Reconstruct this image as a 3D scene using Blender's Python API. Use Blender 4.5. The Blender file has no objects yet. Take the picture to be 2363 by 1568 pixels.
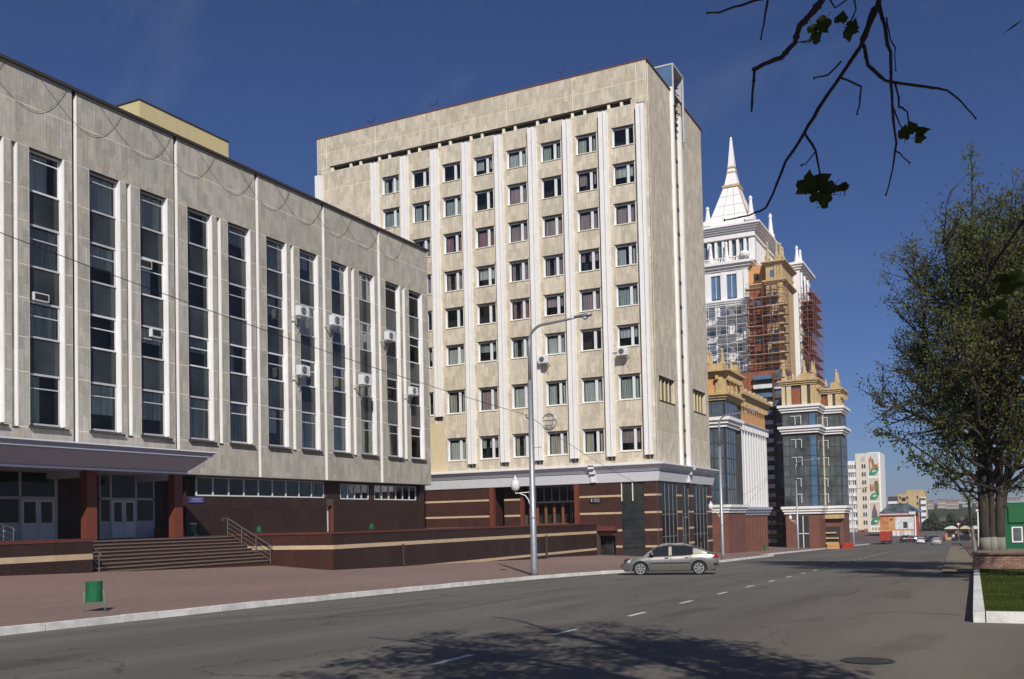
import bpy, bmesh, math, random
from mathutils import Vector, Matrix, noise
R = random.Random(7)
SC = bpy.context.scene
COL = SC.collection
rad = math.radians

# ------------------------------------------------------------------ camera, sky, sun, exposure
FW = Vector((0.9042, 0.4258, 0.0351)); YAW = 0.440200966; PITCH = 0.0350950; ROLL = -0.0238318532
cy_, sy_, cp_, sp_ = math.cos(YAW), math.sin(YAW), math.cos(PITCH), math.sin(PITCH)
FW = Vector((cy_*cp_, sy_*cp_, sp_)); RT = Vector((sy_, -cy_, 0)); UP = RT.cross(FW)
cr_, sr_ = math.cos(ROLL), math.sin(ROLL)
R2 = RT*cr_ + UP*sr_; U2 = -RT*sr_ + UP*cr_
cam = bpy.data.objects.new('camera', bpy.data.cameras.new('camera'))
COL.objects.link(cam)
cam.matrix_world = Matrix(((R2.x, U2.x, -FW.x, 0), (R2.y, U2.y, -FW.y, 0), (R2.z, U2.z, -FW.z, 0), (0, 0, 0, 1)))
cam.data.sensor_width = 36; cam.data.lens = 36*2152.134/2363
cam.data.shift_x = (1181.5-1277.77)/2363; cam.data.shift_y = (1124.5-784)/2363
cam.data.clip_start = 0.05; cam.data.clip_end = 6000
SC.camera = cam

LDIR = Vector((1.0, 0.70, -0.90)).normalized()
SUN_EL = math.asin(-LDIR.z); SUN_AZ = math.atan2(-LDIR.x, -LDIR.y)
world = bpy.data.worlds.new('World'); SC.world = world; world.use_nodes = True
nt = world.node_tree; nt.nodes.clear()
wo = nt.nodes.new('ShaderNodeOutputWorld'); bg = nt.nodes.new('ShaderNodeBackground')
sky = nt.nodes.new('ShaderNodeTexSky'); sky.sky_type = 'NISHITA'; sky.sun_disc = False
sky.sun_elevation = SUN_EL; sky.sun_rotation = SUN_AZ
sky.altitude = 1200; sky.air_density = 1.0; sky.dust_density = 0.35; sky.ozone_density = 2.6
bg.inputs['Strength'].default_value = 0.05
# thin cirrus wisps high on the left
tc = nt.nodes.new('ShaderNodeTexCoord'); mp = nt.nodes.new('ShaderNodeMapping')
mp.inputs['Rotation'].default_value = (0.3, 0.5, 0.9); mp.inputs['Scale'].default_value = (9, 1.6, 3.2)
nz = nt.nodes.new('ShaderNodeTexNoise'); nz.inputs['Scale'].default_value = 1.6; nz.inputs['Detail'].default_value = 7; nz.inputs['Roughness'].default_value = 0.62
rp = nt.nodes.new('ShaderNodeValToRGB'); rp.color_ramp.elements[0].position = 0.54; rp.color_ramp.elements[1].position = 0.86
rp.color_ramp.elements[0].color = (0, 0, 0, 1); rp.color_ramp.elements[1].color = (0.5, 0.5, 0.5, 1)
mx = nt.nodes.new('ShaderNodeMixRGB'); mx.blend_type = 'MIX'; mx.inputs['Color2'].default_value = (2.6, 3.4, 5.6, 1)
nt.links.new(tc.outputs['Generated'], mp.inputs['Vector']); nt.links.new(mp.outputs['Vector'], nz.inputs['Vector'])
nt.links.new(nz.outputs['Fac'], rp.inputs['Fac'])
ti = nt.nodes.new('ShaderNodeMixRGB'); ti.blend_type = 'MULTIPLY'; ti.inputs['Fac'].default_value = 1; ti.inputs['Color2'].default_value = (0.57, 0.76, 1.20, 1)
nt.links.new(sky.outputs['Color'], ti.inputs['Color1'])
nt.links.new(rp.outputs['Color'], mx.inputs['Fac']); nt.links.new(ti.outputs['Color'], mx.inputs['Color1'])
nt.links.new(mx.outputs['Color'], bg.inputs['Color']); nt.links.new(bg.outputs['Background'], wo.inputs['Surface'])

sl = bpy.data.lights.new('sun', 'SUN'); sl.energy = 4.75; sl.angle = rad(0.55); sl.color = (1.0, 0.945, 0.865)
sun = bpy.data.objects.new('sun', sl); COL.objects.link(sun)
sun.rotation_euler = LDIR.to_track_quat('-Z', 'Y').to_euler(); sun.location = (-30, -30, 60)
SC.view_settings.view_transform = 'Standard'; SC.view_settings.look = 'None'
SC.view_settings.exposure = 0.0; SC.view_settings.gamma = 1.0; SC.view_settings.use_curve_mapping = False
SC.cycles.max_bounces = 6; SC.cycles.transparent_max_bounces = 12

# ------------------------------------------------------------------ materials
def newmat(name):
    m = bpy.data.materials.new(name); m.use_nodes = True
    return m, m.node_tree, m.node_tree.nodes['Principled BSDF']
def mat(name, col, rough=0.7, metal=0.0, var=0.12, scale=1.5, bump=0.0, bscale=20, spec=0.5, stretch=(1, 1, 1), rnd=0.0, coat=0.0, streak=0.0, col2=None):
    """world-position noise over a base colour, optional bump, per-object variation and rain streaks"""
    m, t, b = newmat(name); N = t.nodes.new; L = t.links.new
    b.inputs['Roughness'].default_value = rough; b.inputs['Metallic'].default_value = metal
    b.inputs['Specular IOR Level'].default_value = spec
    if coat: b.inputs['Coat Weight'].default_value = coat; b.inputs['Coat Roughness'].default_value = 0.06
    ge = N('ShaderNodeNewGeometry'); mpn = N('ShaderNodeMapping'); mpn.inputs['Scale'].default_value = stretch
    L(ge.outputs['Position'], mpn.inputs['Vector'])
    n1 = N('ShaderNodeTexNoise'); n1.inputs['Scale'].default_value = scale; n1.inputs['Detail'].default_value = 6; n1.inputs['Roughness'].default_value = 0.65
    L(mpn.outputs['Vector'], n1.inputs['Vector'])
    r = N('ShaderNodeValToRGB'); r.color_ramp.elements[0].position = 0.3; r.color_ramp.elements[1].position = 0.72
    c2 = col2 or tuple(c*(1-var) for c in col)
    r.color_ramp.elements[0].color = (*c2, 1); r.color_ramp.elements[1].color = (*[min(1, c*(1+var)) for c in col], 1)
    L(n1.outputs['Fac'], r.inputs['Fac']); out = r.outputs['Color']
    if rnd:
        oi = N('ShaderNodeObjectInfo'); mr = N('ShaderNodeMapRange'); mr.inputs['To Min'].default_value = 1-rnd; mr.inputs['To Max'].default_value = 1+rnd
        L(oi.outputs['Random'], mr.inputs['Value']); mm = N('ShaderNodeMixRGB'); mm.blend_type = 'MULTIPLY'; mm.inputs['Fac'].default_value = 1
        L(out, mm.inputs['Color1']); L(mr.outputs['Result'], mm.inputs['Color2']); out = mm.outputs['Color']
    if streak:
        m2 = N('ShaderNodeMapping'); m2.inputs['Scale'].default_value = (3.5, 3.5, 0.28); L(ge.outputs['Position'], m2.inputs['Vector'])
        n2 = N('ShaderNodeTexNoise'); n2.inputs['Scale'].default_value = 1.3; n2.inputs['Detail'].default_value = 5; L(m2.outputs['Vector'], n2.inputs['Vector'])
        r2 = N('ShaderNodeMapRange'); r2.inputs['From Min'].default_value = 0.5; r2.inputs['From Max'].default_value = 0.75; r2.inputs['To Min'].default_value = 1; r2.inputs['To Max'].default_value = 1-streak
        L(n2.outputs['Fac'], r2.inputs['Value']); mm = N('ShaderNodeMixRGB'); mm.blend_type = 'MULTIPLY'; mm.inputs['Fac'].default_value = 1
        L(out, mm.inputs['Color1']); L(r2.outputs['Result'], mm.inputs['Color2']); out = mm.outputs['Color']
    L(out, b.inputs['Base Color'])
    if bump:
        n3 = N('ShaderNodeTexNoise'); n3.inputs['Scale'].default_value = bscale; n3.inputs['Detail'].default_value = 4; L(ge.outputs['Position'], n3.inputs['Vector'])
        bp = N('ShaderNodeBump'); bp.inputs['Strength'].default_value = bump; bp.inputs['Distance'].default_value = 0.02
        L(n3.outputs['Fac'], bp.inputs['Height']); L(bp.outputs['Normal'], b.inputs['Normal'])
    return m
def stone_mat(name, base, warm, cool, tw=0.16, th=0.42, amount=0.5, ochre=0.5):
    """facade slabs: small upright stone tiles of slightly different tone with warm stains; axes work on any upright wall"""
    m, t, b = newmat(name); N = t.nodes.new; L = t.links.new
    b.inputs['Roughness'].default_value = 0.85; b.inputs['Specular IOR Level'].default_value = 0.25
    ge = N('ShaderNodeNewGeometry'); sp = N('ShaderNodeSeparateXYZ'); L(ge.outputs['Position'], sp.inputs[0])
    ad = N('ShaderNodeMath'); ad.operation = 'ADD'; L(sp.outputs['X'], ad.inputs[0]); L(sp.outputs['Y'], ad.inputs[1])
    cb = N('ShaderNodeCombineXYZ'); L(sp.outputs['Z'], cb.inputs['X']); L(ad.outputs[0], cb.inputs['Y'])
    br = N('ShaderNodeTexBrick'); br.offset = 0.5; br.inputs['Scale'].default_value = 1; br.inputs['Brick Width'].default_value = th
    br.inputs['Row Height'].default_value = tw; br.inputs['Mortar Size'].default_value = 0.006; br.inputs['Bias'].default_value = 0
    br.inputs['Color1'].default_value = (*base, 1); br.inputs['Color2'].default_value = (*cool, 1); br.inputs['Mortar'].default_value = (*[c*0.72 for c in base], 1)
    L(cb.outputs[0], br.inputs['Vector'])
    n = N('ShaderNodeTexNoise'); n.inputs['Scale'].default_value = 0.9; n.inputs['Detail'].default_value = 6; n.inputs['Roughness'].default_value = 0.7
    mpn = N('ShaderNodeMapping'); mpn.inputs['Scale'].default_value = (3.2, 3.2, 1.0); L(ge.outputs['Position'], mpn.inputs['Vector']); L(mpn.outputs['Vector'], n.inputs['Vector'])
    r = N('ShaderNodeMapRange'); r.inputs['From Min'].default_value = 0.52; r.inputs['From Max'].default_value = 0.70; r.inputs['To Max'].default_value = ochre
    L(n.outputs['Fac'], r.inputs['Value'])
    mx1 = N('ShaderNodeMixRGB'); L(r.outputs['Result'], mx1.inputs['Fac']); L(br.outputs['Color'], mx1.inputs['Color1']); mx1.inputs['Color2'].default_value = (*warm, 1)
    # coarse stone tone per cell
    b2 = N('ShaderNodeTexBrick'); b2.offset = 0.37; b2.inputs['Scale'].default_value = 1; b2.inputs['Brick Width'].default_value = th*1.9; b2.inputs['Row Height'].default_value = tw*2.3; b2.inputs['Mortar Size'].default_value = 0.0
    b2.inputs['Color1'].default_value = (1-amount*0.20,)*3+(1,); b2.inputs['Color2'].default_value = (1+amount*0.12,)*3+(1,); L(cb.outputs[0], b2.inputs['Vector']); rr = b2
    n2 = N('ShaderNodeTexNoise'); n2.inputs['Scale'].default_value = 1.4; n2.inputs['Detail'].default_value = 8; n2.inputs['Roughness'].default_value = 0.75
    m4 = N('ShaderNodeMapping'); m4.inputs['Scale'].default_value = (5, 5, 0.5); L(ge.outputs['Position'], m4.inputs['Vector']); L(m4.outputs['Vector'], n2.inputs['Vector'])
    r4 = N('ShaderNodeMapRange'); r4.inputs['From Min'].default_value = 0.35; r4.inputs['From Max'].default_value = 0.7; r4.inputs['To Min'].default_value = 1.08; r4.inputs['To Max'].default_value = 0.74
    L(n2.outputs['Fac'], r4.inputs['Value'])
    mu = N('ShaderNodeMath'); mu.operation = 'MULTIPLY'; L(rr.outputs['Color'], mu.inputs[0]); L(r4.outputs['Result'], mu.inputs[1])
    oi = N('ShaderNodeObjectInfo'); mr = N('ShaderNodeMapRange'); mr.inputs['To Min'].default_value = 0.955; mr.inputs['To Max'].default_value = 1.045; L(oi.outputs['Random'], mr.inputs['Value'])
    mu2 = N('ShaderNodeMath'); mu2.operation = 'MULTIPLY'; L(mu.outputs[0], mu2.inputs[0]); L(mr.outputs['Result'], mu2.inputs[1])
    mm = N('ShaderNodeMixRGB'); mm.blend_type = 'MULTIPLY'; mm.inputs['Fac'].default_value = 1; L(mx1.outputs['Color'], mm.inputs['Color1']); L(mu2.outputs[0], mm.inputs['Color2'])
    L(mm.outputs['Color'], b.inputs['Base Color'])
    bp = N('ShaderNodeBump'); bp.inputs['Strength'].default_value = 0.5; bp.inputs['Distance'].default_value = 0.012; L(br.outputs['Fac'], bp.inputs['Height']); bp.invert = True
    L(bp.outputs['Normal'], b.inputs['Normal'])
    return m
def glass_mat(name, tint=(0.90, 0.93, 0.93), ior=1.32, refl=(1, 1, 1), rough=0.015):
    m = bpy.data.materials.new(name); m.use_nodes = True; t = m.node_tree; t.nodes.clear(); N = t.nodes.new; L = t.links.new
    o = N('ShaderNodeOutputMaterial'); tr = N('ShaderNodeBsdfTransparent'); gl = N('ShaderNodeBsdfGlossy'); mxs = N('ShaderNodeMixShader'); fr = N('ShaderNodeFresnel')
    tr.inputs['Color'].default_value = (*tint, 1); gl.inputs['Color'].default_value = (*refl, 1); gl.inputs['Roughness'].default_value = rough; fr.inputs['IOR'].default_value = ior
    L(fr.outputs[0], mxs.inputs[0]); L(tr.outputs[0], mxs.inputs[1]); L(gl.outputs[0], mxs.inputs[2]); L(mxs.outputs[0], o.inputs[0])
    return m
def mirror_glass(name, base, rough=0.03, rnd=0.25, ior=1.6, metal=0.0):
    m, t, b = newmat(name); N = t.nodes.new; L = t.links.new
    b.inputs['Roughness'].default_value = rough; b.inputs['IOR'].default_value = ior; b.inputs['Metallic'].default_value = metal
    oi = N('ShaderNodeObjectInfo'); ge = N('ShaderNodeNewGeometry'); n = N('ShaderNodeTexNoise'); n.inputs['Scale'].default_value = 0.5
    L(ge.outputs['Position'], n.inputs['Vector'])
    mr = N('ShaderNodeMapRange'); mr.inputs['From Min'].default_value = 0.3; mr.inputs['From Max'].default_value = 0.7; mr.inputs['To Min'].default_value = 1-rnd; mr.inputs['To Max'].default_value = 1+rnd; L(n.outputs['Fac'], mr.inputs['Value'])
    mm = N('ShaderNodeMixRGB'); mm.blend_type = 'MULTIPLY'; mm.inputs['Fac'].default_value = 1; mm.inputs['Color1'].default_value = (*base, 1); L(mr.outputs['Result'], mm.inputs['Color2'])
    L(mm.outputs['Color'], b.inputs['Base Color']); return m

M = {}
M['stoneA'] = stone_mat('pale_limestone_slabs', (0.475, 0.45, 0.385), (0.48, 0.36, 0.22), (0.41, 0.398, 0.36), amount=0.8)
M['stoneT'] = stone_mat('warm_limestone_slabs', (0.645, 0.575, 0.45), (0.52, 0.40, 0.23), (0.565, 0.515, 0.415), amount=0.8)
M['joint'] = mat('cream_joint_mortar', (0.80, 0.74, 0.60), 0.9)
M['white'] = mat('white_paint', (0.80, 0.79, 0.77), 0.6, var=0.05, streak=0.10)
M['whiteM'] = mat('white_sheet_metal', (0.72, 0.74, 0.78), 0.38, var=0.04, streak=0.10, spec=0.6)
M['greyM'] = mat('grey_lilac_canopy_metal', (0.42, 0.44, 0.50), 0.35, var=0.04, spec=0.6)
M['frame'] = mat('white_window_frame', (0.66, 0.68, 0.69), 0.45, var=0.05)
M['frameG'] = mat('grey_window_frame', (0.46, 0.47, 0.49), 0.5, var=0.08)
M['granite'] = mat('dark_red_granite', (0.060, 0.027, 0.021), 0.45, var=0.22, scale=6, rnd=0.10, bump=0.0, spec=0.3, col2=(0.043, 0.022, 0.018))
M['granite2'] = mat('dark_plum_granite', (0.040, 0.0225, 0.0195), 0.5, var=0.2, scale=6, rnd=0.10, spec=0.3)
M['graniteR'] = mat('red_granite_pillar', (0.15, 0.042, 0.026), 0.45, var=0.12, scale=5)
M['gjoint'] = mat('granite_joint', (0.085, 0.055, 0.045), 0.8)
M['beige'] = mat('beige_stone_stripe', (0.52, 0.39, 0.25), 0.6, var=0.10, scale=2, rnd=0.06)
M['coping'] = mat('red_coping', (0.12, 0.036, 0.028), 0.5)
M['roofdark'] = mat('dark_roof_edge', (0.035, 0.028, 0.025), 0.8)
M['roofred'] = mat('rusty_red_roof_edge', (0.16, 0.05, 0.035), 0.7)
M['roof'] = mat('grey_roof_felt', (0.09, 0.09, 0.09), 0.95)
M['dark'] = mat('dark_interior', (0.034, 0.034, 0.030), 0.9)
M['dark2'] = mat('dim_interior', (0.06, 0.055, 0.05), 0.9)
M['glass'] = glass_mat('window_glass')
M['glassD'] = glass_mat('dark_window_glass', (0.93, 0.95, 0.93), 1.22)
M['spandrel'] = mirror_glass('dark_spandrel_glass', (0.030, 0.036, 0.036), 0.05, rnd=0.5, ior=1.5)
M['glassB'] = mirror_glass('blue_curtain_wall_glass', (0.085, 0.12, 0.155), 0.05, 0.4, 1.9)
M['glassBB'] = mirror_glass('bright_blue_glass', (0.09, 0.17, 0.28), 0.05, 0.2, 2.0)
M['glassK'] = mirror_glass('smoky_curtain_wall_glass', (0.085, 0.10, 0.105), 0.06, 0.6, 1.8)
M['yellow'] = mat('pale_yellow_plaster', (0.55, 0.47, 0.25), 0.9, var=0.05, streak=0.06)
M['cream'] = mat('cream_plaster', (0.60, 0.50, 0.32), 0.9, var=0.05)
M['palecream'] = mat('pale_cream_plaster', (0.66, 0.60, 0.49), 0.9, var=0.05)
M['ochre'] = mat('ochre_plaster', (0.50, 0.37, 0.19), 0.9, var=0.18, streak=0.3)
M['olive'] = mat('olive_render', (0.22, 0.18, 0.10), 0.9, var=0.2)
M['orange'] = mat('orange_plaster', (0.58, 0.30, 0.12), 0.9, var=0.12, streak=0.12)
M['brick'] = mat('raw_red_brickwork', (0.27, 0.085, 0.04), 0.9, var=0.35, scale=2.5)
M['redbrown'] = mat('reddish_brown_stone', (0.17, 0.068, 0.045), 0.6, var=0.2, streak=0.15)
M['tread'] = mat('worn_step_tread', (0.15, 0.115, 0.095), 0.8, var=0.15, scale=3)
M['plank'] = mat('scaffold_planks', (0.50, 0.36, 0.20), 0.9, var=0.4, scale=3)
M['net'] = mat('white_scaffold_boards', (0.66, 0.66, 0.66), 0.9, var=0.25, scale=1.2)
M['rope'] = mat('grey_garland_cable', (0.12, 0.11, 0.10), 0.8)
M['pole'] = mat('rusty_scaffold_tube', (0.20, 0.075, 0.05), 0.7, var=0.3)
M['asphalt'] = None
M['lamp'] = mat('galvanised_steel', (0.33, 0.35, 0.38), 0.45, metal=0.55, var=0.12, scale=6)
M['globe'] = mat('white_glass_globe', (0.66, 0.66, 0.65), 0.25, var=0.02)
M['green'] = mat('green_enamel', (0.010, 0.115, 0.048), 0.4, var=0.25, scale=5)
M['steel'] = mat('stainless_steel', (0.50, 0.49, 0.48), 0.3, metal=0.9, var=0.05)
M['shopframe'] = mat('dull_metal_shop_frame', (0.16, 0.17, 0.17), 0.5)
M['black'] = mat('black_plastic', (0.018, 0.018, 0.018), 0.5)
M['rubber'] = mat('tyre_rubber', (0.02, 0.02, 0.021), 0.85)
M['alloy'] = mat('alloy_wheel', (0.62, 0.62, 0.62), 0.3, metal=0.7, var=0.03)
M['carpaint'] = mat('champagne_silver_paint', (0.37, 0.345, 0.30), 0.28, metal=0.85, var=0.02, coat=1.0)
M['carwhite'] = mat('white_car_paint', (0.72, 0.72, 0.72), 0.3, var=0.02, coat=1.0)
M['carsilver'] = mat('light_grey_car_paint', (0.5, 0.5, 0.5), 0.3, metal=0.3, var=0.02, coat=1.0)
M['carblack'] = mat('black_car_paint', (0.018, 0.018, 0.02), 0.25, var=0.02, coat=1.0)
M['carglass'] = mirror_glass('car_window_glass', (0.018, 0.02, 0.022), 0.03, 0.1)
M['lens'] = mirror_glass('clear_lamp_lens', (0.5, 0.5, 0.5), 0.1, 0.1)
M['redlens'] = mat('red_lamp_lens', (0.30, 0.012, 0.01), 0.2, var=0.05)
M['truckred'] = mat('red_tarpaulin', (0.36, 0.035, 0.02), 0.6, var=0.15)
M['bark'] = mat('grey_brown_bark', (0.045, 0.035, 0.028), 0.95, var=0.45, scale=9, bump=0.8, bscale=14, stretch=(1, 1, 0.3))
M['lime'] = mat('whitewashed_bark', (0.20, 0.19, 0.165), 0.95, var=0.35, scale=7, bump=0.6, bscale=14, stretch=(1, 1, 0.35))
M['twig'] = mat('dark_twig_bark', (0.035, 0.024, 0.018), 0.9, var=0.3, scale=40)
M['kerbwhite'] = mat('whitewashed_kerb', (0.66, 0.65, 0.62), 0.85, var=0.22, scale=2.2, bump=0.5, bscale=12, rnd=0.07)
M['stripdark'] = mat('dark_strip', (0.030, 0.029, 0.028), 0.8)
M['dirt'] = mat('bare_verge_earth', (0.20, 0.165, 0.105), 0.98, var=0.3, scale=3, bump=0.4)
M['plaque'] = mat('blue_plaque', (0.045, 0.05, 0.20), 0.4)
M['text'] = mat('pale_lettering', (0.35, 0.36, 0.5), 0.6)
M['silver_text'] = mat('silver_lettering', (0.5, 0.5, 0.5), 0.5)
M['wood'] = mat('varnished_wood', (0.20, 0.085, 0.04), 0.45, var=0.2, scale=5)
M['skin'] = mat('skin', (0.48, 0.30, 0.22), 0.6); M['cloth_red'] = mat('red_cloth', (0.4, 0.03, 0.03), 0.9); M['cloth_dark'] = mat('dark_cloth', (0.03, 0.03, 0.04), 0.9)
M['hair'] = mat('dark_hair', (0.02, 0.014, 0.01), 0.8)
def leaf_mat(name, c1, c2, trans=0.45):
    m = bpy.data.materials.new(name); m.use_nodes = True; t = m.node_tree; t.nodes.clear(); N = t.nodes.new; L = t.links.new
    o = N('ShaderNodeOutputMaterial'); d = N('ShaderNodeBsdfDiffuse'); tr = N('ShaderNodeBsdfTranslucent'); mxs = N('ShaderNodeMixShader'); mxs.inputs[0].default_value = trans
    ge = N('ShaderNodeNewGeometry'); n = N('ShaderNodeTexNoise'); n.inputs['Scale'].default_value = 1.1; n.inputs['Detail'].default_value = 5
    L(ge.outputs['Position'], n.inputs['Vector'])
    r = N('ShaderNodeValToRGB'); r.color_ramp.elements[0].color = (*c1, 1); r.color_ramp.elements[1].color = (*c2, 1); r.color_ramp.elements[0].position = 0.35; r.color_ramp.elements[1].position = 0.65
    L(n.outputs['Fac'], r.inputs['Fac']); L(r.outputs[0], d.inputs[0]); L(r.outputs[0], tr.inputs[0])
    L(d.outputs[0], mxs.inputs[1]); L(tr.outputs[0], mxs.inputs[2]); L(mxs.outputs[0], o.inputs[0]); return m
M['leaf'] = leaf_mat('spring_leaves', (0.085, 0.105, 0.028), (0.180, 0.215, 0.060), 0.5)
M['leafdark'] = leaf_mat('dark_leaves', (0.025, 0.035, 0.011), (0.055, 0.07, 0.02), 0.25)
M['leaffar'] = leaf_mat('far_tree_leaves', (0.045, 0.058, 0.032), (0.085, 0.10, 0.05), 0.2)
M['grass'] = leaf_mat('mown_grass', (0.050, 0.072, 0.016), (0.085, 0.105, 0.028), 0.3)
def curtain_mat(name, col):
    m, t, b = newmat(name); N = t.nodes.new; L = t.links.new; b.inputs['Roughness'].default_value = 0.95
    ge = N('ShaderNodeNewGeometry'); mpn = N('ShaderNodeMapping'); mpn.inputs['Scale'].default_value = (9, 9, 0.3); L(ge.outputs['Position'], mpn.inputs['Vector'])
    n = N('ShaderNodeTexNoise'); n.inputs['Scale'].default_value = 1.0; n.inputs['Detail'].default_value = 3; L(mpn.outputs['Vector'], n.inputs['Vector'])
    r = N('ShaderNodeValToRGB'); r.color_ramp.elements[0].position = 0.35; r.color_ramp.elements[1].position = 0.65
    r.color_ramp.elements[0].color = (*[c*0.55 for c in col], 1); r.color_ramp.elements[1].color = (*col, 1); L(n.outputs['Fac'], r.inputs['Fac']); L(r.outputs[0], b.inputs['Base Color']); return m
M['cur_pink'] = curtain_mat('mauve_curtain', (0.50, 0.37, 0.38)); M['cur_rose'] = curtain_mat('rose_curtain', (0.46, 0.23, 0.26))
M['cur_white'] = curtain_mat('white_net_curtain', (0.66, 0.67, 0.64)); M['cur_grey'] = curtain_mat('grey_green_blind', (0.47, 0.52, 0.49))
M['cur_net'] = curtain_mat('dusky_net_curtain', (0.40, 0.42, 0.41))
M['cur_cream'] = curtain_mat('cream_curtain', (0.62, 0.56, 0.46))

def ground_mat(name, base, dark, kind):
    m, t, b = newmat(name); N = t.nodes.new; L = t.links.new; b.inputs['Roughness'].default_value = 0.92; b.inputs['Specular IOR Level'].default_value = 0.3
    ge = N('ShaderNodeNewGeometry')
    n = N('ShaderNodeTexNoise'); n.inputs['Scale'].default_value = 0.16; n.inputs['Detail'].default_value = 9; n.inputs['Roughness'].default_value = 0.62
    mpn = N('ShaderNodeMapping'); mpn.inputs['Scale'].default_value = (0.35, 1.2, 1); mpn.inputs['Rotation'].default_value = (0, 0, -0.035)
    L(ge.outputs['Position'], mpn.inputs['Vector']); L(mpn.outputs['Vector'], n.inputs['Vector'])
    r = N('ShaderNodeValToRGB'); r.color_ramp.elements[0].position = 0.32; r.color_ramp.elements[1].position = 0.68
    r.color_ramp.elements[0].color = (*dark, 1); r.color_ramp.elements[1].color = (*base, 1); L(n.outputs['Fac'], r.inputs['Fac'])
    n2 = N('ShaderNodeTexNoise'); n2.inputs['Scale'].default_value = 45; n2.inputs['Detail'].default_value = 3; L(ge.outputs['Position'], n2.inputs['Vector'])
    r2 = N('ShaderNodeMapRange'); r2.inputs['From Min'].default_value = 0.3; r2.inputs['From Max'].default_value = 0.7; r2.inputs['To Min'].default_value = 0.78; r2.inputs['To Max'].default_value = 1.22; L(n2.outputs['Fac'], r2.inputs['Value'])
    mm = N('ShaderNodeMixRGB'); mm.blend_type = 'MULTIPLY'; mm.inputs['Fac'].default_value = 1; L(r.outputs[0], mm.inputs['Color1']); L(r2.outputs[0], mm.inputs['Color2']); out = mm.outputs[0]
    bp = N('ShaderNodeBump'); bp.inputs['Strength'].default_value = 0.4; bp.inputs['Distance'].default_value = 0.01
    if kind == 'asphalt':   # old dark patches
        vo = N('ShaderNodeTexNoise'); vo.inputs['Scale'].default_value = 0.55; vo.inputs['Detail'].default_value = 2
        m5 = N('ShaderNodeMapping'); m5.inputs['Scale'].default_value = (0.25, 1.6, 1); m5.inputs['Location'].default_value = (3, 1, 0); L(ge.outputs['Position'], m5.inputs['Vector']); L(m5.outputs['Vector'], vo.inputs['Vector'])
        r5 = N('ShaderNodeMapRange'); r5.inputs['From Min'].default_value = 0.60; r5.inputs['From Max'].default_value = 0.66; r5.inputs['To Min'].default_value = 1; r5.inputs['To Max'].default_value = 0.76; L(vo.outputs['Fac'], r5.inputs['Value'])
        m6 = N('ShaderNodeMixRGB'); m6.blend_type = 'MULTIPLY'; m6.inputs['Fac'].default_value = 1; L(out, m6.inputs['Color1']); L(r5.outputs[0], m6.inputs['Color2']); out = m6.outputs[0]
        # tyre-polished lanes and fine cracks
        m7 = N('ShaderNodeMapping'); m7.inputs['Scale'].default_value = (0.02, 0.75, 1); m7.inputs['Rotation'].default_value = (0, 0, -0.037); L(ge.outputs['Position'], m7.inputs['Vector'])
        n7 = N('ShaderNodeTexNoise'); n7.inputs['Scale'].default_value = 1.0; n7.inputs['Detail'].default_value = 4; L(m7.outputs['Vector'], n7.inputs['Vector'])
        r7 = N('ShaderNodeMapRange'); r7.inputs['From Min'].default_value = 0.35; r7.inputs['From Max'].default_value = 0.65; r7.inputs['To Min'].default_value = 0.86; r7.inputs['To Max'].default_value = 1.12; L(n7.outputs['Fac'], r7.inputs['Value'])
        m8 = N('ShaderNodeMixRGB'); m8.blend_type = 'MULTIPLY'; m8.inputs['Fac'].default_value = 1; L(out, m8.inputs['Color1']); L(r7.outputs[0], m8.inputs['Color2']); out = m8.outputs[0]
        n9 = N('ShaderNodeTexNoise'); n9.inputs['Scale'].default_value = 0.8; n9.inputs['Detail'].default_value = 6; L(ge.outputs['Position'], n9.inputs['Vector'])
        va = N('ShaderNodeVectorMath'); va.operation = 'MULTIPLY_ADD'; va.inputs[1].default_value = (1.6, 1.6, 0); L(n9.outputs['Color'], va.inputs[0]); L(ge.outputs['Position'], va.inputs[2])
        m9 = N('ShaderNodeMapping'); m9.inputs['Scale'].default_value = (0.21, 0.42, 0.0001); L(va.outputs[0], m9.inputs['Vector'])
        v9 = N('ShaderNodeTexVoronoi'); v9.feature = 'DISTANCE_TO_EDGE'; v9.inputs['Scale'].default_value = 1; L(m9.outputs['Vector'], v9.inputs['Vector'])
        r9 = N('ShaderNodeMapRange'); r9.inputs['From Min'].default_value = 0.0; r9.inputs['From Max'].default_value = 0.007; r9.inputs['To Min'].default_value = 0.5; r9.inputs['To Max'].default_value = 1.0; L(v9.outputs['Distance'], r9.inputs['Value'])
        m10 = N('ShaderNodeMixRGB'); m10.blend_type = 'MULTIPLY'; m10.inputs['Fac'].default_value = 1; L(out, m10.inputs['Color1']); L(r9.outputs[0], m10.inputs['Color2']); out = m10.outputs[0]
        sy = N('ShaderNodeSeparateXYZ'); L(ge.outputs['Position'], sy.inputs[0]); ry = N('ShaderNodeMapRange'); ry.inputs['From Min'].default_value = 5.5; ry.inputs['From Max'].default_value = 0.5; ry.inputs['To Max'].default_value = 0.75; L(sy.outputs['Y'], ry.inputs['Value'])
        md = N('ShaderNodeMath'); md.operation = 'MULTIPLY'; L(ry.outputs[0], md.inputs[0]); L(n9.outputs['Fac'], md.inputs[1])
        m11 = N('ShaderNodeMixRGB'); L(md.outputs[0], m11.inputs['Fac']); L(out, m11.inputs['Color1']); m11.inputs['Color2'].default_value = (0.21, 0.165, 0.115, 1); out = m11.outputs[0]
        L(n2.outputs['Fac'], bp.inputs['Height'])
    else:                   # small concrete pavers
        br = N('ShaderNodeTexBrick'); br.inputs['Scale'].default_value = 1; br.inputs['Brick Width'].default_value = 0.2; br.inputs['Row Height'].default_value = 0.1; br.inputs['Mortar Size'].default_value = 0.006
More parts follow.
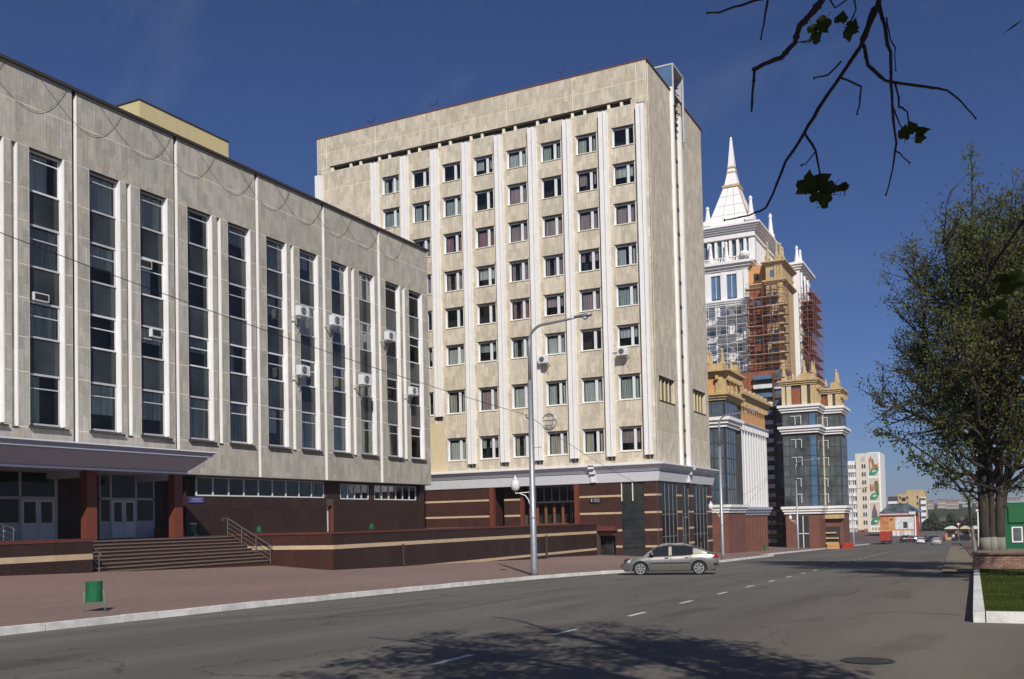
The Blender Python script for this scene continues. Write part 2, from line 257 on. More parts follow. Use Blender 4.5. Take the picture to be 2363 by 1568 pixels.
        br.inputs['Color1'].default_value = (1.1, 1.08, 1.08, 1); br.inputs['Color2'].default_value = (0.86, 0.84, 0.86, 1); br.inputs['Mortar'].default_value = (0.6, 0.6, 0.6, 1); L(ge.outputs['Position'], br.inputs['Vector'])
        m6 = N('ShaderNodeMixRGB'); m6.blend_type = 'MULTIPLY'; m6.inputs['Fac'].default_value = 0.8; L(out, m6.inputs['Color1']); L(br.outputs['Color'], m6.inputs['Color2']); out = m6.outputs[0]
        L(br.outputs['Fac'], bp.inputs['Height']); bp.invert = True
    L(out, b.inputs['Base Color']); L(bp.outputs[0], b.inputs['Normal']); return m
M['asphalt'] = ground_mat('worn_asphalt', (0.146, 0.136, 0.122), (0.106, 0.099, 0.089), 'asphalt')
M['paver'] = ground_mat('reddish_concrete_pavers', (0.265, 0.180, 0.155), (0.205, 0.145, 0.126), 'paver')
M['paver2'] = ground_mat('dull_pavers', (0.16, 0.105, 0.09), (0.13, 0.09, 0.08), 'paver')

# ------------------------------------------------------------------ mesh helpers
W = {}      # world location of every object made here (no rotation on parents of world-built parts)
class MB:
    def __init__(s): s.v = []; s.f = []; s.m = []; s.sm = False
    def quad(s, *p, mi=0):
        n = len(s.v); s.v += [tuple(q) for q in p]; s.f.append(tuple(range(n, n+len(p)))); s.m.append(mi); return s
    def box(s, a, b, mi=0):
        x0, y0, z0 = a; x1, y1, z1 = b; n = len(s.v)
        s.v += [(x0, y0, z0), (x1, y0, z0), (x1, y1, z0), (x0, y1, z0), (x0, y0, z1), (x1, y0, z1), (x1, y1, z1), (x0, y1, z1)]
        for q in ((0, 3, 2, 1), (4, 5, 6, 7), (0, 1, 5, 4), (1, 2, 6, 5), (2, 3, 7, 6), (3, 0, 4, 7)): s.f.append(tuple(n+i for i in q)); s.m.append(mi)
        return s
    def hexa(s, P, mi=0):
        n = len(s.v); s.v += [tuple(p) for p in P]
        for q in ((0, 3, 2, 1), (4, 5, 6, 7), (0, 1, 5, 4), (1, 2, 6, 5), (2, 3, 7, 6), (3, 0, 4, 7)): s.f.append(tuple(n+i for i in q)); s.m.append(mi)
        return s
    def tube(s, pts, r, n=8, mi=0, cap=True):
        pts = [Vector(p) for p in pts]; k0 = len(s.v)
        rs = r if isinstance(r, (list, tuple)) else [r]*len(pts)
        prev = None
        for i, p in enumerate(pts):
            d = (pts[min(i+1, len(pts)-1)] - pts[max(i-1, 0)]).normalized()
            if prev is None: a = d.orthogonal().normalized()
            else:
                a = prev - d*prev.dot(d)
                a = a.normalized() if a.length > 1e-6 else d.orthogonal().normalized()
            prev = a; b = d.cross(a)
            for j in range(n):
                t = 2*math.pi*j/n; s.v.append(tuple(p + (a*math.cos(t) + b*math.sin(t))*rs[i]))
        for i in range(len(pts)-1):
            for j in range(n):
                s.f.append((k0+i*n+j, k0+i*n+(j+1) % n, k0+(i+1)*n+(j+1) % n, k0+(i+1)*n+j)); s.m.append(mi)
        if cap:
            s.f.append(tuple(k0+j for j in reversed(range(n)))); s.m.append(mi)
            s.f.append(tuple(k0+(len(pts)-1)*n+j for j in range(n))); s.m.append(mi)
        return s
    def lathe(s, c, prof, n=12, mi=0, axis='z', rot=0.0):
        k0 = len(s.v)
        for (r, h) in prof:
            for j in range(n):
                t = 2*math.pi*j/n + rot; u, v = r*math.cos(t), r*math.sin(t)
                s.v.append((c[0]+u, c[1]+v, c[2]+h) if axis == 'z' else ((c[0]+u, c[1]+h, c[2]+v) if axis == 'y' else (c[0]+h, c[1]+u, c[2]+v)))
        for i in range(len(prof)-1):
            for j in range(n):
                s.f.append((k0+i*n+j, k0+i*n+(j+1) % n, k0+(i+1)*n+(j+1) % n, k0+(i+1)*n+j)); s.m.append(mi)
        s.f.append(tuple(k0+j for j in reversed(range(n)))); s.m.append(mi)
        s.f.append(tuple(k0+(len(prof)-1)*n+j for j in range(n))); s.m.append(mi)
        return s
    def prism(s, poly, axis, lo, hi, mi=0):
        """poly: 2-D outline in the two other axes (in xyz order), swept from lo to hi along axis"""
        n = len(poly); k0 = len(s.v)
        for h in (lo, hi):
            for (u, v) in poly: s.v.append((h, u, v) if axis == 'x' else ((u, h, v) if axis == 'y' else (u, v, h)))
        for j in range(n): s.f.append((k0+j, k0+(j+1) % n, k0+n+(j+1) % n, k0+n+j)); s.m.append(mi)
        s.f.append(tuple(k0+j for j in reversed(range(n)))); s.m.append(mi); s.f.append(tuple(k0+n+j for j in range(n))); s.m.append(mi)
        return s
    def mesh(s, name, mats, center=None, recalc=True, smooth=False):
        c = center or (0, 0, 0)
        me = bpy.data.meshes.new(name); me.from_pydata([(v[0]-c[0], v[1]-c[1], v[2]-c[2]) for v in s.v], [], s.f)
        mats = mats if isinstance(mats, (list, tuple)) else [mats]
        for m in mats: me.materials.append(M[m] if isinstance(m, str) else m)
        if len(mats) > 1: me.polygons.foreach_set('material_index', s.m)
        if recalc:
            b = bmesh.new(); b.from_mesh(me); bmesh.ops.recalc_face_normals(b, faces=b.faces); b.to_mesh(me); b.free()
        if smooth: me.polygons.foreach_set('use_smooth', [True]*len(me.polygons))
        me.update(); return me
    def center(s):
        return tuple((min(v[i] for v in s.v)+max(v[i] for v in s.v))/2 for i in range(3))
def link(o, parent=None, loc=(0, 0, 0)):
    """loc is a world position; parents made here are unrotated while parts are being built"""
    COL.objects.link(o); W[o] = Vector(loc)
    if parent is not None: o.parent = parent; o.location = Vector(loc)-W[parent]
    else: o.location = loc
    return o
def obj(name, mb, mats, parent=None, recalc=True, smooth=False, kind=None, label=None):
    c = mb.center(); o = bpy.data.objects.new(name, mb.mesh(name, mats, c, recalc, smooth)); link(o, parent, c)
    if kind: o['kind'] = kind
    if label: o['label'] = label
    return o
def bev(o, w=0.02, seg=2):
    m = o.modifiers.new('bevel', 'BEVEL'); m.width = w; m.segments = seg; m.limit_method = 'ANGLE'; return o
BOXES = {}
def ub(name, a, b, m, parent=None, kind=None, label=None):
    """a box piece that shares one unit-cube mesh with all alike pieces"""
    if m not in BOXES: BOXES[m] = MB().box((-.5, -.5, -.5), (.5, .5, .5)).mesh('box_'+m, m)
    o = bpy.data.objects.new(name, BOXES[m])
    link(o, parent, tuple((a[i]+b[i])/2 for i in range(3))); o.scale = tuple(max(abs(b[i]-a[i]), 1e-4) for i in range(3))
    if kind: o['kind'] = kind
    if label: o['label'] = label
    return o
def thing(name, label, cat, loc=(0, 0, 0), group=None):
    o = bpy.data.objects.new(name, None); o.empty_display_size = 0.5; link(o, None, loc); o['label'] = label; o['category'] = cat
    if group: o['group'] = group
    return o
def tag(o, label, cat, group=None):
    o['label'] = label; o['category'] = cat
    if group: o['group'] = group
    return o
def struct(o): o['kind'] = 'structure'; return o
def copy_tree(o, parent=None):
    c = o.copy(); COL.objects.link(c); W[c] = W[o].copy()
    if parent is not None: c.parent = parent
    for ch in list(o.children): copy_tree(ch, c)
    return c

# ------------------------------------------------------------------ ground shape
def gz(x, y):
    s = 0.99941*x + 0.03436*y
    if s < 225: return -1.6 - 0.025577*s
    z0 = -1.6 - 0.025577*225
    if s < 270: return z0
    if s < 430: return z0 + (s-270)*0.014
    return z0 + 160*0.014 + (s-430)*0.012
KERB = [(-40, 14.9), (-10, 15.9), (11.3, 16.75), (19, 17.45), (28, 17.85), (36, 17.95), (40, 17.55), (44, 16.95), (52, 16.95), (63.3, 17.35), (75, 18.0), (86.3, 18.45), (88.5, 20.1), (113, 21.1), (160, 23.4), (201, 25.3), (226, 26.3)]
def kerby(x):
    for (a, b) in zip(KERB, KERB[1:]):
        if a[0] <= x <= b[0]: return a[1]+(b[1]-a[1])*(x-a[0])/(b[0]-a[0])
    return KERB[-1][1] + 0.037*(x-KERB[-1][0]) if x > KERB[-1][0] else KERB[0][1]
def pz(x, y):
    """pavement height: kerb top, then a gentle crossfall up towards the buildings"""
    k = kerby(x); d = max(0, y-k); base = gz(x, k) + 0.13
    rise = min(d, 11.3)*0.022 + max(0, min(d-11.3, 4.5))*0.066
    if x > 60: rise = min(d, 11.3)*0.03
    return base + rise
def gridmesh(name, x0, x1, nx, yf0, yf1, ny, zf, m):
    b = MB()
    for i in range(nx+1):
        x = x0+(x1-x0)*i/nx; ya, yb = yf0(x), yf1(x)
        for j in range(ny+1):
            y = ya+(yb-ya)*j/ny; b.v.append((x, y, zf(x, y)))
    for i in range(nx):
        for j in range(ny):
            a = i*(ny+1)+j; b.f.append((a, a+ny+1, a+ny+2, a+1)); b.m.append(0)
    return struct(obj(name, b, m, recalc=False, smooth=True))
gridmesh('ground', -300, 2400, 180, lambda x: -900, lambda x: 900, 30, lambda x, y: gz(x, y)-0.12, 'paver2')
def edge_r(x): return 2.1+0.0365*(x-43)
gridmesh('road', -60, 44, 52, lambda x: -14, lambda x: kerby(x)+0.02, 14, gz, 'asphalt')
gridmesh('road', 44, 430, 193, edge_r, lambda x: kerby(x)+0.02, 10, gz, 'asphalt')
def cross_z(x, y): return gz(x, y) + 0.006
gridmesh('road', 228, 250, 4, lambda x: -70, lambda x: 120, 10, cross_z, 'asphalt')
# paved forecourt in front of the two blocks
b = MB(); xs = sorted(set([-40+i*1.5 for i in range(185)] + [k[0] for k in KERB])); xs = [x for x in xs if x <= 226]
cols = [0, 2, 4, 6, 8, 10, 11.3, 12.5, 14, 15.8, 18, 24, 40]
for x in xs:
    for c in cols: b.v.append((x, kerby(x)+0.1+c, pz(x, kerby(x)+0.1+c)))
for i in range(len(xs)-1):
    for j in range(len(cols)-1): a = i*len(cols)+j; b.f.append((a, a+len(cols), a+len(cols)+1, a+1)); b.m.append(0)
struct(obj('pavement', b, 'paver', recalc=False))
# kerb of whitewashed stones
kerb = bpy.data.objects.new('kerb', None); link(kerb, None, (20, 17, gz(20, 17))); struct(kerb)
def kerb_stone(x0, x1, parent, far=False):
    y0, y1 = kerby(x0), kerby(x1); w = 0.17; g = 0.012 if not far else 0.0; h = 0.145 + R.uniform(-.008, .008); o = R.uniform(-.012, .012)
    d = Vector((x1-x0, y1-y0, 0)).normalized()*g; x0 += d.x; y0 += d.y; x1 -= d.x; y1 -= d.y
    b = MB(); P = []
    for dz in (-0.1, h):
        for (x, y) in ((x0, y0-0.005+o), (x1, y1-0.005+o), (x1, y1+w+o), (x0, y0+w+o)): P.append((x, y, gz(x, y)+dz - (0 if dz < 0 else 0)))
    b.hexa(P); return b
x = -6.0; far_b = MB()
while x < 226:
    step = 1.0 if x < 90 else 3.0
    nx = min(x+step, 226)
    for k in KERB:
        if x < k[0] < nx: nx = k[0]; break
    mbk = kerb_stone(x, nx, kerb, x > 90)
    obj('kerb_stone', mbk, 'kerbwhite', kerb)
    x = nx
# right-hand kerb, grass bed and planter
def bedy(x): return 0.42 + 0.018*(x-19)
rk = bpy.data.objects.new('kerb', None); link(rk, None, (20, 0.3, gz(20, 0.3))); struct(rk)
x = 19.0
while x < 66:
    x1 = x+1.0; g = 0.012; b = MB(); P = []; hh = 0.20 if x < 43 else 0.16
    for dz in (-0.1, hh):
        for (xx, yy) in ((x+g, bedy(x)-0.20), (x1-g, bedy(x1)-0.20), (x1-g, bedy(x1)), (x+g, bedy(x))): P.append((xx, yy, gz(xx, yy)+dz))
    obj('kerb_stone', b.hexa(P), 'kerbwhite', rk); x = x1
y = bedy(19)-0.22
while y > -9:
    b = MB(); P = []
    for dz in (-0.1, 0.27):
        for (xx, yy) in ((19.0, y-0.98), (19.2, y-0.98), (19.2, y), (19.0, y)): P.append((xx, yy, gz(xx, yy)+dz*0.75))
    obj('kerb_stone', b.hexa(P), 'kerbwhite', rk); y -= 1.0
gridmesh('lawn', 19.2, 43.4, 20, lambda x: -9, lambda x: bedy(x)-0.19, 8, lambda x, y: gz(x, y)+0.145+0.02*noise.noise(Vector((x, y, 0))), 'dirt')
b = MB()
for i in range(52000):
    t = R.random()**1.5; x = 19.25+t*24.1; y = bedy(x)-0.22 - R.random()**1.3*(2.2+0.05*(x-19)); z = gz(x, y)+0.135
    if noise.noise(Vector((x*0.8, y*0.8, 2))) < -0.42: continue
    h = R.uniform(0.03, 0.075)*(1+0.03*(x-19)); w = 0.006*(1+0.12*(x-19)); a = R.uniform(0, math.pi); dx, dy = math.cos(a)*w, math.sin(a)*w; lx, ly = R.uniform(-.03, .03), R.uniform(-.03, .03)
    b.quad((x-dx, y-dy, z), (x+dx, y+dy, z), (x+lx, y+ly, z+h))
tag(obj('grass', b, 'grass', recalc=False, kind='stuff'), 'short green grass on the raised lawn behind the white kerb', 'grass')
gridmesh('verge', 44, 160, 60, lambda x: edge_r(x)-1.7, lambda x: edge_r(x)+0.03, 3, lambda x, y: gz(x, y)+0.05+0.03*noise.noise(Vector((x*2, y*2, 0))), 'dirt')
gridmesh('pavement', 44, 226, 60, lambda x: -30, lambda x: edge_r(x)-1.7, 4, lambda x, y: gz(x, y)+0.09, 'paver2')
# brick planter
pl = thing('brick_planter', 'low red brick planter wall at the foot of the big tree', 'planter', (43.5, 0, gz(43.5, 0)))
ztop = gz(43.5, 0)+0.88; zbase = gz(43.5, 0)
ub('core', (43.56, -9, zbase-0.2), (47.5, 0.82, ztop-0.08), 'gjoint', pl)
M['brickw'] = mat('red_clay_brick', (0.27, 0.155, 0.115), 0.9, var=0.25, scale=4, rnd=0.28)
bh = 0.088
for r_ in range(9):
    z = zbase+0.02+r_*bh; off = 0.13 if r_ % 2 else 0
    for k in range(14):
        y1 = 0.86-k*0.26+(off if k else 0)-off*(1 if k else 0)-(off if k else 0); y0 = 0.86-(k+1)*0.26-off+0.01
        if y0 < -2.9: break
        ub('brick', (43.5+R.uniform(-.006, .006), y0, z+0.008), (43.57, y1, z+bh-0.004), 'brickw', pl)
    for k in range(6):
        ub('brick', (43.575+k*0.26, 0.8, z+0.008), (43.575+(k+1)*0.26-0.01, 0.865, z+bh-0.004), 'brickw', pl)
ub('coping', (43.42, -9, ztop-0.075), (47.6, 0.93, ztop), 'paver2', pl)
ub('soil', (43.7, -8.9, ztop-0.3), (47.3, 0.7, ztop+0.012), 'dirt', pl)

# ------------------------------------------------------------------ building A: long stone hall on the left
YA = 38.0; ZA0, ZA1 = 2.85, 20.5
hall = thing('stone_hall', 'long pale stone institute block with tall window strips and a grey entrance canopy', 'building', (38, 45, -0.45))
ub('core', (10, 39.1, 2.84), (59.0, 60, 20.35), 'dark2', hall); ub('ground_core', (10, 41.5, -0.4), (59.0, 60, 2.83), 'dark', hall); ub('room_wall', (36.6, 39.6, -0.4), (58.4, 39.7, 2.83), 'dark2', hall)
ub('wall', (10, 38.36, 2.86), (59.05, 38.5, 4.58), 'joint', hall); ub('wall', (10, 38.34, 17.06), (59.05, 38.7, 20.4), 'joint', hall)
ub('roof', (9.8, 37.86, 20.46), (59.3, 60.2, 20.60), 'roofdark', hall)
ub('wall', (59.06, 38.05, 2.86), (59.2, 60, 20.46), 'stoneA', hall)
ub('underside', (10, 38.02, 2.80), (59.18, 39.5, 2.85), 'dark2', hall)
XP = 5.92
longg = [29.32+XP*k for k in range(-3, 5)]
wins = []; 
for k in range(-4, 5):
    for o_ in (30.08, 32.97):
        x0 = o_+XP*k
        if 11.5 < x0 < 58: wins.append((x0, x0+1.74))
wins.sort()
wins = [w for w in wins if w[1] < 58.9]
PG = 0.024
JA = MB()
def panelA(x0, x1, z0, z1, d=0.0):
    JA.box((x0+0.002, YA+0.008, z0+0.001), (x1-0.002, YA+0.05, z1-0.001))
    ub('panel', (x0+PG, YA-d, z0+PG), (x1-PG, YA+0.34, z1-PG), 'stoneA', hall)
# top and bottom bands, split at the long grooves
edges = [10.0]+[g for g in longg if g > 10.5]+[59.2-0.0]
for a, c in zip(edges, edges[1:]):
    a2 = a+0.12 if a > 10.5 else a; c2 = c-0.12 if c < 59 else c
    panelA(a2, c2, 18.9, 20.46); panelA(a2, c2, 17.05, 18.9); panelA(a2, c2, ZA0, 4.62)
    if c < 59:   # long groove with a white painted jamb
        ub('groove_back', (c-0.12, YA+0.20, ZA0), (c+0.12, YA+0.26, 20.4), 'dark2', hall)  # back coloured dark for the shade inside the groove
        ub('groove_trim', (c+0.075, YA-0.02, ZA0), (c+0.125, YA+0.20, 20.3), 'white', hall)
# piers between the window strips
zrows = [4.62, 7.02, 8.55, 10.29, 11.75, 13.70, 15.15, 17.05]
prev = 10.0
shortg = []
for i, (x0, x1) in enumerate(wins+[(59.2, 99)]):
    lo, hi = prev, min(x0, 59.2)
    g = [q for q in longg if lo < q < hi]
    if g: cuts = [(lo, g[0]-0.12), (g[0]+0.12, hi)]
    elif hi - lo > 0.9 and hi < 59 and lo > 10.5:
        c = (lo+hi)/2-0.1; shortg.append(c); cuts = [(lo, c-0.14), (c+0.14, hi)]
    else: cuts = [(lo, hi)]
    for (a, c) in cuts:
        if c-a > 0.05:
            for z0, z1 in zip(zrows, zrows[1:]): panelA(a, c, z0, z1)
    prev = x1
obj('joint_mortar', JA, 'joint', hall, recalc=False, kind='stuff')
for c in shortg:
    ub('groove_back', (c-0.14, YA+0.17, 4.62), (c+0.14, YA+0.22, 17.05), 'stoneA', hall)
    ub('groove_trim', (c+0.09, YA-0.02, 4.60), (c+0.145, YA+0.17, 17.03), 'white', hall)
    ub('groove_foot', (c-0.14, YA-0.05, 4.55), (c+0.14, YA+0.2, 4.60), 'roofdark', hall)
# window strips
def strip(x0, x1, idx):
    b = MB(); yb = YA+0.31
    ub('jamb', (x1-0.05, YA-0.02, 4.72), (x1, yb, 17.03), 'white', hall); ub('jamb', (x0, YA+0.02, 4.72), (x0+0.03, yb, 17.03), 'white', hall)
    b = MB().prism([(YA-0.16, 4.60), (yb, 4.74), (yb, 4.66), (YA-0.16, 4.55)], 'x', x0-0.06, x1+0.10)
    obj('sill', b, 'roofdark', hall)
    rows = [(4.74, 7.02), (8.62, 10.25), (11.78, 13.70), (15.18, 17.03)]
    for k, (z0, z1) in enumerate(rows):
        tz = z1-0.42 if k == 3 else z1-0.66
        b = MB()
        b.box((x0+0.03, yb-0.06, z0), (x1-0.05, yb+0.03, z0+0.08)); b.box((x0+0.03, yb-0.01, tz), (x1-0.05, yb+0.03, tz+0.05)); b.box((x0+0.03, yb-0.06, z1-0.07), (x1-0.05, yb+0.03, z1+0.02))
        b.box((x0+0.03, yb-0.02, z0+0.09), (x0+0.09, yb+0.03, z1-0.08)); b.box((x1-0.13, yb-0.03, z0+0.09), (x1-0.05, yb+0.03, z1-0.08))
        w = obj('window', b, 'frameG' if R.random() < 0.7 else 'frame', hall)
        ub('pane', (x0+0.09, yb, z0+0.09), (x1-0.13, yb+0.008, tz), 'glassD', w)
        ub('pane', (x0+0.09, yb+0.004, tz+0.07), (x1-0.13, yb+0.012, z1-0.08), 'glassD', w)
        # wavy curtains inside some windows
        c = R.random()
        if c < 0.8 or k == 0:
            m = 'cur_white' if c < 0.35 else ('cur_grey' if c < 0.55 else 'cur_net'); full = R.random() < 0.6
            b = MB(); n = 26; xa, xb = x0+0.1, (x1-0.14 if full else x0+0.1+R.uniform(0.5, 1.2)); zt, zb = z1-0.1, z0+(0.1 if R.random() < 0.7 else 0.8)
            for q in range(n+1):
                xx = xa+(xb-xa)*q/n; yy = yb+0.16+0.03*math.sin(q*1.9+idx)
                b.v += [(xx, yy, zb), (xx, yy, zt)]
            for q in range(n): b.f.append((2*q, 2*q+2, 2*q+3, 2*q+1)); b.m.append(0)
            obj('curtain', b, m, w, recalc=False)
    for (z0, z1) in ((7.04, 8.60), (10.27, 11.76), (13.72, 15.16)):
        s_ = ub('spandrel', (x0+0.03, yb-0.005, z0), (x1-0.05, yb+0.02, z1), 'spandrel', hall)
    ub('head_strip', (x0, YA+0.03, 17.03), (x1, YA+0.4, 17.05), 'roofdark', hall)
for i, (x0, x1) in enumerate(wins): strip(x0, x1, i)
# ground storey, dark red granite with ribbon windows
def tiles(parent, axis, fixed, a0, a1, z0, z1, tw, th, m, out=-1, t=0.03, name='granite_tile', skip=()):
    """granite facing tiles with open joints; axis 'x': wall runs along x at y=fixed"""
    n = max(1, round((a1-a0)/tw)); k = max(1, round((z1-z0)/th)); tw = (a1-a0)/n; th = (z1-z0)/k; g = 0.006
    for i in range(n):
        for j in range(k):
            lo, hi = a0+i*tw+g, a0+(i+1)*tw-g; zl, zh = z0+j*th+g, z0+(j+1)*th-g; d = R.uniform(-.003, .003)
            if axis == 'x': ub(name, (lo, fixed-t+d, zl), (hi, fixed+0.0, zh), m, parent)
            else: ub(name, (fixed-t+d, lo, zl), (fixed+0.0, hi, zh), m, parent)
ub('wall', (36.3, 38.65, -0.42), (47.78, 38.8, 1.72), 'gjoint', hall); ub('wall', (48.5, 38.65, -0.42), (58.4, 38.8, 1.66), 'gjoint', hall)
ub('wall', (47.72, 38.65, 1.24), (49.2, 38.8, 2.8), 'gjoint', hall); ub('wall', (52.35, 38.65, 1.66), (52.95, 38.8, 2.8), 'granite', hall)
tiles(hall, 'x', 38.65, 36.3, 47.8, -0.42, 1.72, 0.8, 0.72, 'granite2'); tiles(hall, 'x', 38.65, 48.5, 58.4, -0.42, 1.66, 0.8, 0.72, 'granite2')
tiles(hall, 'x', 38.65, 47.8, 49.2, 1.72, 2.8, 0.7, 0.55, 'granite2'); ub('wall', (58.4, 38.45, -0.42), (58.9, 60, 2.8), 'granite2', hall)
def ribbon(x0, x1, z0, z1, n):
    b = MB(); b.box((x0, 38.66, z0), (x1, 38.76, z0+0.07)); b.box((x0, 38.66, z1-0.05), (x1, 38.76, z1))
    for i in range(n+1):
        x = x0+(x1-x0)*i/n; b.box((x-0.035, 38.665, z0+0.07), (x+0.035, 38.76, z1-0.05))
    w = obj('window', b, 'frame', hall)
    for i in range(n):
        xa = x0+(x1-x0)*i/n+0.035; xb = x0+(x1-x0)*(i+1)/n-0.035
        ub('pane', (xa, 38.71, z0+0.07), (xb, 38.718, z1-0.05), 'glassD', w)
ribbon(37.1, 47.6, 1.74, 2.78, 9); ribbon(49.3, 52.3, 1.68, 2.70, 4); ribbon(53.0, 58.1, 1.68, 2.70, 6)
ub('door', (47.86, 38.9, -0.42), (48.3, 38.95, 1.22), 'white', hall); ub('door_jamb', (48.42, 38.62, -0.42), (48.5, 39.0, 1.24), 'graniteR', hall); ub('side_panel', (48.3, 38.85, -0.42), (48.42, 38.9, 1.22), 'dark', hall)
b = MB()
for k, (a, c, z) in enumerate(((36.6, 37.4, 1.60), (36.72, 37.3, 1.53), (36.6, 37.45, 1.45))):
    x = a
    while x < c:
        w = R.uniform(0.02, 0.05); b.box((x, 38.578, z-0.018), (x+w, 38.584, z+0.018)); x += w+0.014
pr = thing('wall_plaque', 'small blue plaque on the granite wall right of the entrance pillar', 'plaque', (37, 38.6, 1.52))
ub('plate', (36.45, 38.585, 1.36), (37.55, 38.617, 1.68), 'plaque', pr); obj('lettering', b, 'text', pr)
# glazed entrance under the canopy
ub('floor_slab', (10, 39.55, -0.46), (36.3, 41.4, -0.42), 'dark2', hall)
for (a_, c_) in ((22.35, 24.6), (29.45, 31.7), (35.0, 36.3)): ub('wall', (a_, 39.55, -0.42), (c_, 39.8, 2.82), 'granite2', hall)
ub('wall', (36.3, 38.65, -0.42), (36.35, 39.6, 2.8), 'granite', hall)
def entry(x0, x1, xd0, xd1):
    y = 39.5; b = MB()
    b.box((x0, y-0.06, 1.50), (x1, y+0.02, 1.62)); b.box((x0, y-0.06, 2.74), (x1, y+0.02, 2.8)); b.box((x0, y-0.06, -0.42), (x0+0.07, y+0.02, 2.74)); b.box((x1-0.07, y-0.06, -0.42), (x1, y+0.02, 2.74))
    for x in (xd0, xd1): b.box((x-0.05, y-0.07, -0.42), (x+0.05, y+0.02, 2.74))
    f = obj('entrance_glazing', b, 'frameG', hall)
    for (a, c) in ((x0+0.07, xd0-0.05), (xd0+0.05, xd1-0.05), (xd1+0.05, x1-0.07)):
        if c-a > 0.05: ub('pane', (a, y-0.02, 1.62), (c, y-0.01, 2.74), 'glassD', f)
    for (a, c) in ((x0+0.07, xd0-0.05), (xd1+0.05, x1-0.07)):
        if c-a > 0.05:
            ub('pane', (a, y-0.02, 0.45), (c, y-0.01, 1.50), 'glassD', f); ub('kick_panel', (a, y-0.04, -0.42), (c, y+0.0, 0.45), 'frameG', f)
    mid = (xd0+xd1)/2
    for (a, c, hx) in ((xd0+0.06, mid-0.01, mid-0.1), (mid+0.01, xd1-0.06, mid+0.1)):
        b = MB(); b.box((a, y-0.07, -0.4), (c, y-0.02, 0.42)); b.box((a, y-0.07, 0.42), (a+0.11, y-0.02, 1.38)); b.box((c-0.11, y-0.07, 0.42), (c, y-0.02, 1.38)); b.box((a, y-0.07, 1.38), (c, y-0.02, 1.49))
        d = obj('door', b, 'frame', hall); ub('pane', (a+0.11, y-0.05, 0.42), (c-0.11, y-0.04, 1.38), 'glassD', d); obj('handle', MB().tube([(hx, y-0.11, 0.3), (hx, y-0.11, 0.8)], 0.018, 6), 'steel', d)
entry(24.6, 29.45, 27.6, 29.35); entry(31.7, 35.0, 32.35, 33.85); entry(18.0, 22.3, 19.3, 20.9)
tiles(hall, 'x', 39.53, 29.5, 31.65, -0.42, 2.8, 0.72, 0.8, 'granite2'); tiles(hall, 'x', 39.53, 35.05, 36.3, -0.42, 2.8, 0.62, 0.8, 'granite2'); tiles(hall, 'x', 39.53, 22.4, 24.5, -0.42, 2.8, 0.7, 0.8, 'granite2')
for x in (27.99, 32.78, 23.2):
    p = obj('entrance_pillar', MB().box((x, 35.6, -0.42), (x+0.5, 36.0, 2.62)), 'graniteR', hall)
    ub('canopy_beam', (x-0.1, 36.2, 2.35), (x+0.42, 38.1, 2.66), 'greyM', hall)
# low granite bases beside the doors
ub('door_base', (34.95, 38.2, -0.42), (35.8, 39.4, 0.05), 'graniteR', hall)
# the canopy
b = MB()
prof = [(38.0, 2.62), (34.62, 2.62), (34.56, 2.70), (33.95, 3.28), (33.95, 3.34), (33.78, 3.36), (33.78, 3.50), (33.70, 3.52), (33.70, 3.58), (38.0, 3.66)]
xo = [0, 0, 0.06, 0.72, 0.72, 0.9, 0.9, 0.98, 0.98, 0.98]; xr = 32.55
n = len(prof); k0 = len(b.v)
for (yy, zz) in prof: b.v.append((8.0, yy, zz))
for (yy, zz), o_ in zip(prof, xo): b.v.append((xr+o_, yy, zz))
for j in range(n): b.f.append((j, (j+1) % n, n+(j+1) % n, n+j)); b.m.append(0)
b.f.append(tuple(range(n))); b.m.append(0); b.f.append(tuple(range(2*n-1, n-1, -1))); b.m.append(0)
canopy = obj('canopy', b, 'greyM', hall)
ub('canopy_lip', (8.0, 34.53, 2.58), (32.6, 34.6, 2.66), 'whiteM', hall); ub('canopy_edge', (8.0, 33.64, 3.58), (33.6, 38.0, 3.63), 'whiteM', hall)
# cable garland sagging along the top of the facade
for i in range(-2, 11):
    xe = 28.9+3.02*i; xs_ = xe-4.4
    if xs_ < 11 or xe > 58.8: continue
    pts = []
    for q in range(15):
        t = q/14; pts.append((xs_+(xe-xs_)*t, YA-0.05, 20.4 - 1.75*4*t*(1-t)*(0.55+0.75*t)))
    obj('garland_cable', MB().tube(pts, 0.009, 5), 'rope', hall)
# yellow penthouse volume behind the roofline
ph = thing('roof_block', 'pale yellow rendered block rising behind the roof of the stone hall', 'building', (47.4, 52, 20.6))
ub('wall', (43.44, 50, 20.55), (51.34, 54.5, 28.35), 'yellow', ph); ub('roof', (43.38, 49.94, 28.35), (51.40, 54.56, 28.42), 'roofdark', ph)
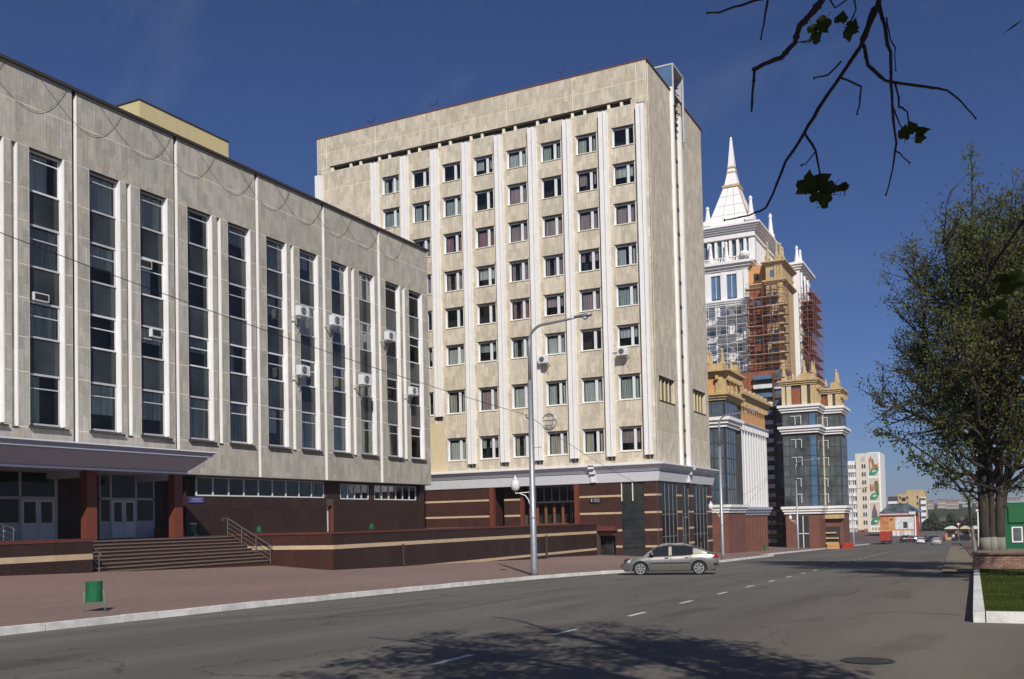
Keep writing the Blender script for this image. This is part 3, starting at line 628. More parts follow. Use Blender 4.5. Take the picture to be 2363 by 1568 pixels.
# air conditioners on the hall
def make_ac(name, label, group, c, face='y', s=1.0):
    """outdoor unit on brackets; face 'y': hangs on a wall at y=c.y facing -y, 'x': on a wall facing -x"""
    t = thing(name, label, 'air conditioner', c, group)
    def T(p): return p if face == 'y' else (p[1], -p[0], p[2])
    def bx(nm, a, d, m, par=t):
        A = T(a); D = T(d); lo = tuple(min(A[i], D[i])*s+c[i] for i in range(3)); hi = tuple(max(A[i], D[i])*s+c[i] for i in range(3)); return obj(nm, MB().box(lo, hi), m, par)
    body = bev(bx('body', (-.43, -.78, -.30), (.43, -.42, .30), 'frame'), 0.02)
    bx('bracket', (-.36, -.78, -.36), (-.30, -.02, -.30), 'frameG'); bx('bracket', (.30, -.78, -.36), (.36, -.02, -.30), 'frameG')
    b = MB()
    if face == 'y': b.lathe((c[0]-0.08*s, c[1]-0.78*s, c[2]), [(0.23*s, -0.012), (0.23*s, 0.01)], 20, axis='y')
    else: b.lathe((c[0]-0.78*s, c[1]+0.08*s, c[2]), [(0.23*s, -0.012), (0.23*s, 0.01)], 20, axis='x')
    g = obj('fan_grille', b, 'black', body)
    b = MB()
    cc = (c[0]-0.08*s, c[1]-0.795*s, c[2]) if face == 'y' else (c[0]-0.795*s, c[1]+0.08*s, c[2])
    for rr in (0.06, 0.13, 0.2):
        pts = [(cc[0]+rr*s*math.cos(a*math.pi/8), cc[1], cc[2]+rr*s*math.sin(a*math.pi/8)) if face == 'y' else (cc[0], cc[1]+rr*s*math.cos(a*math.pi/8), cc[2]+rr*s*math.sin(a*math.pi/8)) for a in range(17)]
        b.tube(pts, 0.008*s, 4)
    obj('guard_ring', b, 'frameG', body)
    pp = [T(p) for p in ((.2, -.5, -.3), (.22, -.3, -.55), (.22, -.03, -1.2))]
    obj('pipe', MB().tube([tuple(p[i]*s+c[i] for i in range(3)) for p in pp], 0.018, 5), 'frameG', t)
    return t
G1 = 'outdoor air conditioning units on the stone hall'
for (x, z, lab, s) in ((44.36, 12.95, 'upper unit of the leftmost pair above one another on the hall facade', 1.0), (44.36, 9.36, 'lower unit of the leftmost pair above one another on the hall facade', 1.0), (47.5, 12.95, 'white unit on the upper row, second from the left on the hall facade', 1.05), (50.4, 9.54, 'largest white unit, on the lower row right of the pair', 1.15), (53.4, 12.97, 'white unit on the upper row nearest the right end of the hall', 1.0), (56.2, 9.48, 'lowest rightmost white unit beside the last window strip of the hall', 0.95)):
    make_ac('air_conditioner', lab, G1, (x-0.05, YA, z), 'y', s)
for (x0, z0, w, h, lab) in ((33.05, 13.15, 0.75, 0.42, 'window air conditioner box in the third window strip, upper one'), (33.75, 9.75, 0.62, 0.42, 'small white framed window unit in the third window strip, lower one'), (27.35, 11.2-0.9, 0.75, 0.36, 'rusty window air conditioner in the first full window strip')):
    t = thing('window_air_conditioner', lab, 'air conditioner', (x0+w/2, YA+0.3, z0), 'box units set into the hall windows')
    ub('casing', (x0, YA+0.12, z0), (x0+w, YA+0.5, z0+h), 'frame', t); ub('grille', (x0+0.06, YA+0.1, z0+0.06), (x0+w-0.06, YA+0.12, z0+h-0.05), 'black', t)

# ------------------------------------------------------------------ terrace, stairs, ramps walls
YT, XS0, XS1, YS = 28.82, 25.9, 36.1, 32.6
ter = thing('terrace_wall', 'dark granite terrace retaining wall with beige stripes running along the pavement', 'wall', (53, YT, -2))
ub('core', (XS1+0.05, YT+0.03, -3.6), (69.9, 32, -0.46), 'gjoint', ter)
def banded(parent, axis, fixed, a0, a1, tw, zb, m):
    """rows of tiles between beige stripes; axis as in tiles()"""
    for (z0, z1, mm) in ((-3.55, -2.50, m), (-2.50, -2.32, 'beige'), (-2.32, -1.17, m), (-1.17, -0.96, 'beige'), (-0.96, -0.44, m)):
        if z1 < zb: continue
        zz = max(z0, zb)
        nm = 'stripe_stone' if mm == 'beige' else 'granite_tile'
        if mm == 'beige': tiles(parent, axis, fixed, a0, a1, zz, z1, tw*2, 9, mm, t=0.036, name=nm)
        else: tiles(parent, axis, fixed, a0, a1, zz, z1, tw, 9, mm, name=nm)
banded(ter, 'x', YT+0.03, XS1+0.02, 69.0, 0.78, -3.55, 'granite2')
# flank facing the stairs
ub('core', (XS1+0.03, YT+0.05, -3.2), (XS1+0.4, 35.6, -0.46), 'gjoint', ter)
banded(ter, 'y', XS1+0.03, YT+0.0, 35.6, 0.75, -2.32, 'granite')
obj('coping', MB().box((XS1-0.04, YT-0.04, -0.44), (69.4, YT+0.35, -0.33)), 'coping', ter)
obj('coping', MB().box((XS1-0.04, YT+0.35, -0.44), (XS1+0.3, 35.5, -0.33)), 'coping', ter)
for x in (41.9, 59.6):
    obj('drain_pipe', MB().tube([(x, YT-0.06, -1.1), (x, YT-0.09, -1.2), (x, YT-0.07, -1.35), (x, YT-0.07, pz(x, YT)+0.12), (x+0.02, YT-0.2, pz(x, YT)+0.03)], 0.065 if x < 50 else 0.09, 8), 'roofdark', ter)
left = thing('terrace_wall', 'short dark granite terrace wall with one beige stripe left of the stairs', 'wall', (20, YS, -1.2))
ub('core', (6, YS+0.03, -2.2), (XS0-0.02, 35.6, -0.46), 'gjoint', left)
for (z0, z1, mm) in ((-2.1, -1.14, 'granite2'), (-1.14, -0.90, 'beige'), (-0.90, -0.42, 'granite2')):
    tiles(left, 'x', YS+0.03, 8, XS0-0.02, z0, z1, 0.85 if mm != 'beige' else 1.7, 9, mm, t=0.036 if mm == 'beige' else 0.03, name='stripe_stone' if mm == 'beige' else 'granite_tile')
obj('coping', MB().box((6, YS-0.03, -0.42), (XS0+0.02, YS+0.35, -0.30)), 'coping', left)
ub('terrace_floor', (6, YS+0.05, -0.6), (XS0, 40, -0.44), 'paver2', None, 'structure'); ub('terrace_floor', (XS0, 35.45, -0.6), (XS1+0.05, 40, -0.44), 'paver2', None, 'structure'); ub('terrace_floor', (XS1+0.05, YT+0.1, -0.6), (70, 40, -0.445), 'paver2', None, 'structure'); ub('terrace_floor', (59, 40, -0.6), (72, 62, -0.445), 'paver2', None, 'structure')
st = thing('staircase', 'wide flight of dark granite steps up to the hall entrance', 'stairs', (31, 34, -1.6))
NS = 9; r_ = 0.152; td = (35.45-YS)/NS
for i in range(NS):
    z1 = -0.44-r_*(NS-1-i); y0 = YS+td*i
    obj('step', MB().box((XS0, y0+0.03, z1-r_-0.3), (XS1, 35.5, z1-0.045)), 'granite', st); 
    obj('tread', MB().box((XS0, y0-0.01, z1-0.045), (XS1, y0+td+0.03, z1)), 'tread', st)
def railing(x, lab, y0, y1, z0, z1, posts):
    t = thing('stair_railing', lab, 'railing', (x, (y0+y1)/2, (z0+z1)/2))
    L_ = [(x, y0-0.12, z0+0.82), (x, y0, z0+0.92), (x, y1, z1+0.92), (x, y1+0.35, z1+0.92), (x, y1+0.38, z1+0.80)]
    obj('handrail', MB().tube(L_, 0.03, 8), 'steel', t)
    for k in range(1, 4):
        o_ = 0.92*k/4; obj('rail', MB().tube([(x, y0, z0+o_), (x, y1, z1+o_)], 0.012, 6), 'steel', t)
    for i in range(posts):
        f = i/(posts-1); obj('post', MB().tube([(x, y0+(y1-y0)*f, z0+(z1-z0)*f-0.02), (x, y0+(y1-y0)*f, z0+(z1-z0)*f+0.92)], 0.02, 8), 'steel', t)
railing(XS1-0.22, 'steel railing along the right edge of the entrance steps', YS-0.1, 35.3, -1.85, -0.45, 4)
railing(XS0+0.22, 'steel railing at the left foot of the entrance steps', YS-0.05, 33.3, -1.80, -1.45, 2)
railing(24.2, 'short steel rail at the ramp on the terrace left of the steps', 35.0, 36.2, -0.75, -0.45, 3)

# ------------------------------------------------------------------ building B: the nine-storey tower
XT, YC = 70.0, 23.9
tow = thing('office_tower', 'nine storey cream stone office tower with white vertical fins above a red granite base', 'building', (78, 40, -0.5))
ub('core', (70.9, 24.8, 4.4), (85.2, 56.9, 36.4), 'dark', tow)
ub('roof', (69.95, 23.82, 36.72), (85.7, 57.2, 36.80), 'roofred', tow)
ub('wall', (70.34, 24.25, 4.3), (70.5, 57.0, 4.98), 'joint', tow); ub('wall', (70.34, 24.2, 33.8), (70.6, 57.0, 36.7), 'joint', tow)
ub('wall', (70.3, 24.24, 4.3), (76.4, 24.4, 36.7), 'joint', tow); ub('wall', (78.0, 24.24, 4.3), (85.4, 24.4, 36.7), 'joint', tow)
ub('wall', (85.44, 23.95, 3), (85.5, 57, 36.7), 'stoneT', tow); ub('wall', (70.3, 57.06, -0.4), (85.4, 57.12, 36.7), 'stoneT', tow)
fins = [24.47+3.235*k for k in range(9)]                 # 24.47 .. 50.35
rowsT = [(31.66, 30.12), (28.68, 26.98), (25.42, 23.72), (22.06, 20.33), (18.78, 17.05), (15.50, 13.78), (11.50, 9.50), (7.29, 5.36)]
G0 = 0.026
JT = MB()
def panT(y0, y1, z0, z1, x=70.0, name='panel'):
    JT.box((x+0.008, y0+0.001, z0+0.001), (x+0.05, y1-0.001, z1-0.001))
    if z1-z0 > 0.03: ub(name, (x, y0+G0, z0+G0), (x+0.34, y1-G0, z1-G0), 'stoneT', tow)
rp_ = 0.36
def wall_row(y0, y1, zs):
    for a, c in zip(zs, zs[1:]): panT(y0, y1, a, c)
win_mesh = {}
def window_meshes(h):
    k = round(h, 2)
    if k in win_mesh: return win_mesh[k]
    w = 1.84; yy = w/2; b = MB()   # local: x depth (+ inwards), y along the wall, z up from the sill
    b.box((0.20, -yy, 0), (0.28, yy, 0.10)); b.box((0.20, -yy, h-0.12), (0.28, yy, h)); b.box((0.20, yy-0.08, 0.1), (0.28, yy, h-0.12)); b.box((0.20, -yy, 0.1), (0.28, -yy+0.10, h-0.12))
    b.box((0.16, -0.42, 0.1), (0.29, -0.20, h-0.12)); b.box((0.21, -0.84, 0.1), (0.27, -0.79, h-0.12))
    fr = b.mesh('window_frame', 'frame')
    rv = (MB().box((-0.01, yy-0.015, 0), (0.2, yy+0.02, h-0.02)).mesh('jamb', 'white'), MB().box((-0.01, -yy-0.02, 0), (0.2, -yy+0.01, h-0.02)).mesh('jamb', 'white'))
    b = MB(); b.box((-0.06, -yy-0.03, -0.05), (0.22, yy+0.03, 0.0)); si = b.mesh('sill', 'joint')
    b = MB(); b.box((-0.01, -yy-0.05, h-0.02), (0.2, yy+0.08, h+0.07)); li = b.mesh('head_strip', 'roofdark')  # dark strip stands in for the shadow at the window head
    p1 = MB().box((0.235, -0.20, 0.1), (0.243, yy-0.08, h-0.12)).mesh('pane', 'glass'); p2 = MB().box((0.235, -yy+0.10, 0.1), (0.243, -0.42, h-0.12)).mesh('pane', 'glass')
    cur = {}
    for cn in ('cur_pink', 'cur_rose', 'cur_white', 'cur_grey', 'cur_cream'):
        L_ = []
        for v in range(3):
            b = MB(); spans = [[(-0.8, 0.8)], [(0.15, 0.8), (-0.8, -0.5)], [(-0.8, 0.1), (0.5, 0.8)]][v]
            for (a, c) in spans:
                n = int((c-a)*22); 
                for q in range(n+1):
                    y = a+(c-a)*q/n; x = 0.36+0.03*math.sin(q*1.7+v); b.v += [(x, y, 0.08), (x, y, h-0.3 if v != 2 else h-0.2)]
                k0 = len(b.v)-2*(n+1)
                for q in range(n): b.f.append((k0+2*q, k0+2*q+2, k0+2*q+3, k0+2*q+1)); b.m.append(0)
            L_.append(b.mesh('curtain', cn, recalc=False))
        cur[cn] = L_
    win_mesh[k] = (fr, rv, si, li, p1, p2, cur); return win_mesh[k]
def place(name, me, parent, world_pos):
    o = bpy.data.objects.new(name, me); link(o, parent, world_pos); return o
CUR = ['cur_white', None, 'cur_pink', 'cur_pink', 'cur_rose', None, 'cur_white', 'cur_grey']
rowcur = [[None, 'cur_white', 'cur_grey', None, 'cur_white', None, None, 'cur_white'], ['cur_white', 'cur_pink', None, 'cur_pink', None, 'cur_grey', 'cur_grey', 'cur_grey'], ['cur_pink', 'cur_pink', 'cur_pink', 'cur_pink', 'cur_rose', 'cur_rose', 'cur_pink', None],
          ['cur_white', 'cur_pink', 'cur_pink', 'cur_pink', 'cur_white', 'cur_pink', 'cur_pink', None], ['cur_grey', 'cur_pink', 'cur_pink', 'cur_rose', None, None, None, None], ['cur_white', None, 'cur_white', 'cur_grey', 'cur_grey', 'cur_white', 'cur_white', None],
          ['cur_grey', 'cur_white', 'cur_white', 'cur_white', 'cur_pink', 'cur_cream', None, None], ['cur_pink', 'cur_cream', 'cur_cream', 'cur_cream', 'cur_white', 'cur_white', 'cur_white', None]]
for k in range(8):
    y0, y1 = fins[k]+0.34, fins[k+1]-0.34        # bay between fins
    ws = y0+0.31; we = ws+1.84
    sills = []
    zs = [33.36]
    for (zt, zb) in rowsT: zs += [zt, zb]
    zs.append(4.30)
    for i in range(0, len(zs)-1, 2):
        zt, zb = zs[i], zs[i+1]                   # spandrel from zt down to zb
        mid = (zt+zb)/2
        panT(y0, y1, zb, zt)
    for i, (zt, zb) in enumerate(rowsT):
        panT(y0, ws, zb, zt); panT(we, y1, zb, zt)
        fr, rv, si, li, p1, p2, cur = window_meshes(zt-zb)
        pos = (70.0, (ws+we)/2, zb); w = place('window', fr, tow, pos)
        place('jamb', rv[0], w, pos); place('jamb', rv[1], w, pos); place('sill', si, w, pos); place('head_strip', li, w, pos); place('pane', p1, w, pos); place('pane', p2, w, pos)
        cn = rowcur[i][k]
        if cn is None and R.random() < 0.25: cn = 'cur_white'
        if cn:
            co = place('curtain', cur[cn][R.choice((0, 0, 1, 2))], w, pos)
            if R.random() < 0.3: f_ = R.uniform(0.45, 0.75); co.scale.z = f_; co.location.z += (zt-zb)*0.9*(1-f_)
def fin(y, z0, z1):
    b = MB()
    b.box((69.72, y-0.34, z0), (70.05, y+0.34, z1)); o = None
    b = MB().box((69.66, y-0.335, z0), (70.06, y-0.07, z1)).box((69.66, y+0.0, z0), (70.06, y+0.335, z1)).box((69.80, y-0.07, z0), (70.06, y+0.0, z1))
    f = obj('fin', b, 'white', tow)
    for s_ in (-0.2, 0.17): obj('fin_bracket', MB().prism([(69.70, z0), (70.0, z0), (70.0, z0-0.30)], 'y', y+s_-0.07, y+s_+0.07), 'roofdark', tow); obj('fin_cap', MB().box((69.72, y+s_-0.06, z1), (70.0, y+s_+0.06, z1+0.12)), 'roofdark', tow)
for k, y in enumerate(fins): fin(y, 4.98 if k < 6 else (9.3 if k == 6 else 4.98), 33.12)
fin(56.75, 8, 33.12)
for k in range(9):  # strips behind the fins
    ub('panel', (70.06, fins[k]-0.34, 4.3), (70.34, fins[k]+0.34, 33.36), 'stoneT', tow)
# blank bay at the far left, row panels
for a, c in zip([33.36, 31.66, 28.68, 25.42, 22.06, 18.78, 15.5, 11.5], [31.66, 28.68, 25.42, 22.06, 18.78, 15.5, 11.5, 4.3]): panT(50.69, 57.05, c, a)
panT(23.95, 24.12, 4.3, 33.36)
# corner strip slabs and the attic
zz = 4.3
while zz < 33.3: ub('quoin_panel', (69.985, 23.93, zz+0.01), (70.3, 24.12, min(zz+1.62, 33.36)-0.01), 'stoneT', tow); zz += 1.64
ub('slot_back', (70.25, 25.3, 33.36), (70.3, 55.4, 33.80), 'dark', tow); ub('slot_lintel', (69.93, 25.2, 33.78), (70.05, 55.5, 33.84), 'roofdark', tow)
panT(23.95, 25.3, 33.36, 33.80); panT(55.4, 57.05, 33.36, 33.8)
for k in range(19): y = 26.0+k*1.62-(0.5 if k % 2 else 0); ub('slot_post', (70.02, y, 33.37), (70.2, y+0.22, 33.76), 'joint', tow)
ya = [23.95, 24.8, 30.4, 36.6, 43.4, 50.3, 55.9, 57.05]
for a, c in zip(ya, ya[1:]): panT(a, c, 33.8, 35.2); panT(a, c, 35.2, 36.72)
# side elevation with the stair slot
def panS(x0, x1, z0, z1):
    JT.box((x0+0.001, 23.93, z0+0.001), (x1-0.001, 23.97, z1-0.001)); ub('panel', (x0+G0, 23.92, z0+G0), (x1-G0, 24.24, z1-G0), 'stoneT', tow)
zsS = [4.3, 6.9, 9.43, 11.41, 14.1, 17.4, 20.7, 24.0, 27.3, 30.6, 33.6, 36.72]
for z0, z1 in zip(zsS, zsS[1:]):
    for (x0, x1, wx0, wx1) in ((70.34, 76.1, 71.1, 75.0), (78.6, 85.44, 80.5, 84.3)):
        if z0 == 9.43:
            panS(x0, wx0, z0, z1); panS(wx1, x1, z0, z1)
            b = MB(); b.box((wx0, 24.10, z0), (wx1, 24.2, z0+0.08)); b.box((wx0, 24.10, z1-0.08), (wx1, 24.2, z1))
            for q in range(5): xx = wx0+(wx1-wx0)*q/4; b.box((xx-0.06, 24.06, z0+0.08), (xx+0.06, 24.19, z1-0.08))
            w = obj('window', b, 'cream', tow)
            for q in range(4): xa = wx0+(wx1-wx0)*q/4+0.06; xb = wx0+(wx1-wx0)*(q+1)/4-0.06; ub('pane', (xa, 24.20, z0+0.08), (xb, 24.21, z1-0.08), 'carglass', w)
            ub('sill', (wx0-0.05, 23.86, z0-0.06), (wx1+0.05, 24.3, z0), 'roofdark', w); ub('head_strip', (wx0-0.05, 23.9, z1-0.05), (wx1+0.05, 24.3, z1+0.02), 'roofdark', w)
        else:
            panS(x0, x1, z0, z1)
for (a, c) in ((76.1, 76.45), (78.2, 78.6)):
    obj('fin', MB().box((a, 23.68, 4.4), (c, 24.25, 37.0 if a < 77 else 35.2)), 'white', tow)
ub('slot_back', (76.45, 24.02, 4.4), (78.2, 24.1, 36.7), 'olive', tow)
for k in range(15): z = 5.2+k*2.15; ub('slot_light', (76.9, 23.97, z), (78.1, 24.02, z+0.25), 'dark', tow)
obj('joint_mortar', JT, 'joint', tow, recalc=False, kind='stuff')
# glazed lantern box at the roof edge over the slot
lb = thing('roof_lantern', 'small glazed steel box at the roof edge above the tower stair slot', 'lantern', (78, 25, 36.8))
b = MB().box((76.2, 23.6, 38.95), (79.2, 26.6, 39.1)).box((76.2, 23.6, 35.4), (76.32, 23.72, 38.95)).box((79.05, 23.6, 33.2), (79.2, 23.75, 38.95)).box((76.2, 26.4, 36.8), (76.32, 26.6, 38.95)).box((79.05, 26.4, 36.8), (79.2, 26.6, 38.95))
fr = obj('frame', b, 'frameG', lb); ub('side_glass', (76.24, 23.74, 36.84), (76.28, 26.38, 38.93), 'glassBB', lb); ub('back_wall', (79.1, 23.8, 36.8), (79.16, 26.35, 38.9), 'frameG', lb)
b = MB(); 
for k in range(9): z = 33.6+k*0.55; b.tube([(76.6+0.25*(k % 2), 24.0, z), (78.7-0.2*(k % 3), 23.9, z+0.35)], 0.05, 5); b.box((76.9+0.2*(k % 3), 23.8, z), (77.5+0.3*(k % 2), 24.0, z+0.22))
obj('bracket_steel', b, 'black', lb)
# roof antennas
for (y, h, lab) in ((51.0, 0.9, 'tiny double lamp mast on the tower roof edge, left one'), (44.2, 1.1, 'tiny double lamp mast on the tower roof edge, middle one'), (31.6, 1.3, 'thin aerial on the tower roof edge near the corner')):
    t = thing('roof_mast', lab, 'mast', (70.4, y, 36.8)); obj('mast', MB().tube([(70.4, y, 36.7), (70.4, y, 36.8+h*0.6)], 0.03, 5), 'black', t)
    obj('crossarm', MB().tube([(70.4, y+0.45, 36.8+h), (70.4, y+0.25, 36.8+h*0.6), (70.4, y-0.25, 36.8+h*0.6), (70.4, y-0.45, 36.8+h)], 0.03, 5), 'black', t)
# emblem: open wire circle with cross bars
em = thing('wall_emblem', 'round metal outline emblem with crossing bars on the tower front between the fins', 'emblem', (69.9, 33.22, 8.2))
ring = [(69.93, 33.22+0.66*math.cos(a*math.pi/16), 8.2+0.66*math.sin(a*math.pi/16)) for a in range(33)]
obj('ring', MB().tube(ring, 0.028, 5), 'lamp', em)
b = MB()
for p, q in (((0.0, .85), (0.0, -.62)), ((-.6, .12), (.6, .12)), ((-.35, .5), (.3, .5)), ((-.3, -.3), (.35, -.3)), ((-.33, .5), (-.33, -.3)), ((.2, .12), (.2, -.5)), ((-.15, .12), (-.15, -.5)), ((-.4, -.5), (-.05, -.5)), ((.1, -.5), (.4, -.5))): b.tube([(69.93, 33.22+p[0], 8.2+p[1]), (69.93, 33.22+q[0], 8.2+q[1])], 0.024, 5)
obj('bars', b, 'lamp', em)
G2 = 'outdoor air conditioning units on the tower front'
make_ac('air_conditioner', 'white unit left of the emblem column under a sixth floor window of the tower', G2, (69.98, 33.35, 13.3), 'x', 1.0)
ac2 = make_ac('air_conditioner', 'white unit with a slim pipe under the rightmost tower window column', G2, (69.98, 26.3, 13.28), 'x', 1.0)
obj('pipe_run', MB().tube([(69.9, 28.1, 13.2), (69.88, 28.05, 13.42), (69.88, 26.8, 13.45)], 0.04, 6), 'white', ac2)
# yellow plaster patch and low window behind the hall corner
ub('plaster', (69.97, 43.4, 4.3), (70.0, 50.0, 8.7), 'cream', tow)
# cornice of the base
def cornice(name, prof, parent, y1):
    """prof: (offset, z) outline, runs along the front (x = XT-offset) and round the corner along the side (y = YC-offset)"""
    b = MB(); n = len(prof)
    secs = []
    secs.append([(XT-o, y1, z) for (o, z) in prof]); secs.append([(XT-o, YC-o, z) for (o, z) in prof]); secs.append([(85.7, YC-o, z) for (o, z) in prof])
    for s_ in secs: b.v += s_
    for k in range(2):
        for j in range(n-1): b.f.append((k*n+j, k*n+j+1, (k+1)*n+j+1, (k+1)*n+j)); b.m.append(0)
    b.f.append(tuple(2*n+j for j in range(n))); b.m.append(0); b.f.append(tuple(range(n))[::-1]); b.m.append(0)
    return obj(name, b, 'whiteM', parent)
cornice('cornice_fascia', [(-0.3, 2.90), (0.08, 2.90), (0.30, 3.62), (0.0, 3.66)], tow, 57)
cornice('cornice_cove', [(-0.3, 3.66), (0.12, 3.70), (0.18, 3.84), (0.42, 3.93), (0.46, 4.03), (0.60, 4.07), (0.62, 4.16), (0.78, 4.20), (0.78, 4.30), (-0.3, 4.50)], tow, 57)
b = MB().box((69.22, 29.05, 4.02), (69.9, 29.55, 4.34)).box((69.5, 29.05, 3.62), (69.95, 29.55, 4.02)).box((69.72, 29.1, 2.95), (69.99, 29.5, 3.62)); obj('cornice_block', b, 'whiteM', tow)
b = MB().box((77.5, 23.1, 4.02), (77.9, 23.8, 4.34)).box((77.5, 23.4, 3.62), (77.9, 23.85, 4.02)).box((77.5, 23.6, 2.95), (77.9, 23.89, 3.62)); obj('cornice_block', b, 'whiteM', tow)
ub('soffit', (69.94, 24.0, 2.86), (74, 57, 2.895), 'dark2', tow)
# base walls with stripes
STR = [(1.72, 1.89), (0.34, 0.51), (-1.06, -0.88), (-2.36, -2.18)]
def base_wall(axis, fixed, a0, a1, zb, tw=0.62, back=0.25):
    if axis == 'y': ub('wall', (fixed+0.03, a0, zb-0.3), (fixed+back, a1, 2.89), 'gjoint', tow)
    else: ub('wall', (a0, fixed+0.03, zb-0.3), (a1, fixed+back, 2.89), 'gjoint', tow)
    z = 2.88
    for (s0, s1) in STR+[(-9, -9)]:
        lo = max(s1, zb) if s1 > -8 else zb
        if z > lo: tiles(tow, axis, fixed+0.03, a0, a1, lo, z, tw, 0.7, 'granite')
        if s1 < zb: break
        tiles(tow, axis, fixed+0.03, a0, a1, s0, s1, 1.3, 9, 'beige', t=0.045, name='stripe_stone'); z = s0
zg = pz(70, 26)-0.1
base_wall('y', XT, 24.0, 25.06, zg); base_wall('y', XT, 27.0, 27.55, zg, 0.55); base_wall('y', XT, 29.0, 31.05, -0.44); base_wall('y', XT, 39.1, 50, -0.44, 0.8)
ub('wall', (70.0, 27.55, -0.6), (70.25, 29.0, 2.89), 'gjoint', tow)
tiles(tow, 'y', 70.0, 27.55, 29.0, -0.88, 2.88, 0.6, 0.7, 'granite'); tiles(tow, 'y', 69.97, 27.55, 29.0, 0.34, 0.51, 1.3, 9, 'beige', name='stripe_stone'); tiles(tow, 'y', 69.97, 27.55, 29.0, 1.72, 1.89, 1.3, 9, 'beige', name='stripe_stone')
ub('wall', (70.0, 29.0, -3.6), (70.3, 29.3, -0.6), 'granite', tow)
# dark panelled bay
b = MB()
for z in (1.34,): b.box((69.99, 25.06, z-0.02), (70.06, 27.0, z+0.02))
ub('bay_back', (70.1, 25.06, zg-0.2), (70.2, 27.0, 2.9), 'dark', tow)
for j in range(2):
    for i in range(6):
        z0 = zg+(1.32-zg)*i/6; z1 = zg+(1.32-zg)*(i+1)/6; ub('dark_panel', (70.03, 25.08+j*0.96, z0+0.01), (70.08, 25.08+(j+1)*0.96-0.02, z1-0.01), 'spandrel', tow)
    ub('pane', (70.06, 25.1+j*0.96, 1.36), (70.07, 25.08+(j+1)*0.96-0.04, 2.86), 'glassD', tow)
ub('mullion', (70.0, 26.0, 1.36), (70.08, 26.07, 2.86), 'frame', tow); ub('mullion', (70.0, 26.94, 1.36), (70.08, 27.0, 2.86), 'frame', tow)
# small service door under a red hood
ub('door_recess', (70.5, 27.55, -3.8), (70.55, 29.1, -0.9), 'granite2', tow); dd = obj('door', MB().box((70.42, 27.85, -3.6), (70.48, 28.75, -1.75)), 'spandrel', tow); obj('handle', MB().box((70.38, 27.95, -2.7), (70.42, 28.0, -2.5)), 'steel', dd)
ub('door_jamb', (70.0, 27.5, -3.6), (70.5, 27.6, -1.0), 'granite', tow); ub('door_hood', (69.2, 27.35, -0.98), (70.1, 29.35, -0.62), 'coping', tow); ub('door_lintel', (69.6, 27.55, -1.35), (70.45, 29.0, -1.05), 'wood', tow)
# recessed entrance
ub('wall', (72.6, 31.0, -0.6), (72.7, 39.2, 2.9), 'dark2', tow)
for y in (30.78, 38.72): obj('entrance_pillar', MB().box((69.75, y-0.13, -0.44), (70.15, y+0.25, 2.88)), 'graniteR', tow)
ub('wall', (70.2, 38.97, -0.44), (72.6, 39.1, 2.88), 'granite', tow)
base_wall('y', 71.0, 36.6, 38.2, -0.44, 0.8, back=0.2)
obj('side_pillar', MB().box((70.9, 36.35, -0.44), (71.3, 36.6, 2.88)), 'graniteR', tow)
f = obj('entrance_glazing', MB().box((71.98, 31.1, 1.48), (72.08, 36.4, 1.58)).box((71.98, 31.1, 2.8), (72.08, 36.4, 2.88)), 'frame', tow)
for k in range(8): y = 31.2+k*0.73; ub('mullion', (71.98, y-0.03, 1.58), (72.06, y+0.03, 2.8), 'frameG', f); ub('pane', (72.0, y+0.03, 1.58), (72.01, y+0.7, 2.8), 'glass', f)
for k in range(6):
    y0 = 31.5+k*0.8
    b = MB().box((71.95, y0, -0.42), (72.05, y0+0.10, 1.48)).box((71.95, y0+0.68, -0.42), (72.05, y0+0.78, 1.48)).box((71.95, y0+0.10, 1.38), (72.05, y0+0.68, 1.48)).box((71.95, y0+0.10, -0.42), (72.05, y0+0.68, -0.30))
    d = obj('door', b, 'wood', tow); ub('pane', (72.0, y0+0.10, -0.30), (72.01, y0+0.68, 1.38), 'glass', d)
    if k == 0:
        ub('exit_sign', (71.93, y0+0.18, 1.12), (71.95, y0+0.60, 1.24), 'green', d); ub('sign_figure', (71.915, y0+0.22, 1.16), (71.928, y0+0.56, 1.2), 'net', d)
        obj('handle', MB().tube([(71.9, y0+0.66, 0.1), (71.9, y0+0.66, 0.6)], 0.025, 6), 'steel', d)
ns = thing('wall_sign', 'small black plate with silver writing on the granite right of the tower entrance', 'sign', (69.95, 29.2, 1.58))
ub('plate', (69.90, 28.7, 1.30), (69.94, 29.72, 1.72), 'black', ns)
b = MB()
b.box((69.885, 29.50, 1.38), (69.895, 29.58, 1.64))
for z in (1.62, 1.54, 1.46, 1.38):
    y = 29.36
    while y > 28.85: w = R.uniform(.03, .06); b.box((69.885, y-w, z-0.014), (69.895, y, z+0.014)); y -= w+0.02
obj('lettering', b, 'silver_text', ns)
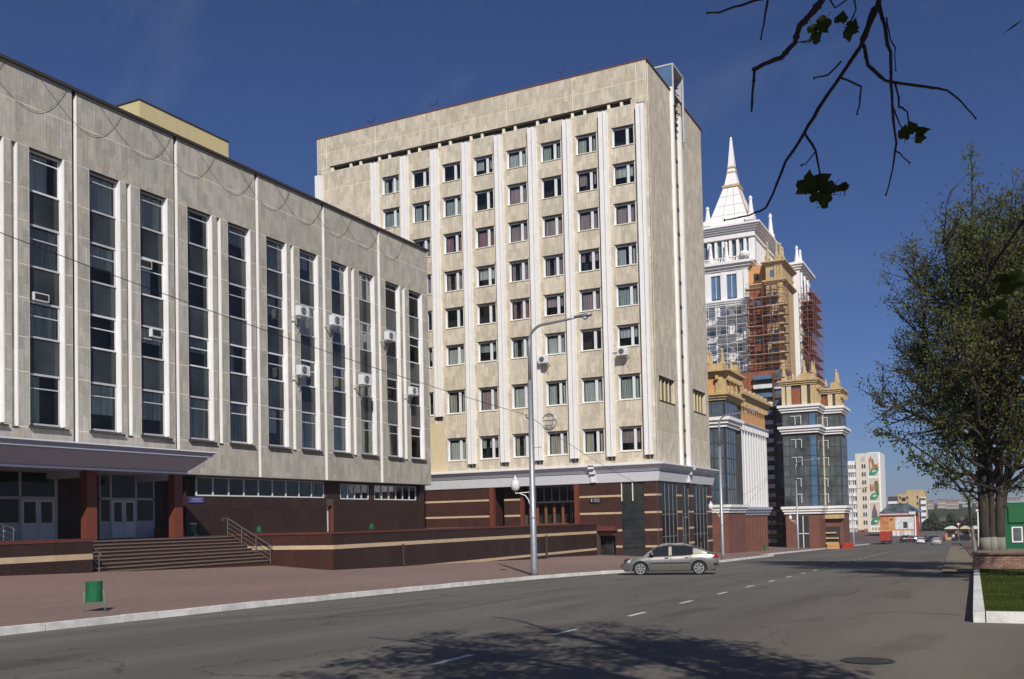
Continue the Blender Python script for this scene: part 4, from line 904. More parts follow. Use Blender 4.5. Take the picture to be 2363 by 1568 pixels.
# side base: granite piers with tall shopfront glass
zs_ = pz(78, 23.8)-0.15
def side_base(x0, x1):
    ub('wall', (x0, 23.95, zs_-0.3), (x1, 24.3, 2.89), 'gjoint', tow)
    z = 2.88
    for (s0, s1) in STR+[(-9, -9)]:
        lo = max(s1, zs_) if s1 > -8 else zs_
        if z > lo: tiles(tow, 'x', 23.95, x0, x1, lo, z, 0.7, 0.7, 'granite')
        if s1 < zs_: break
        tiles(tow, 'x', 23.95, x0, x1, s0, s1, 1.3, 9, 'beige', t=0.045, name='stripe_stone'); z = s0
for a, c in ((70.02, 70.9), (75.0, 76.3), (78.3, 79.6), (84.0, 85.5)): side_base(a, c)
def shopfront(x0, x1, n):
    b = MB(); 
    for z in (zs_, -1.6, 0.2, 2.75): b.box((x0, 23.98, z), (x1, 24.05, z+0.07))
    for i in range(n+1): x = x0+(x1-x0)*i/n; b.box((x-0.04, 23.96, zs_), (x+0.04, 24.05, 2.8))
    f = obj('shop_window', b, 'shopframe', tow)
    for i in range(n):
        for (z0, z1) in ((zs_+0.07, -1.6), (-1.53, 0.2), (0.27, 2.75)): ub('pane', (x0+(x1-x0)*i/n+0.04, 24.0, z0), (x0+(x1-x0)*(i+1)/n-0.04, 24.01, z1), 'glass', f)
    for i in range(n*5):
        x = x0+(x1-x0)*(i+R.random()*0.6)/(n*5); zt = R.choice((2.6, 2.6, 0.1, -1.4)); ub('blind', (x, 24.12, R.choice((-1.5, 0.2, zs_))), (x+R.uniform(.08, .3), 24.13, max(zt, 0.25)), R.choice(('cur_white', 'cur_grey', 'cur_cream')), f)
shopfront(70.9, 75.0, 4); shopfront(76.3, 78.3, 2); shopfront(79.6, 84.0, 4)
ub('back_wall', (70.4, 27.0, -3.6), (85, 27.1, 2.8), 'dark2', tow)

# ------------------------------------------------------------------ street lamps
def street_lamp(x, y, label, globe=True):
    z = pz(x, y); t = thing('street_lamp', label, 'street lamp', (x, y, z), 'street lamps along the left kerb')
    obj('pole', MB().tube([(x, y, z-0.1), (x, y, z+0.3), (x, y+0.0, z+8.6)], [0.155, 0.15, 0.10], 14), 'lamp', t, smooth=True)
    obj('collar', MB().lathe((x, y, z+2.5), [(0.15, 0), (0.155, 0.04), (0.13, 0.08)], 14), 'lamp', t)
    pts = [(x, y, z+8.55), (x, y+0.0, z+10.3)]
    for k in range(1, 9):
        a = k/8*math.pi/2*0.88; pts.append((x, y-0.78*(1-math.cos(a)), z+10.3+0.72*math.sin(a)))
    pts.append((x, y-1.9, z+11.10)); pts.append((x, y-2.35, z+11.16))
    obj('arm', MB().tube(pts, [0.075]*2+[0.06]*8+[0.05, 0.05], 10), 'lamp', t, smooth=True)
    b = MB(); prof = [(-2.2, .05, .05), (-2.35, .09, .06), (-2.6, .15, .08), (-2.85, .17, .09), (-3.0, .12, .07), (-3.05, .03, .03)]; n = 10
    for (dy, w, h) in prof:
        for j in range(n): a = 2*math.pi*j/n; b.v.append((x+w*math.cos(a), y+dy, z+11.17+0.03*(-dy-2.2)+h*math.sin(a)))
    for i in range(len(prof)-1):
        for j in range(n): b.f.append((i*n+j, i*n+(j+1) % n, (i+1)*n+(j+1) % n, (i+1)*n+j)); b.m.append(0)
    b.f.append(tuple(range(n))); b.m.append(0); b.f.append(tuple(range(5*n, 6*n))); b.m.append(0)
    h = obj('lamp_head', b, 'lamp', t, smooth=True)
    obj('lens', MB().lathe((x, y-2.72, z+11.10), [(0.03, -0.10), (0.10, -0.07), (0.13, 0.0)], 12), 'lens', h, smooth=True)
    if globe:
        gz_ = z+3.66; gy = y+0.84
        obj('side_arm', MB().tube([(x, y+0.1, gz_), (x, gy, gz_-0.03), (x, gy, gz_+0.1)], 0.02, 6), 'white', t)
        obj('arm_brace', MB().tube([(x, y+0.1, gz_-0.7), (x, y+0.2, gz_-0.35), (x, y+0.35, gz_-0.15), (x, y+0.62, gz_-0.05)], 0.02, 6), 'white', t)
        g = obj('globe', MB().lathe((x, gy, gz_+0.08), [(0.08, 0), (0.16, 0.05), (0.205, 0.18), (0.21, 0.31), (0.17, 0.43), (0.1, 0.5)], 18), 'globe', t, smooth=True)
        obj('finial', MB().lathe((x, gy, gz_+0.56), [(0.12, 0), (0.13, 0.04), (0.05, 0.08), (0.05, 0.15), (0.02, 0.2)], 12), 'globe', g, smooth=True)
    b = MB().tube([(x, y-0.05, z+5.6), (x, y+0.0, z+5.6), (x, y-0.5, z+5.62)], 0.015, 5); obj('cable_bracket', b, 'lamp', t)
    obj('cable_clamp', MB().tube([(x, y+0.0, z+6.9), (x, y+0.2, z+6.95), (x, y+0.25, z+7.1)], 0.03, 5), 'black', t)
street_lamp(36.75, 18.35, 'nearest tall grey street lamp with a white side globe, standing before the stone hall')
street_lamp(70.6, 19.0, 'tall grey street lamp just right of the silver car and the tower corner')
street_lamp(116.8, 21.95, 'tall grey street lamp in front of the glass corner block with the red brown base')
street_lamp(190.0, 25.0, 'farthest tall grey street lamp before the white block with the posters')
# wire from the hall over the lamp to the tower corner
def wire(name, pts3, sag, r, label):
    b = MB(); P = []
    for a, c, sg in zip(pts3, pts3[1:], sag):
        a, c = Vector(a), Vector(c)
        for q in range(21): t = q/20; p = a.lerp(c, t); p.z -= sg*4*t*(1-t); P.append(tuple(p))
    o = obj(name, b.tube(P, r, 5, cap=False), 'black'); return tag(o, label, 'cable')
wire('overhead_cable', [(8.0, 22.5, 8.4), (36.75, 18.45, pz(36.75, 18.35)+7.05), (110, 23.6, pz(110, 23.6)+9.0)], [0.35, 3.6], 0.011, 'thin black cable strung from the left past the lamp to the right')
# ------------------------------------------------------------------ litter bins
def bin_(x, y, z, label, name='litter_bin', rz=0.2, sc=0.86):
    t = thing(name, label, 'litter bin', (x, y, z), 'green litter bins')
    b = MB().lathe((x, y, z+0.28), [(0.19, 0), (0.205, 0.0), (0.205, 0.56), (0.215, 0.56), (0.215, 0.6), (0.195, 0.6), (0.195, 0.1), (0.0, 0.1)], 16)
    obj('bucket', b, 'green', t)
    for s_ in (-1, 1):
        c, s2 = math.cos(rz), math.sin(rz); dx, dy = -s2*0.23*s_, c*0.23*s_
        obj('stand', MB().tube([(x+dx*1.15+0.16*c, y+dy*1.15+0.16*s2, z), (x+dx, y+dy, z+0.58), (x+dx*1.15-0.16*c, y+dy*1.15-0.16*s2, z)], 0.016, 6), 'green', t)
    t.scale = (sc, sc, sc*0.9)
    return t
bin_(14.75, 18.55, pz(14.75, 18.55), 'nearest green litter bin standing on the pavement by the kerb at the left', rz=0.9)
bin_(35.0, 36.8, -0.44, 'green litter bin with a white rim in the shade right of the second entrance pillar')
t = bin_(40.6, 37.6, -0.44, 'green litter bin half hidden behind the terrace wall above the stair flank', sc=0.6)
bin_(50.6, 37.2, -0.44, 'green litter bin peeping over the terrace wall right of the white door', sc=0.6)
bin_(99.5, 22.2, pz(99.5, 22.2), 'small far green litter bin on the pavement before the scaffolding')
wr = tag(obj('bin_liner', MB().lathe((35.0, 36.8, 0.215), [(0.19, 0.04), (0.205, 0.0), (0.20, 0.06), (0.17, 0.05)], 9), 'net'), 'white plastic liner folded over the rim of the shaded green bin', 'bin liner')

# ------------------------------------------------------------------ far blocks: helpers
def ledge(name, x0, x1, y0, y1, z0, z1, o, m, parent, steps=3):
    """stepped cornice slab round a box, wider towards the top"""
    b = MB()
    for k in range(steps):
        oo = o*(k+1)/steps; za = z0+(z1-z0)*k/steps; zb = z0+(z1-z0)*(k+1)/steps-0.002
        b.box((x0-oo, y0-oo, za), (x1+oo, y1+oo, zb))
    return obj(name, b, m, parent)
def pinnacle(x, y, z, h, w, m, parent, name='pinnacle'):
    return obj(name, MB().lathe((x, y, z), [(w*0.75, 0), (w*0.75, h*0.16), (w*0.52, h*0.19), (w*0.55, h*0.3), (w*0.46, h*0.33), (w*0.25, h*0.82), (w*0.36, h*0.84), (w*0.34, h*0.90), (w*0.08, h)], 8, rot=math.pi/8), m, parent)
def curtain_wall(parent, face, fixed, a0, a1, z0, z1, nx, nz, gm, fm='frameG', bright=None, skip=0.0):
    """glass panes with mullions; face 'x' = wall facing -x at x=fixed, 'y' = facing -y at y=fixed"""
    b = MB()
    for i in range(nx+1):
        a = a0+(a1-a0)*i/nx; b.box((fixed-0.06, a-0.05, z0), (fixed+0.02, a+0.05, z1)) if face == 'x' else b.box((a-0.05, fixed-0.06, z0), (a+0.05, fixed+0.02, z1))
    for j in range(nz+1):
        z = z0+(z1-z0)*j/nz; b.box((fixed-0.05, a0, z-0.04), (fixed+0.01, a1, z+0.04)) if face == 'x' else b.box((a0, fixed-0.05, z-0.04), (a1, fixed+0.01, z+0.04))
    f = obj('curtain_wall_frame', b, fm, parent)
    for i in range(nx):
        for j in range(nz):
            a, c = a0+(a1-a0)*i/nx+0.05, a0+(a1-a0)*(i+1)/nx-0.05; za, zb = z0+(z1-z0)*j/nz+0.04, z0+(z1-z0)*(j+1)/nz-0.04
            g = bright if (bright and i == 0) else gm
            if face == 'x': ub('pane', (fixed-0.01, a, za), (fixed+0.0, c, zb), g, f)
            else: ub('pane', (a, fixed-0.01, za), (c, fixed, zb), g, f)
    return f
def corbels(parent, face, fixed, a0, a1, z, n, m, s=0.28):
    for i in range(n):
        a = a0+(a1-a0)*(i+0.5)/n
        if face == 'y': ub('corbel', (a-s/2, fixed-0.5, z-s*1.3), (a+s/2, fixed, z), m, parent)
        else: ub('corbel', (fixed-0.5, a-s/2, z-s*1.3), (fixed, a+s/2, z), m, parent)

# block 1: glass corner turret, white pilaster hall
k1 = thing('pilaster_block', 'low block right behind the tower with a glass corner turret, white pilasters and ochre crown', 'building', (100, 26, -4))
bx0 = 90.6; by0 = 23.75
ub('core', (bx0+0.1, by0+0.1, -4.4), (97.5, 31, 13.5), 'dark2', k1)
zb1 = -3.85
for (a, c, face) in ((by0, 31, 'x'),):
    ub('base_wall', (bx0-0.02, by0, zb1-0.6), (bx0+0.1, 31, 0.3), 'redbrown', k1)
for i in range(5): ub('base_panel', (bx0+0.0+i*1.42, by0-0.02, zb1-0.6), (bx0+i*1.42+1.36, by0+0.1, 0.3), 'redbrown', k1)
ledge('white_ledge', bx0, 97.4, by0, 31, 0.3, 1.1, 0.45, 'white', k1)
curtain_wall(k1, 'x', bx0, by0+0.15, 31, 1.12, 8.8, 7, 5, 'glassB', 'dark2'); curtain_wall(k1, 'y', by0, bx0+0.05, 94.4, 1.12, 8.8, 4, 5, 'glassB', 'dark2', bright='glassBB')
ledge('white_cornice', bx0, 95.5, by0, 31, 8.8, 9.8, 0.6, 'white', k1)
curtain_wall(k1, 'x', bx0, by0+0.15, 31, 9.82, 11.5, 6, 1, 'glassB', 'dark2'); curtain_wall(k1, 'y', by0, bx0+0.05, 95.4, 9.82, 11.5, 4, 1, 'glassB', 'dark2')
ledge('ochre_cornice', bx0, 96.4, by0, 31, 11.5, 12.2, 0.55, 'ochre', k1)
ub('crown_wall', (bx0+0.05, by0+0.05, 12.2), (96.4, 31, 13.9), 'orange', k1)
for i in range(5): ub('crown_pier', (bx0+0.1+i*1.5, by0-0.12, 12.2), (bx0+0.75+i*1.5, by0+0.1, 13.88), 'ochre', k1)
for i in range(4): ub('crown_pier', (bx0-0.12, by0+0.1+i*1.7, 12.2), (bx0+0.1, by0+0.85+i*1.7, 13.88), 'ochre', k1)
ledge('crown_cornice', bx0, 96.4, by0, 31, 13.9, 14.5, 0.7, 'ochre', k1); corbels(k1, 'y', by0, bx0, 96.4, 13.9, 7, 'ochre'); corbels(k1, 'x', bx0, by0, 31, 13.9, 6, 'ochre')
ub('parapet', (bx0+0.1, by0+0.1, 14.5), (92.6, 25.8, 15.2), 'ochre', k1); ub('parapet', (bx0+0.2, 27, 14.5), (91.6, 28.2, 15.1), 'ochre', k1)
for (x, y, z, h) in ((90.9, 25.4, 15.2, 1.4), (91.9, 24.2, 15.2, 1.7), (92.3, 25.5, 15.2, 1.5), (95.0, 24.1, 14.5, 1.6), (91.0, 27.6, 15.1, 1.3)): pinnacle(x, y, z, h, 0.42, 'ochre', k1)
# long pilaster side
ub('core', (97.4, 24.5, -4.6), (110.4, 31, 12.8), 'dark2', k1); ub('wall', (94.4, 24.1, 1.1), (97.5, 24.5, 9.0), 'white', k1)
ub('base_wall', (97.4, 24.2, -4.9), (110.4, 24.5, 0.0), 'redbrown', k1)
for i in range(12): ub('base_pilaster', (95.4+i*1.25, 24.02, -4.9), (95.85+i*1.25, 24.2, 0.0), 'redbrown', k1)
ledge('white_ledge', 94.6, 110.4, 24.15, 31, 0.0, 0.9, 0.5, 'greyM', k1)
for i in range(13): obj('pilaster', MB().box((94.6+i*1.24, 24.0, 0.9), (95.35+i*1.24, 24.35, 9.1)), 'white', k1); ub('window_strip', (95.35+i*1.24, 24.3, 0.9), (95.84+i*1.24, 24.34, 9.1), 'frameG', k1)
for i in range(13): ub('capital', (94.55+i*1.24, 23.75, 9.1), (95.4+i*1.24, 24.3, 9.6), 'white', k1)
ledge('grey_ledge', 97.6, 110.4, 24.2, 31, 9.6, 10.0, 0.4, 'greyM', k1)
ub('crown_wall', (96.6, 24.15, 10.0), (110.4, 24.5, 12.0), 'orange', k1); ledge('crown_cornice', 97.8, 110.4, 24.2, 31, 12.2, 13.1, 0.8, 'ochre', k1); corbels(k1, 'y', 24.2, 97.8, 110.4, 12.2, 11, 'ochre', 0.35)
for i in range(7): ub('merlon', (98.2+i*1.9, 23.8, 13.1), (98.9+i*1.9, 24.4, 13.7), 'ochre', k1)
obj('scroll_gable', MB().prism([(97.0, 13.0), (97.0, 15.9), (98.4, 15.7), (98.7, 14.6), (99.9, 13.9), (100.3, 13.0)], 'y', 24.0, 24.5), 'ochre', k1)

# block 2: twin glazed bays with ochre crowns
k2 = thing('twin_bay_block', 'far block of two stepped glass bays with white cornices and spiky ochre crown', 'building', (142, 26, -5))
def bay(x0, x1, y0, y1, zt, bright, door):
    zb = pz(x0, y0)-0.5
    ub('core', (x0+0.12, y0+0.12, zb), (x1, y1, zt-0.3), 'dark2', k2)
    ub('base_wall', (x0, y0, zb), (x0+0.12, y1, -0.2), 'redbrown', k2); ub('base_wall', (x0, y0, zb), (x1, y0+0.12, -0.2), 'redbrown', k2)
    ledge('white_ledge', x0, x1, y0, y1, 0.0, 1.1, 0.55, 'white', k2)
    curtain_wall(k2, 'x', x0, y0+0.1, y1, 1.12, 11.4, 5, 7, 'glassK', 'dark2', bright='glassBB' if bright else None); curtain_wall(k2, 'y', y0, x0, x1, 1.12, 11.4, 4, 7, 'glassB', 'dark2')
    ledge('white_cornice', x0, x1, y0, y1, 11.75, 12.8, 0.65, 'white', k2)
    curtain_wall(k2, 'x', x0, y0+0.1, y1, 12.8, 14.6, 5, 1, 'glassK', 'dark2', bright='glassBB' if bright else None); curtain_wall(k2, 'y', y0, x0, x1, 12.8, 14.6, 4, 1, 'glassB', 'dark2')
    ledge('white_cornice', x0, x1, y0, y1, 14.85, 15.9, 0.65, 'white', k2)
    ub('crown_wall', (x0+0.2, y0+0.2, 15.9), (x1, y1, zt-0.9), 'ochre', k2)
    w = y1-y0
    for (a, c) in ((0.0, 0.16), (0.26, 0.42), (0.72, 0.86), (0.9, 1.0)): ub('crown_pier', (x0-0.05, y0+w*a, 15.9), (x0+0.3, y0+w*c, zt-0.9), 'cream' if a else 'ochre', k2)
    for i in range(3): ub('crown_pier', (x0+0.2+i*1.6, y0-0.05, 15.9), (x0+0.9+i*1.6, y0+0.3, zt-0.9), 'ochre', k2)
    ub('boarded_opening', (x0+0.1, y0+w*0.46, 15.95), (x0+0.25, y0+w*0.70, zt-1.3), 'brick', k2)
    ledge('crown_cornice', x0, x1, y0, y1, zt-0.8, zt, 0.5, 'ochre', k2); corbels(k2, 'y', y0, x0, x1, zt-0.9, 5, 'ochre', 0.35)
    # open casements
    for (yy, z) in ((0.45, 13.0), (0.62, 13.0), (0.45, 9.6), (0.62, 9.6), (0.45, 7.0), (0.62, 7.0), (0.5, 3.9), (0.5, 1.6)):
        y = y0+w*yy; obj('casement', MB().box((x0-0.14, y, z), (x0-0.07, y+0.07, z+1.3)).box((x0-0.14, y+0.07, z+1.23), (x0-0.07, y+w*0.14, z+1.3)), 'white', k2)
bay(138.0, 143.4, 22.71, 27.6, 19.6, True, False)
bay(143.0, 148.6, 20.1, 24.2, 18.6, False, True)
ub('corner_pipe', (142.75, 22.55, 1.2), (143.0, 22.85, 15), 'cream', k2)
for (x, y, z, h, w) in ((138.4, 23.2, 20.5, 1.7, 0.5), (138.8, 24.4, 20.5, 2.0, 0.55), (138.4, 27.3, 20.2, 1.9, 0.55), (139.6, 23.1, 20.5, 1.6, 0.45), (143.6, 20.6, 19.5, 2.0, 0.5), (144.6, 20.5, 19.5, 1.6, 0.45), (143.4, 22.1, 19.0, 1.1, 0.45)): pinnacle(x, y, z, h, w, 'ochre', k2)
ub('parapet', (138.2, 22.9, 19.6), (140.4, 25.0, 20.5), 'ochre', k2); ub('parapet', (138.2, 26.8, 19.6), (139.2, 27.6, 20.2), 'ochre', k2); ub('parapet', (143.2, 20.2, 18.6), (145.2, 21.4, 19.5), 'ochre', k2)
for i in range(8): ub('baluster', (138.3, 25.1+i*0.22, 19.6), (138.45, 25.2+i*0.22, 20.3), 'ochre', k2)
ub('base_door', (137.9, 24.3, -5), (138.0, 25.9, -0.3), 'dark', k2); obj('door_frame', MB().box((137.84, 25.05, -5), (137.9, 25.15, -0.3)).box((137.84, 24.3, -2.9), (137.9, 25.9, -2.8)), 'white', k2)
ub('gate_opening', (142.9, 20.7, -5.0), (143.0, 23.4, -2.0), 'dark', k2); obj('pallets', MB().box((142.6, 20.9, -4.6), (142.9, 23.2, -4.3)).box((142.6, 20.9, -3.8), (142.9, 23.2, -3.6)).box((142.6, 21.2, -3.0), (142.9, 23.0, -2.8)), 'plank', k2)
ub('porch_band', (142.3, 20.0, -0.8), (143.0, 24.2, -0.2), 'ochre', k2)
# link wall between the blocks: brick, balcony bands and scaffolding
k3 = thing('unfinished_link', 'unfinished narrow brick stair bay with white bands between the two low blocks', 'building', (150, 31, -5))
ub('core', (146, 28.1, -5.6), (149, 36, 22.5), 'brick', k3)
for k in range(19):
    z = -4.4+k*1.42
    ub('balcony_band', (145.2, 30.5, z), (146.0, 33.4, z+0.62), 'net' if z < 13 or k % 2 else 'glassBB', k3)
    ub('opening', (145.85, 30.7, z+0.66), (146.02, 33.0, z+1.38), 'dark' if k % 3 else 'brick', k3)
    ub('pane', (145.9, 28.3, z+0.1), (145.99, 30.1, z+1.2), 'glassB' if z > 4 else 'dark', k3)
    ub('edge_band', (145.6, 28.2, z-0.2), (145.98, 30.2 if z > 9 else 29.2, z+0.1), 'net' if k % 2 else 'redbrown', k3)
for y in (28.0, 30.3): ub('downpipe', (145.3, y-0.1, -5), (145.6, y+0.15, 22), 'dark2', k3)

# ------------------------------------------------------------------ the high-rise with a spire
hr = thing('spire_high_rise', 'white wedding-cake high rise with a tall spire, partly wrapped in scaffolding', 'building', (170, 42, -6))
HX = 165.0
ub('core', (HX+0.3, 38.6, -6), (195, 62, 44.5), 'dark2', hr)
ub('side_wall', (HX+0.1, 38.45, -6), (195, 38.6, 45), 'white', hr)
FH = 3.28
for k in range(13):
    z = 37.9-(k+1)*FH
    ub('floor_band', (HX, 38.4, z), (HX+0.3, 58, z+0.95), 'net', hr)
    for i in range(7):
        y = 38.4+i*2.6; ub('pier', (HX+0.02, y, z+0.95), (HX+0.3, y+(1.3 if i == 0 else 0.9), z+FH), 'white', hr)
        w = ub('window', (HX+0.22, y+0.9, z+0.95), (HX+0.3, y+2.6, z+FH), 'glassB', hr)
for i in range(6):
    y0 = 40.4+i*2.9-0.0; ub('tall_window', (HX+0.05, y0, 39.3), (HX+0.1, y0+1.7, 43.5), 'glassBB', hr); ub('window_trim', (HX-0.02, y0+0.82, 39.3), (HX+0.05, y0+0.9, 43.5), 'white', hr)
    ub('pier', (HX-0.3, y0+1.75, 39.0), (HX+0.3, y0+2.85, 44.0), 'white', hr)
ub('pier', (HX-0.3, 38.3, 39.0), (HX+0.3, 40.3, 44.0), 'white', hr); ub('corner_pilaster', (HX-0.5, 38.2, 38.2), (HX+0.3, 39.0, 44.0), 'white', hr)
ub('band', (HX-0.2, 38.3, 43.5), (HX+0.3, 60, 44.2), 'white', hr); ledge('terrace_cornice', HX, 190, 38.6, 60, 37.9, 38.9, 0.8, 'white', hr); ledge('terrace_cornice', HX, 190, 38.5, 60, 44.2, 45.6, 1.3, 'white', hr)
for i in range(22): ub('baluster', (HX-0.9, 38.6+i*0.45, 45.6), (HX-0.7, 38.8+i*0.45, 46.3), 'white', hr)
ub('balustrade', (HX-1.0, 38.2, 46.3), (HX-0.6, 58, 46.45), 'white', hr); obj('scroll', MB().lathe((HX-0.8, 38.6, 46.2), [(0.9, 0), (1.0, 0.4), (0.7, 0.9), (0.2, 1.1)], 10), 'white', hr)
for y in (41.9, 44.8, 47.5): pinnacle(HX-0.7, y, 45.6, 3.8, 0.8, 'white', hr)
# colonnaded lantern storey
ub('core', (HX+0.6, 37.9, 45.6), (184, 56, 50.2), 'glassB', hr)
for i in range(11): y = 37.1+i*1.33; obj('column', MB().box((HX, y, 45.6), (HX+0.6, y+0.48, 50.0)), 'white', hr)
for i in range(14): x = HX+0.2+i*1.3; ub('column', (x, 37.0, 45.6), (x+0.75, 37.9, 50.0), 'white', hr)
ub('corner', (HX+0.05, 36.95, 45.6), (HX+1.4, 38.0, 50.2), 'white', hr)
ub('architrave', (HX-0.3, 36.8, 49.9), (183, 56, 50.6), 'white', hr); ledge('great_cornice', HX, 182.5, 37.1, 56, 50.6, 52.2, 1.5, 'white', hr, 5); ub('attic', (HX+0.3, 37.5, 52.2), (181, 55, 53.0), 'white', hr)
for (x, y, h) in ((HX+0.8, 37.6, 3.9), (181, 37.3, 5.0), (HX+1, 45.6, 3.2), (175, 45.5, 3)): 
    ub('pedestal', (x-0.9, y-0.7, 53.0), (x+0.9, y+0.9, 53.8), 'white', hr); pinnacle(x, y, 53.6, h, 1.0, 'white', hr)
def frustum(name, cx, cy, r0, r1, z0, z1, m, n=4, mi=0):
    P = []
    for (r, z) in ((r0, z0), (r1, z1)): P += [(cx-r, cy-r, z), (cx+r, cy-r, z), (cx+r, cy+r, z), (cx-r, cy+r, z)]
    return obj(name, MB().hexa(P), m, hr)
CX, CYY = 169.5, 41.7
frustum('spire_roof', CX, CYY, 3.9, 1.35, 52.9, 60.6, 'white')
for k in range(1, 4):
    r = 3.9+(1.35-3.9)*k/4; z = 52.9+7.7*k/4; ub('roof_seam', (CX-r-0.03, CYY-r-0.03, z-0.05), (CX+r+0.03, CYY+r+0.03, z+0.03), 'frameG', hr)
for (sx, sy) in ((-1, -1),): obj('hip_strip', MB().tube([(CX-3.9, CYY-3.9, 52.9), (CX-1.35, CYY-1.35, 60.6)], 0.09, 5), 'orange', hr)
for d in (-0.33, 0.33): obj('roof_seam', MB().tube([(CX-3.92, CYY+d*3.9, 52.9), (CX-1.37, CYY+d*1.35, 60.6)], 0.05, 4), 'frameG', hr)
frustum('gold_band', CX, CYY, 1.6, 1.55, 60.5, 60.95, 'ochre'); frustum('spire_neck', CX, CYY, 1.25, 0.75, 60.95, 63.4, 'white'); frustum('gold_band', CX, CYY, 0.85, 0.8, 63.4, 63.65, 'ochre'); frustum('spire_neck', CX, CYY, 0.75, 0.6, 63.65, 64.3, 'white'); frustum('gold_band', CX, CYY, 0.72, 0.7, 64.3, 64.6, 'ochre')
frustum('spire', CX, CYY, 0.62, 0.12, 64.6, 70.4, 'white'); obj('finial', MB().lathe((CX, CYY, 70.3), [(0.1, 0), (0.28, 0.15), (0.28, 0.3), (0.08, 0.5), (0.02, 1.0)], 8), 'black', hr)
# orange flank and ochre corner turret
ub('orange_wall', (HX+0.8, 34.6, 41.3), (176, 38.4, 44.6), 'orange', hr); ub('small_window', (HX+0.7, 36.6, 42.0), (HX+0.8, 37.4, 43.2), 'dark', hr)
ub('brick_wall', (HX+0.8, 34.6, -6), (176, 38.4, 40.7), 'brick', hr); ledge('ochre_ledge', HX+0.8, 176, 34.6, 38.3, 40.7, 41.3, 0.5, 'ochre', hr)
T0 = HX-1.5
ub('turret', (T0, 31.9, -6), (173, 34.8, 43.8), 'ochre', hr)
for k in range(15):
    z = 39.0-k*FH; ub('turret_window', (T0-0.06, 33.0, z-1.9), (T0+0.02, 34.6, z-0.1), 'glassB', hr); ub('window_cross', (T0-0.12, 33.75, z-1.9), (T0-0.06, 33.83, z-0.1), 'white', hr); ub('sill_band', (T0-0.15, 31.8, z-2.4), (T0, 34.9, z-2.15), 'plank' if k % 2 else 'net', hr)
    ub('flank_window', (HX+0.7, 36.3, z-1.9), (HX+0.82, 37.6, z-0.2), 'dark' if k % 2 else 'glassB', hr); ub('turret_side_pilaster', (T0+0.3+0*k, 31.75, z-3), (T0+0.9, 31.9, z+0.2), 'ochre', hr)
ub('turret_pilaster', (T0-0.25, 31.9, 2), (T0, 32.8, 40.4), 'ochre', hr)
ledge('turret_cornice', T0, 173, 31.9, 34.8, 40.4, 41.1, 0.6, 'ochre', hr); ledge('turret_cornice', T0, 173, 31.9, 34.8, 43.7, 44.4, 0.7, 'ochre', hr); ub('turret_window', (T0-0.05, 33.4, 41.7), (T0+0.02, 34.0, 42.9), 'glassBB', hr)
for i in range(3): ub('turret_pier', (T0-0.15, 32.0+i*0.5, 41.1), (T0, 32.3+i*0.5, 43.7), 'ochre', hr)
ub('turret_parapet', (T0, 32.0, 44.4), (T0+2, 33.2, 45.2), 'ochre', hr); ub('turret_parapet', (T0, 34.2, 44.4), (T0+2, 34.9, 45.0), 'ochre', hr)
for (x, y, h) in ((T0+0.4, 32.9, 3.0), (T0+0.5, 32.25, 2.7), (T0+2.2, 32.2, 2.3), (T0+0.5, 34.5, 3.2)): pinnacle(x, y, 45.0, h, 0.6, 'ochre', hr)
# white right wing
ub('wing', (175, 31.0, -6), (186, 33, 46.0), 'white', hr); ledge('wing_cornice', 175, 186, 31.0, 33, 45.4, 46.6, 0.9, 'white', hr)
for i in range(3): ub('wing_pilaster', (176.5+i*3.3, 30.85, 38), (177.3+i*3.3, 31.0, 45.4), 'white', hr); ub('wing_window', (178+i*3.3, 30.9, 39), (178.9+i*3.3, 31.0, 44), 'glassB', hr)
for (x, y, h) in ((175.6, 31.5, 3.4), (178.5, 31.4, 3.4)): pinnacle(x, y, 46.6, h, 0.8, 'white', hr)
for k in range(11): ub('wing_band', (174.8, 30.8, 36.4-k*FH), (186, 31.0, 37.5-k*FH), 'net' if k % 2 else 'plank', hr); ub('wing_opening', (175.5, 30.9, 37.6-k*FH), (185, 30.99, 39.3-k*FH), 'dark2', hr)
# scaffolding: tubes joined, boards one by one
def scaffold(x0, x1, y0, y1, z0, z1, dx, dy, dz, label, tube_m='pole', board='plank', group=None, boards=True, seed=3, r=0.07):
    rr = random.Random(seed); t = thing('scaffolding', label, 'scaffolding', ((x0+x1)/2, (y0+y1)/2, z0))
    b = MB(); nx = max(1, round((x1-x0)/dx)); ny = max(1, round((y1-y0)/dy)); nz = max(1, round((z1-z0)/dz))
    for i in range(nx+1):
        for j in range(ny+1):
            x = x0+(x1-x0)*i/nx; y = y0+(y1-y0)*j/ny; b.tube([(x, y, z0), (x, y, z1+rr.uniform(0, 1.5))], r, 4)
    for k in range(nz+1):
        z = z0+(z1-z0)*k/nz
        for i in range(nx+1): x = x0+(x1-x0)*i/nx; b.tube([(x, y0, z), (x, y1, z)], r*0.8, 4); b.tube([(x, y0, z+1.0), (x, y1, z+1.0)], r*0.6, 4)
        for j in range(ny+1): y = y0+(y1-y0)*j/ny; b.tube([(x0, y, z), (x1, y, z)], r*0.8, 4)
        if k < nz:
            j = rr.randrange(max(1, ny)); ya, yb = y0+(y1-y0)*j/ny, y0+(y1-y0)*(j+1)/ny; zz = z0+(z1-z0)*(k+1)/nz; b.tube([(x0, ya, z), (x0, yb, zz)], r*0.7, 4)
    obj('tubes', b, tube_m, t, kind='stuff')
    if boards:
        for k in range(nz+1):
            z = z0+(z1-z0)*k/nz
            for j in range(ny):
                if rr.random() < 0.68: y = y0+(y1-y0)*j/ny; ub('board', (x0-0.1, y+0.03, z+0.05), (x1+0.1, y+(y1-y0)/ny-0.03, z+0.13), board, t)
    return t
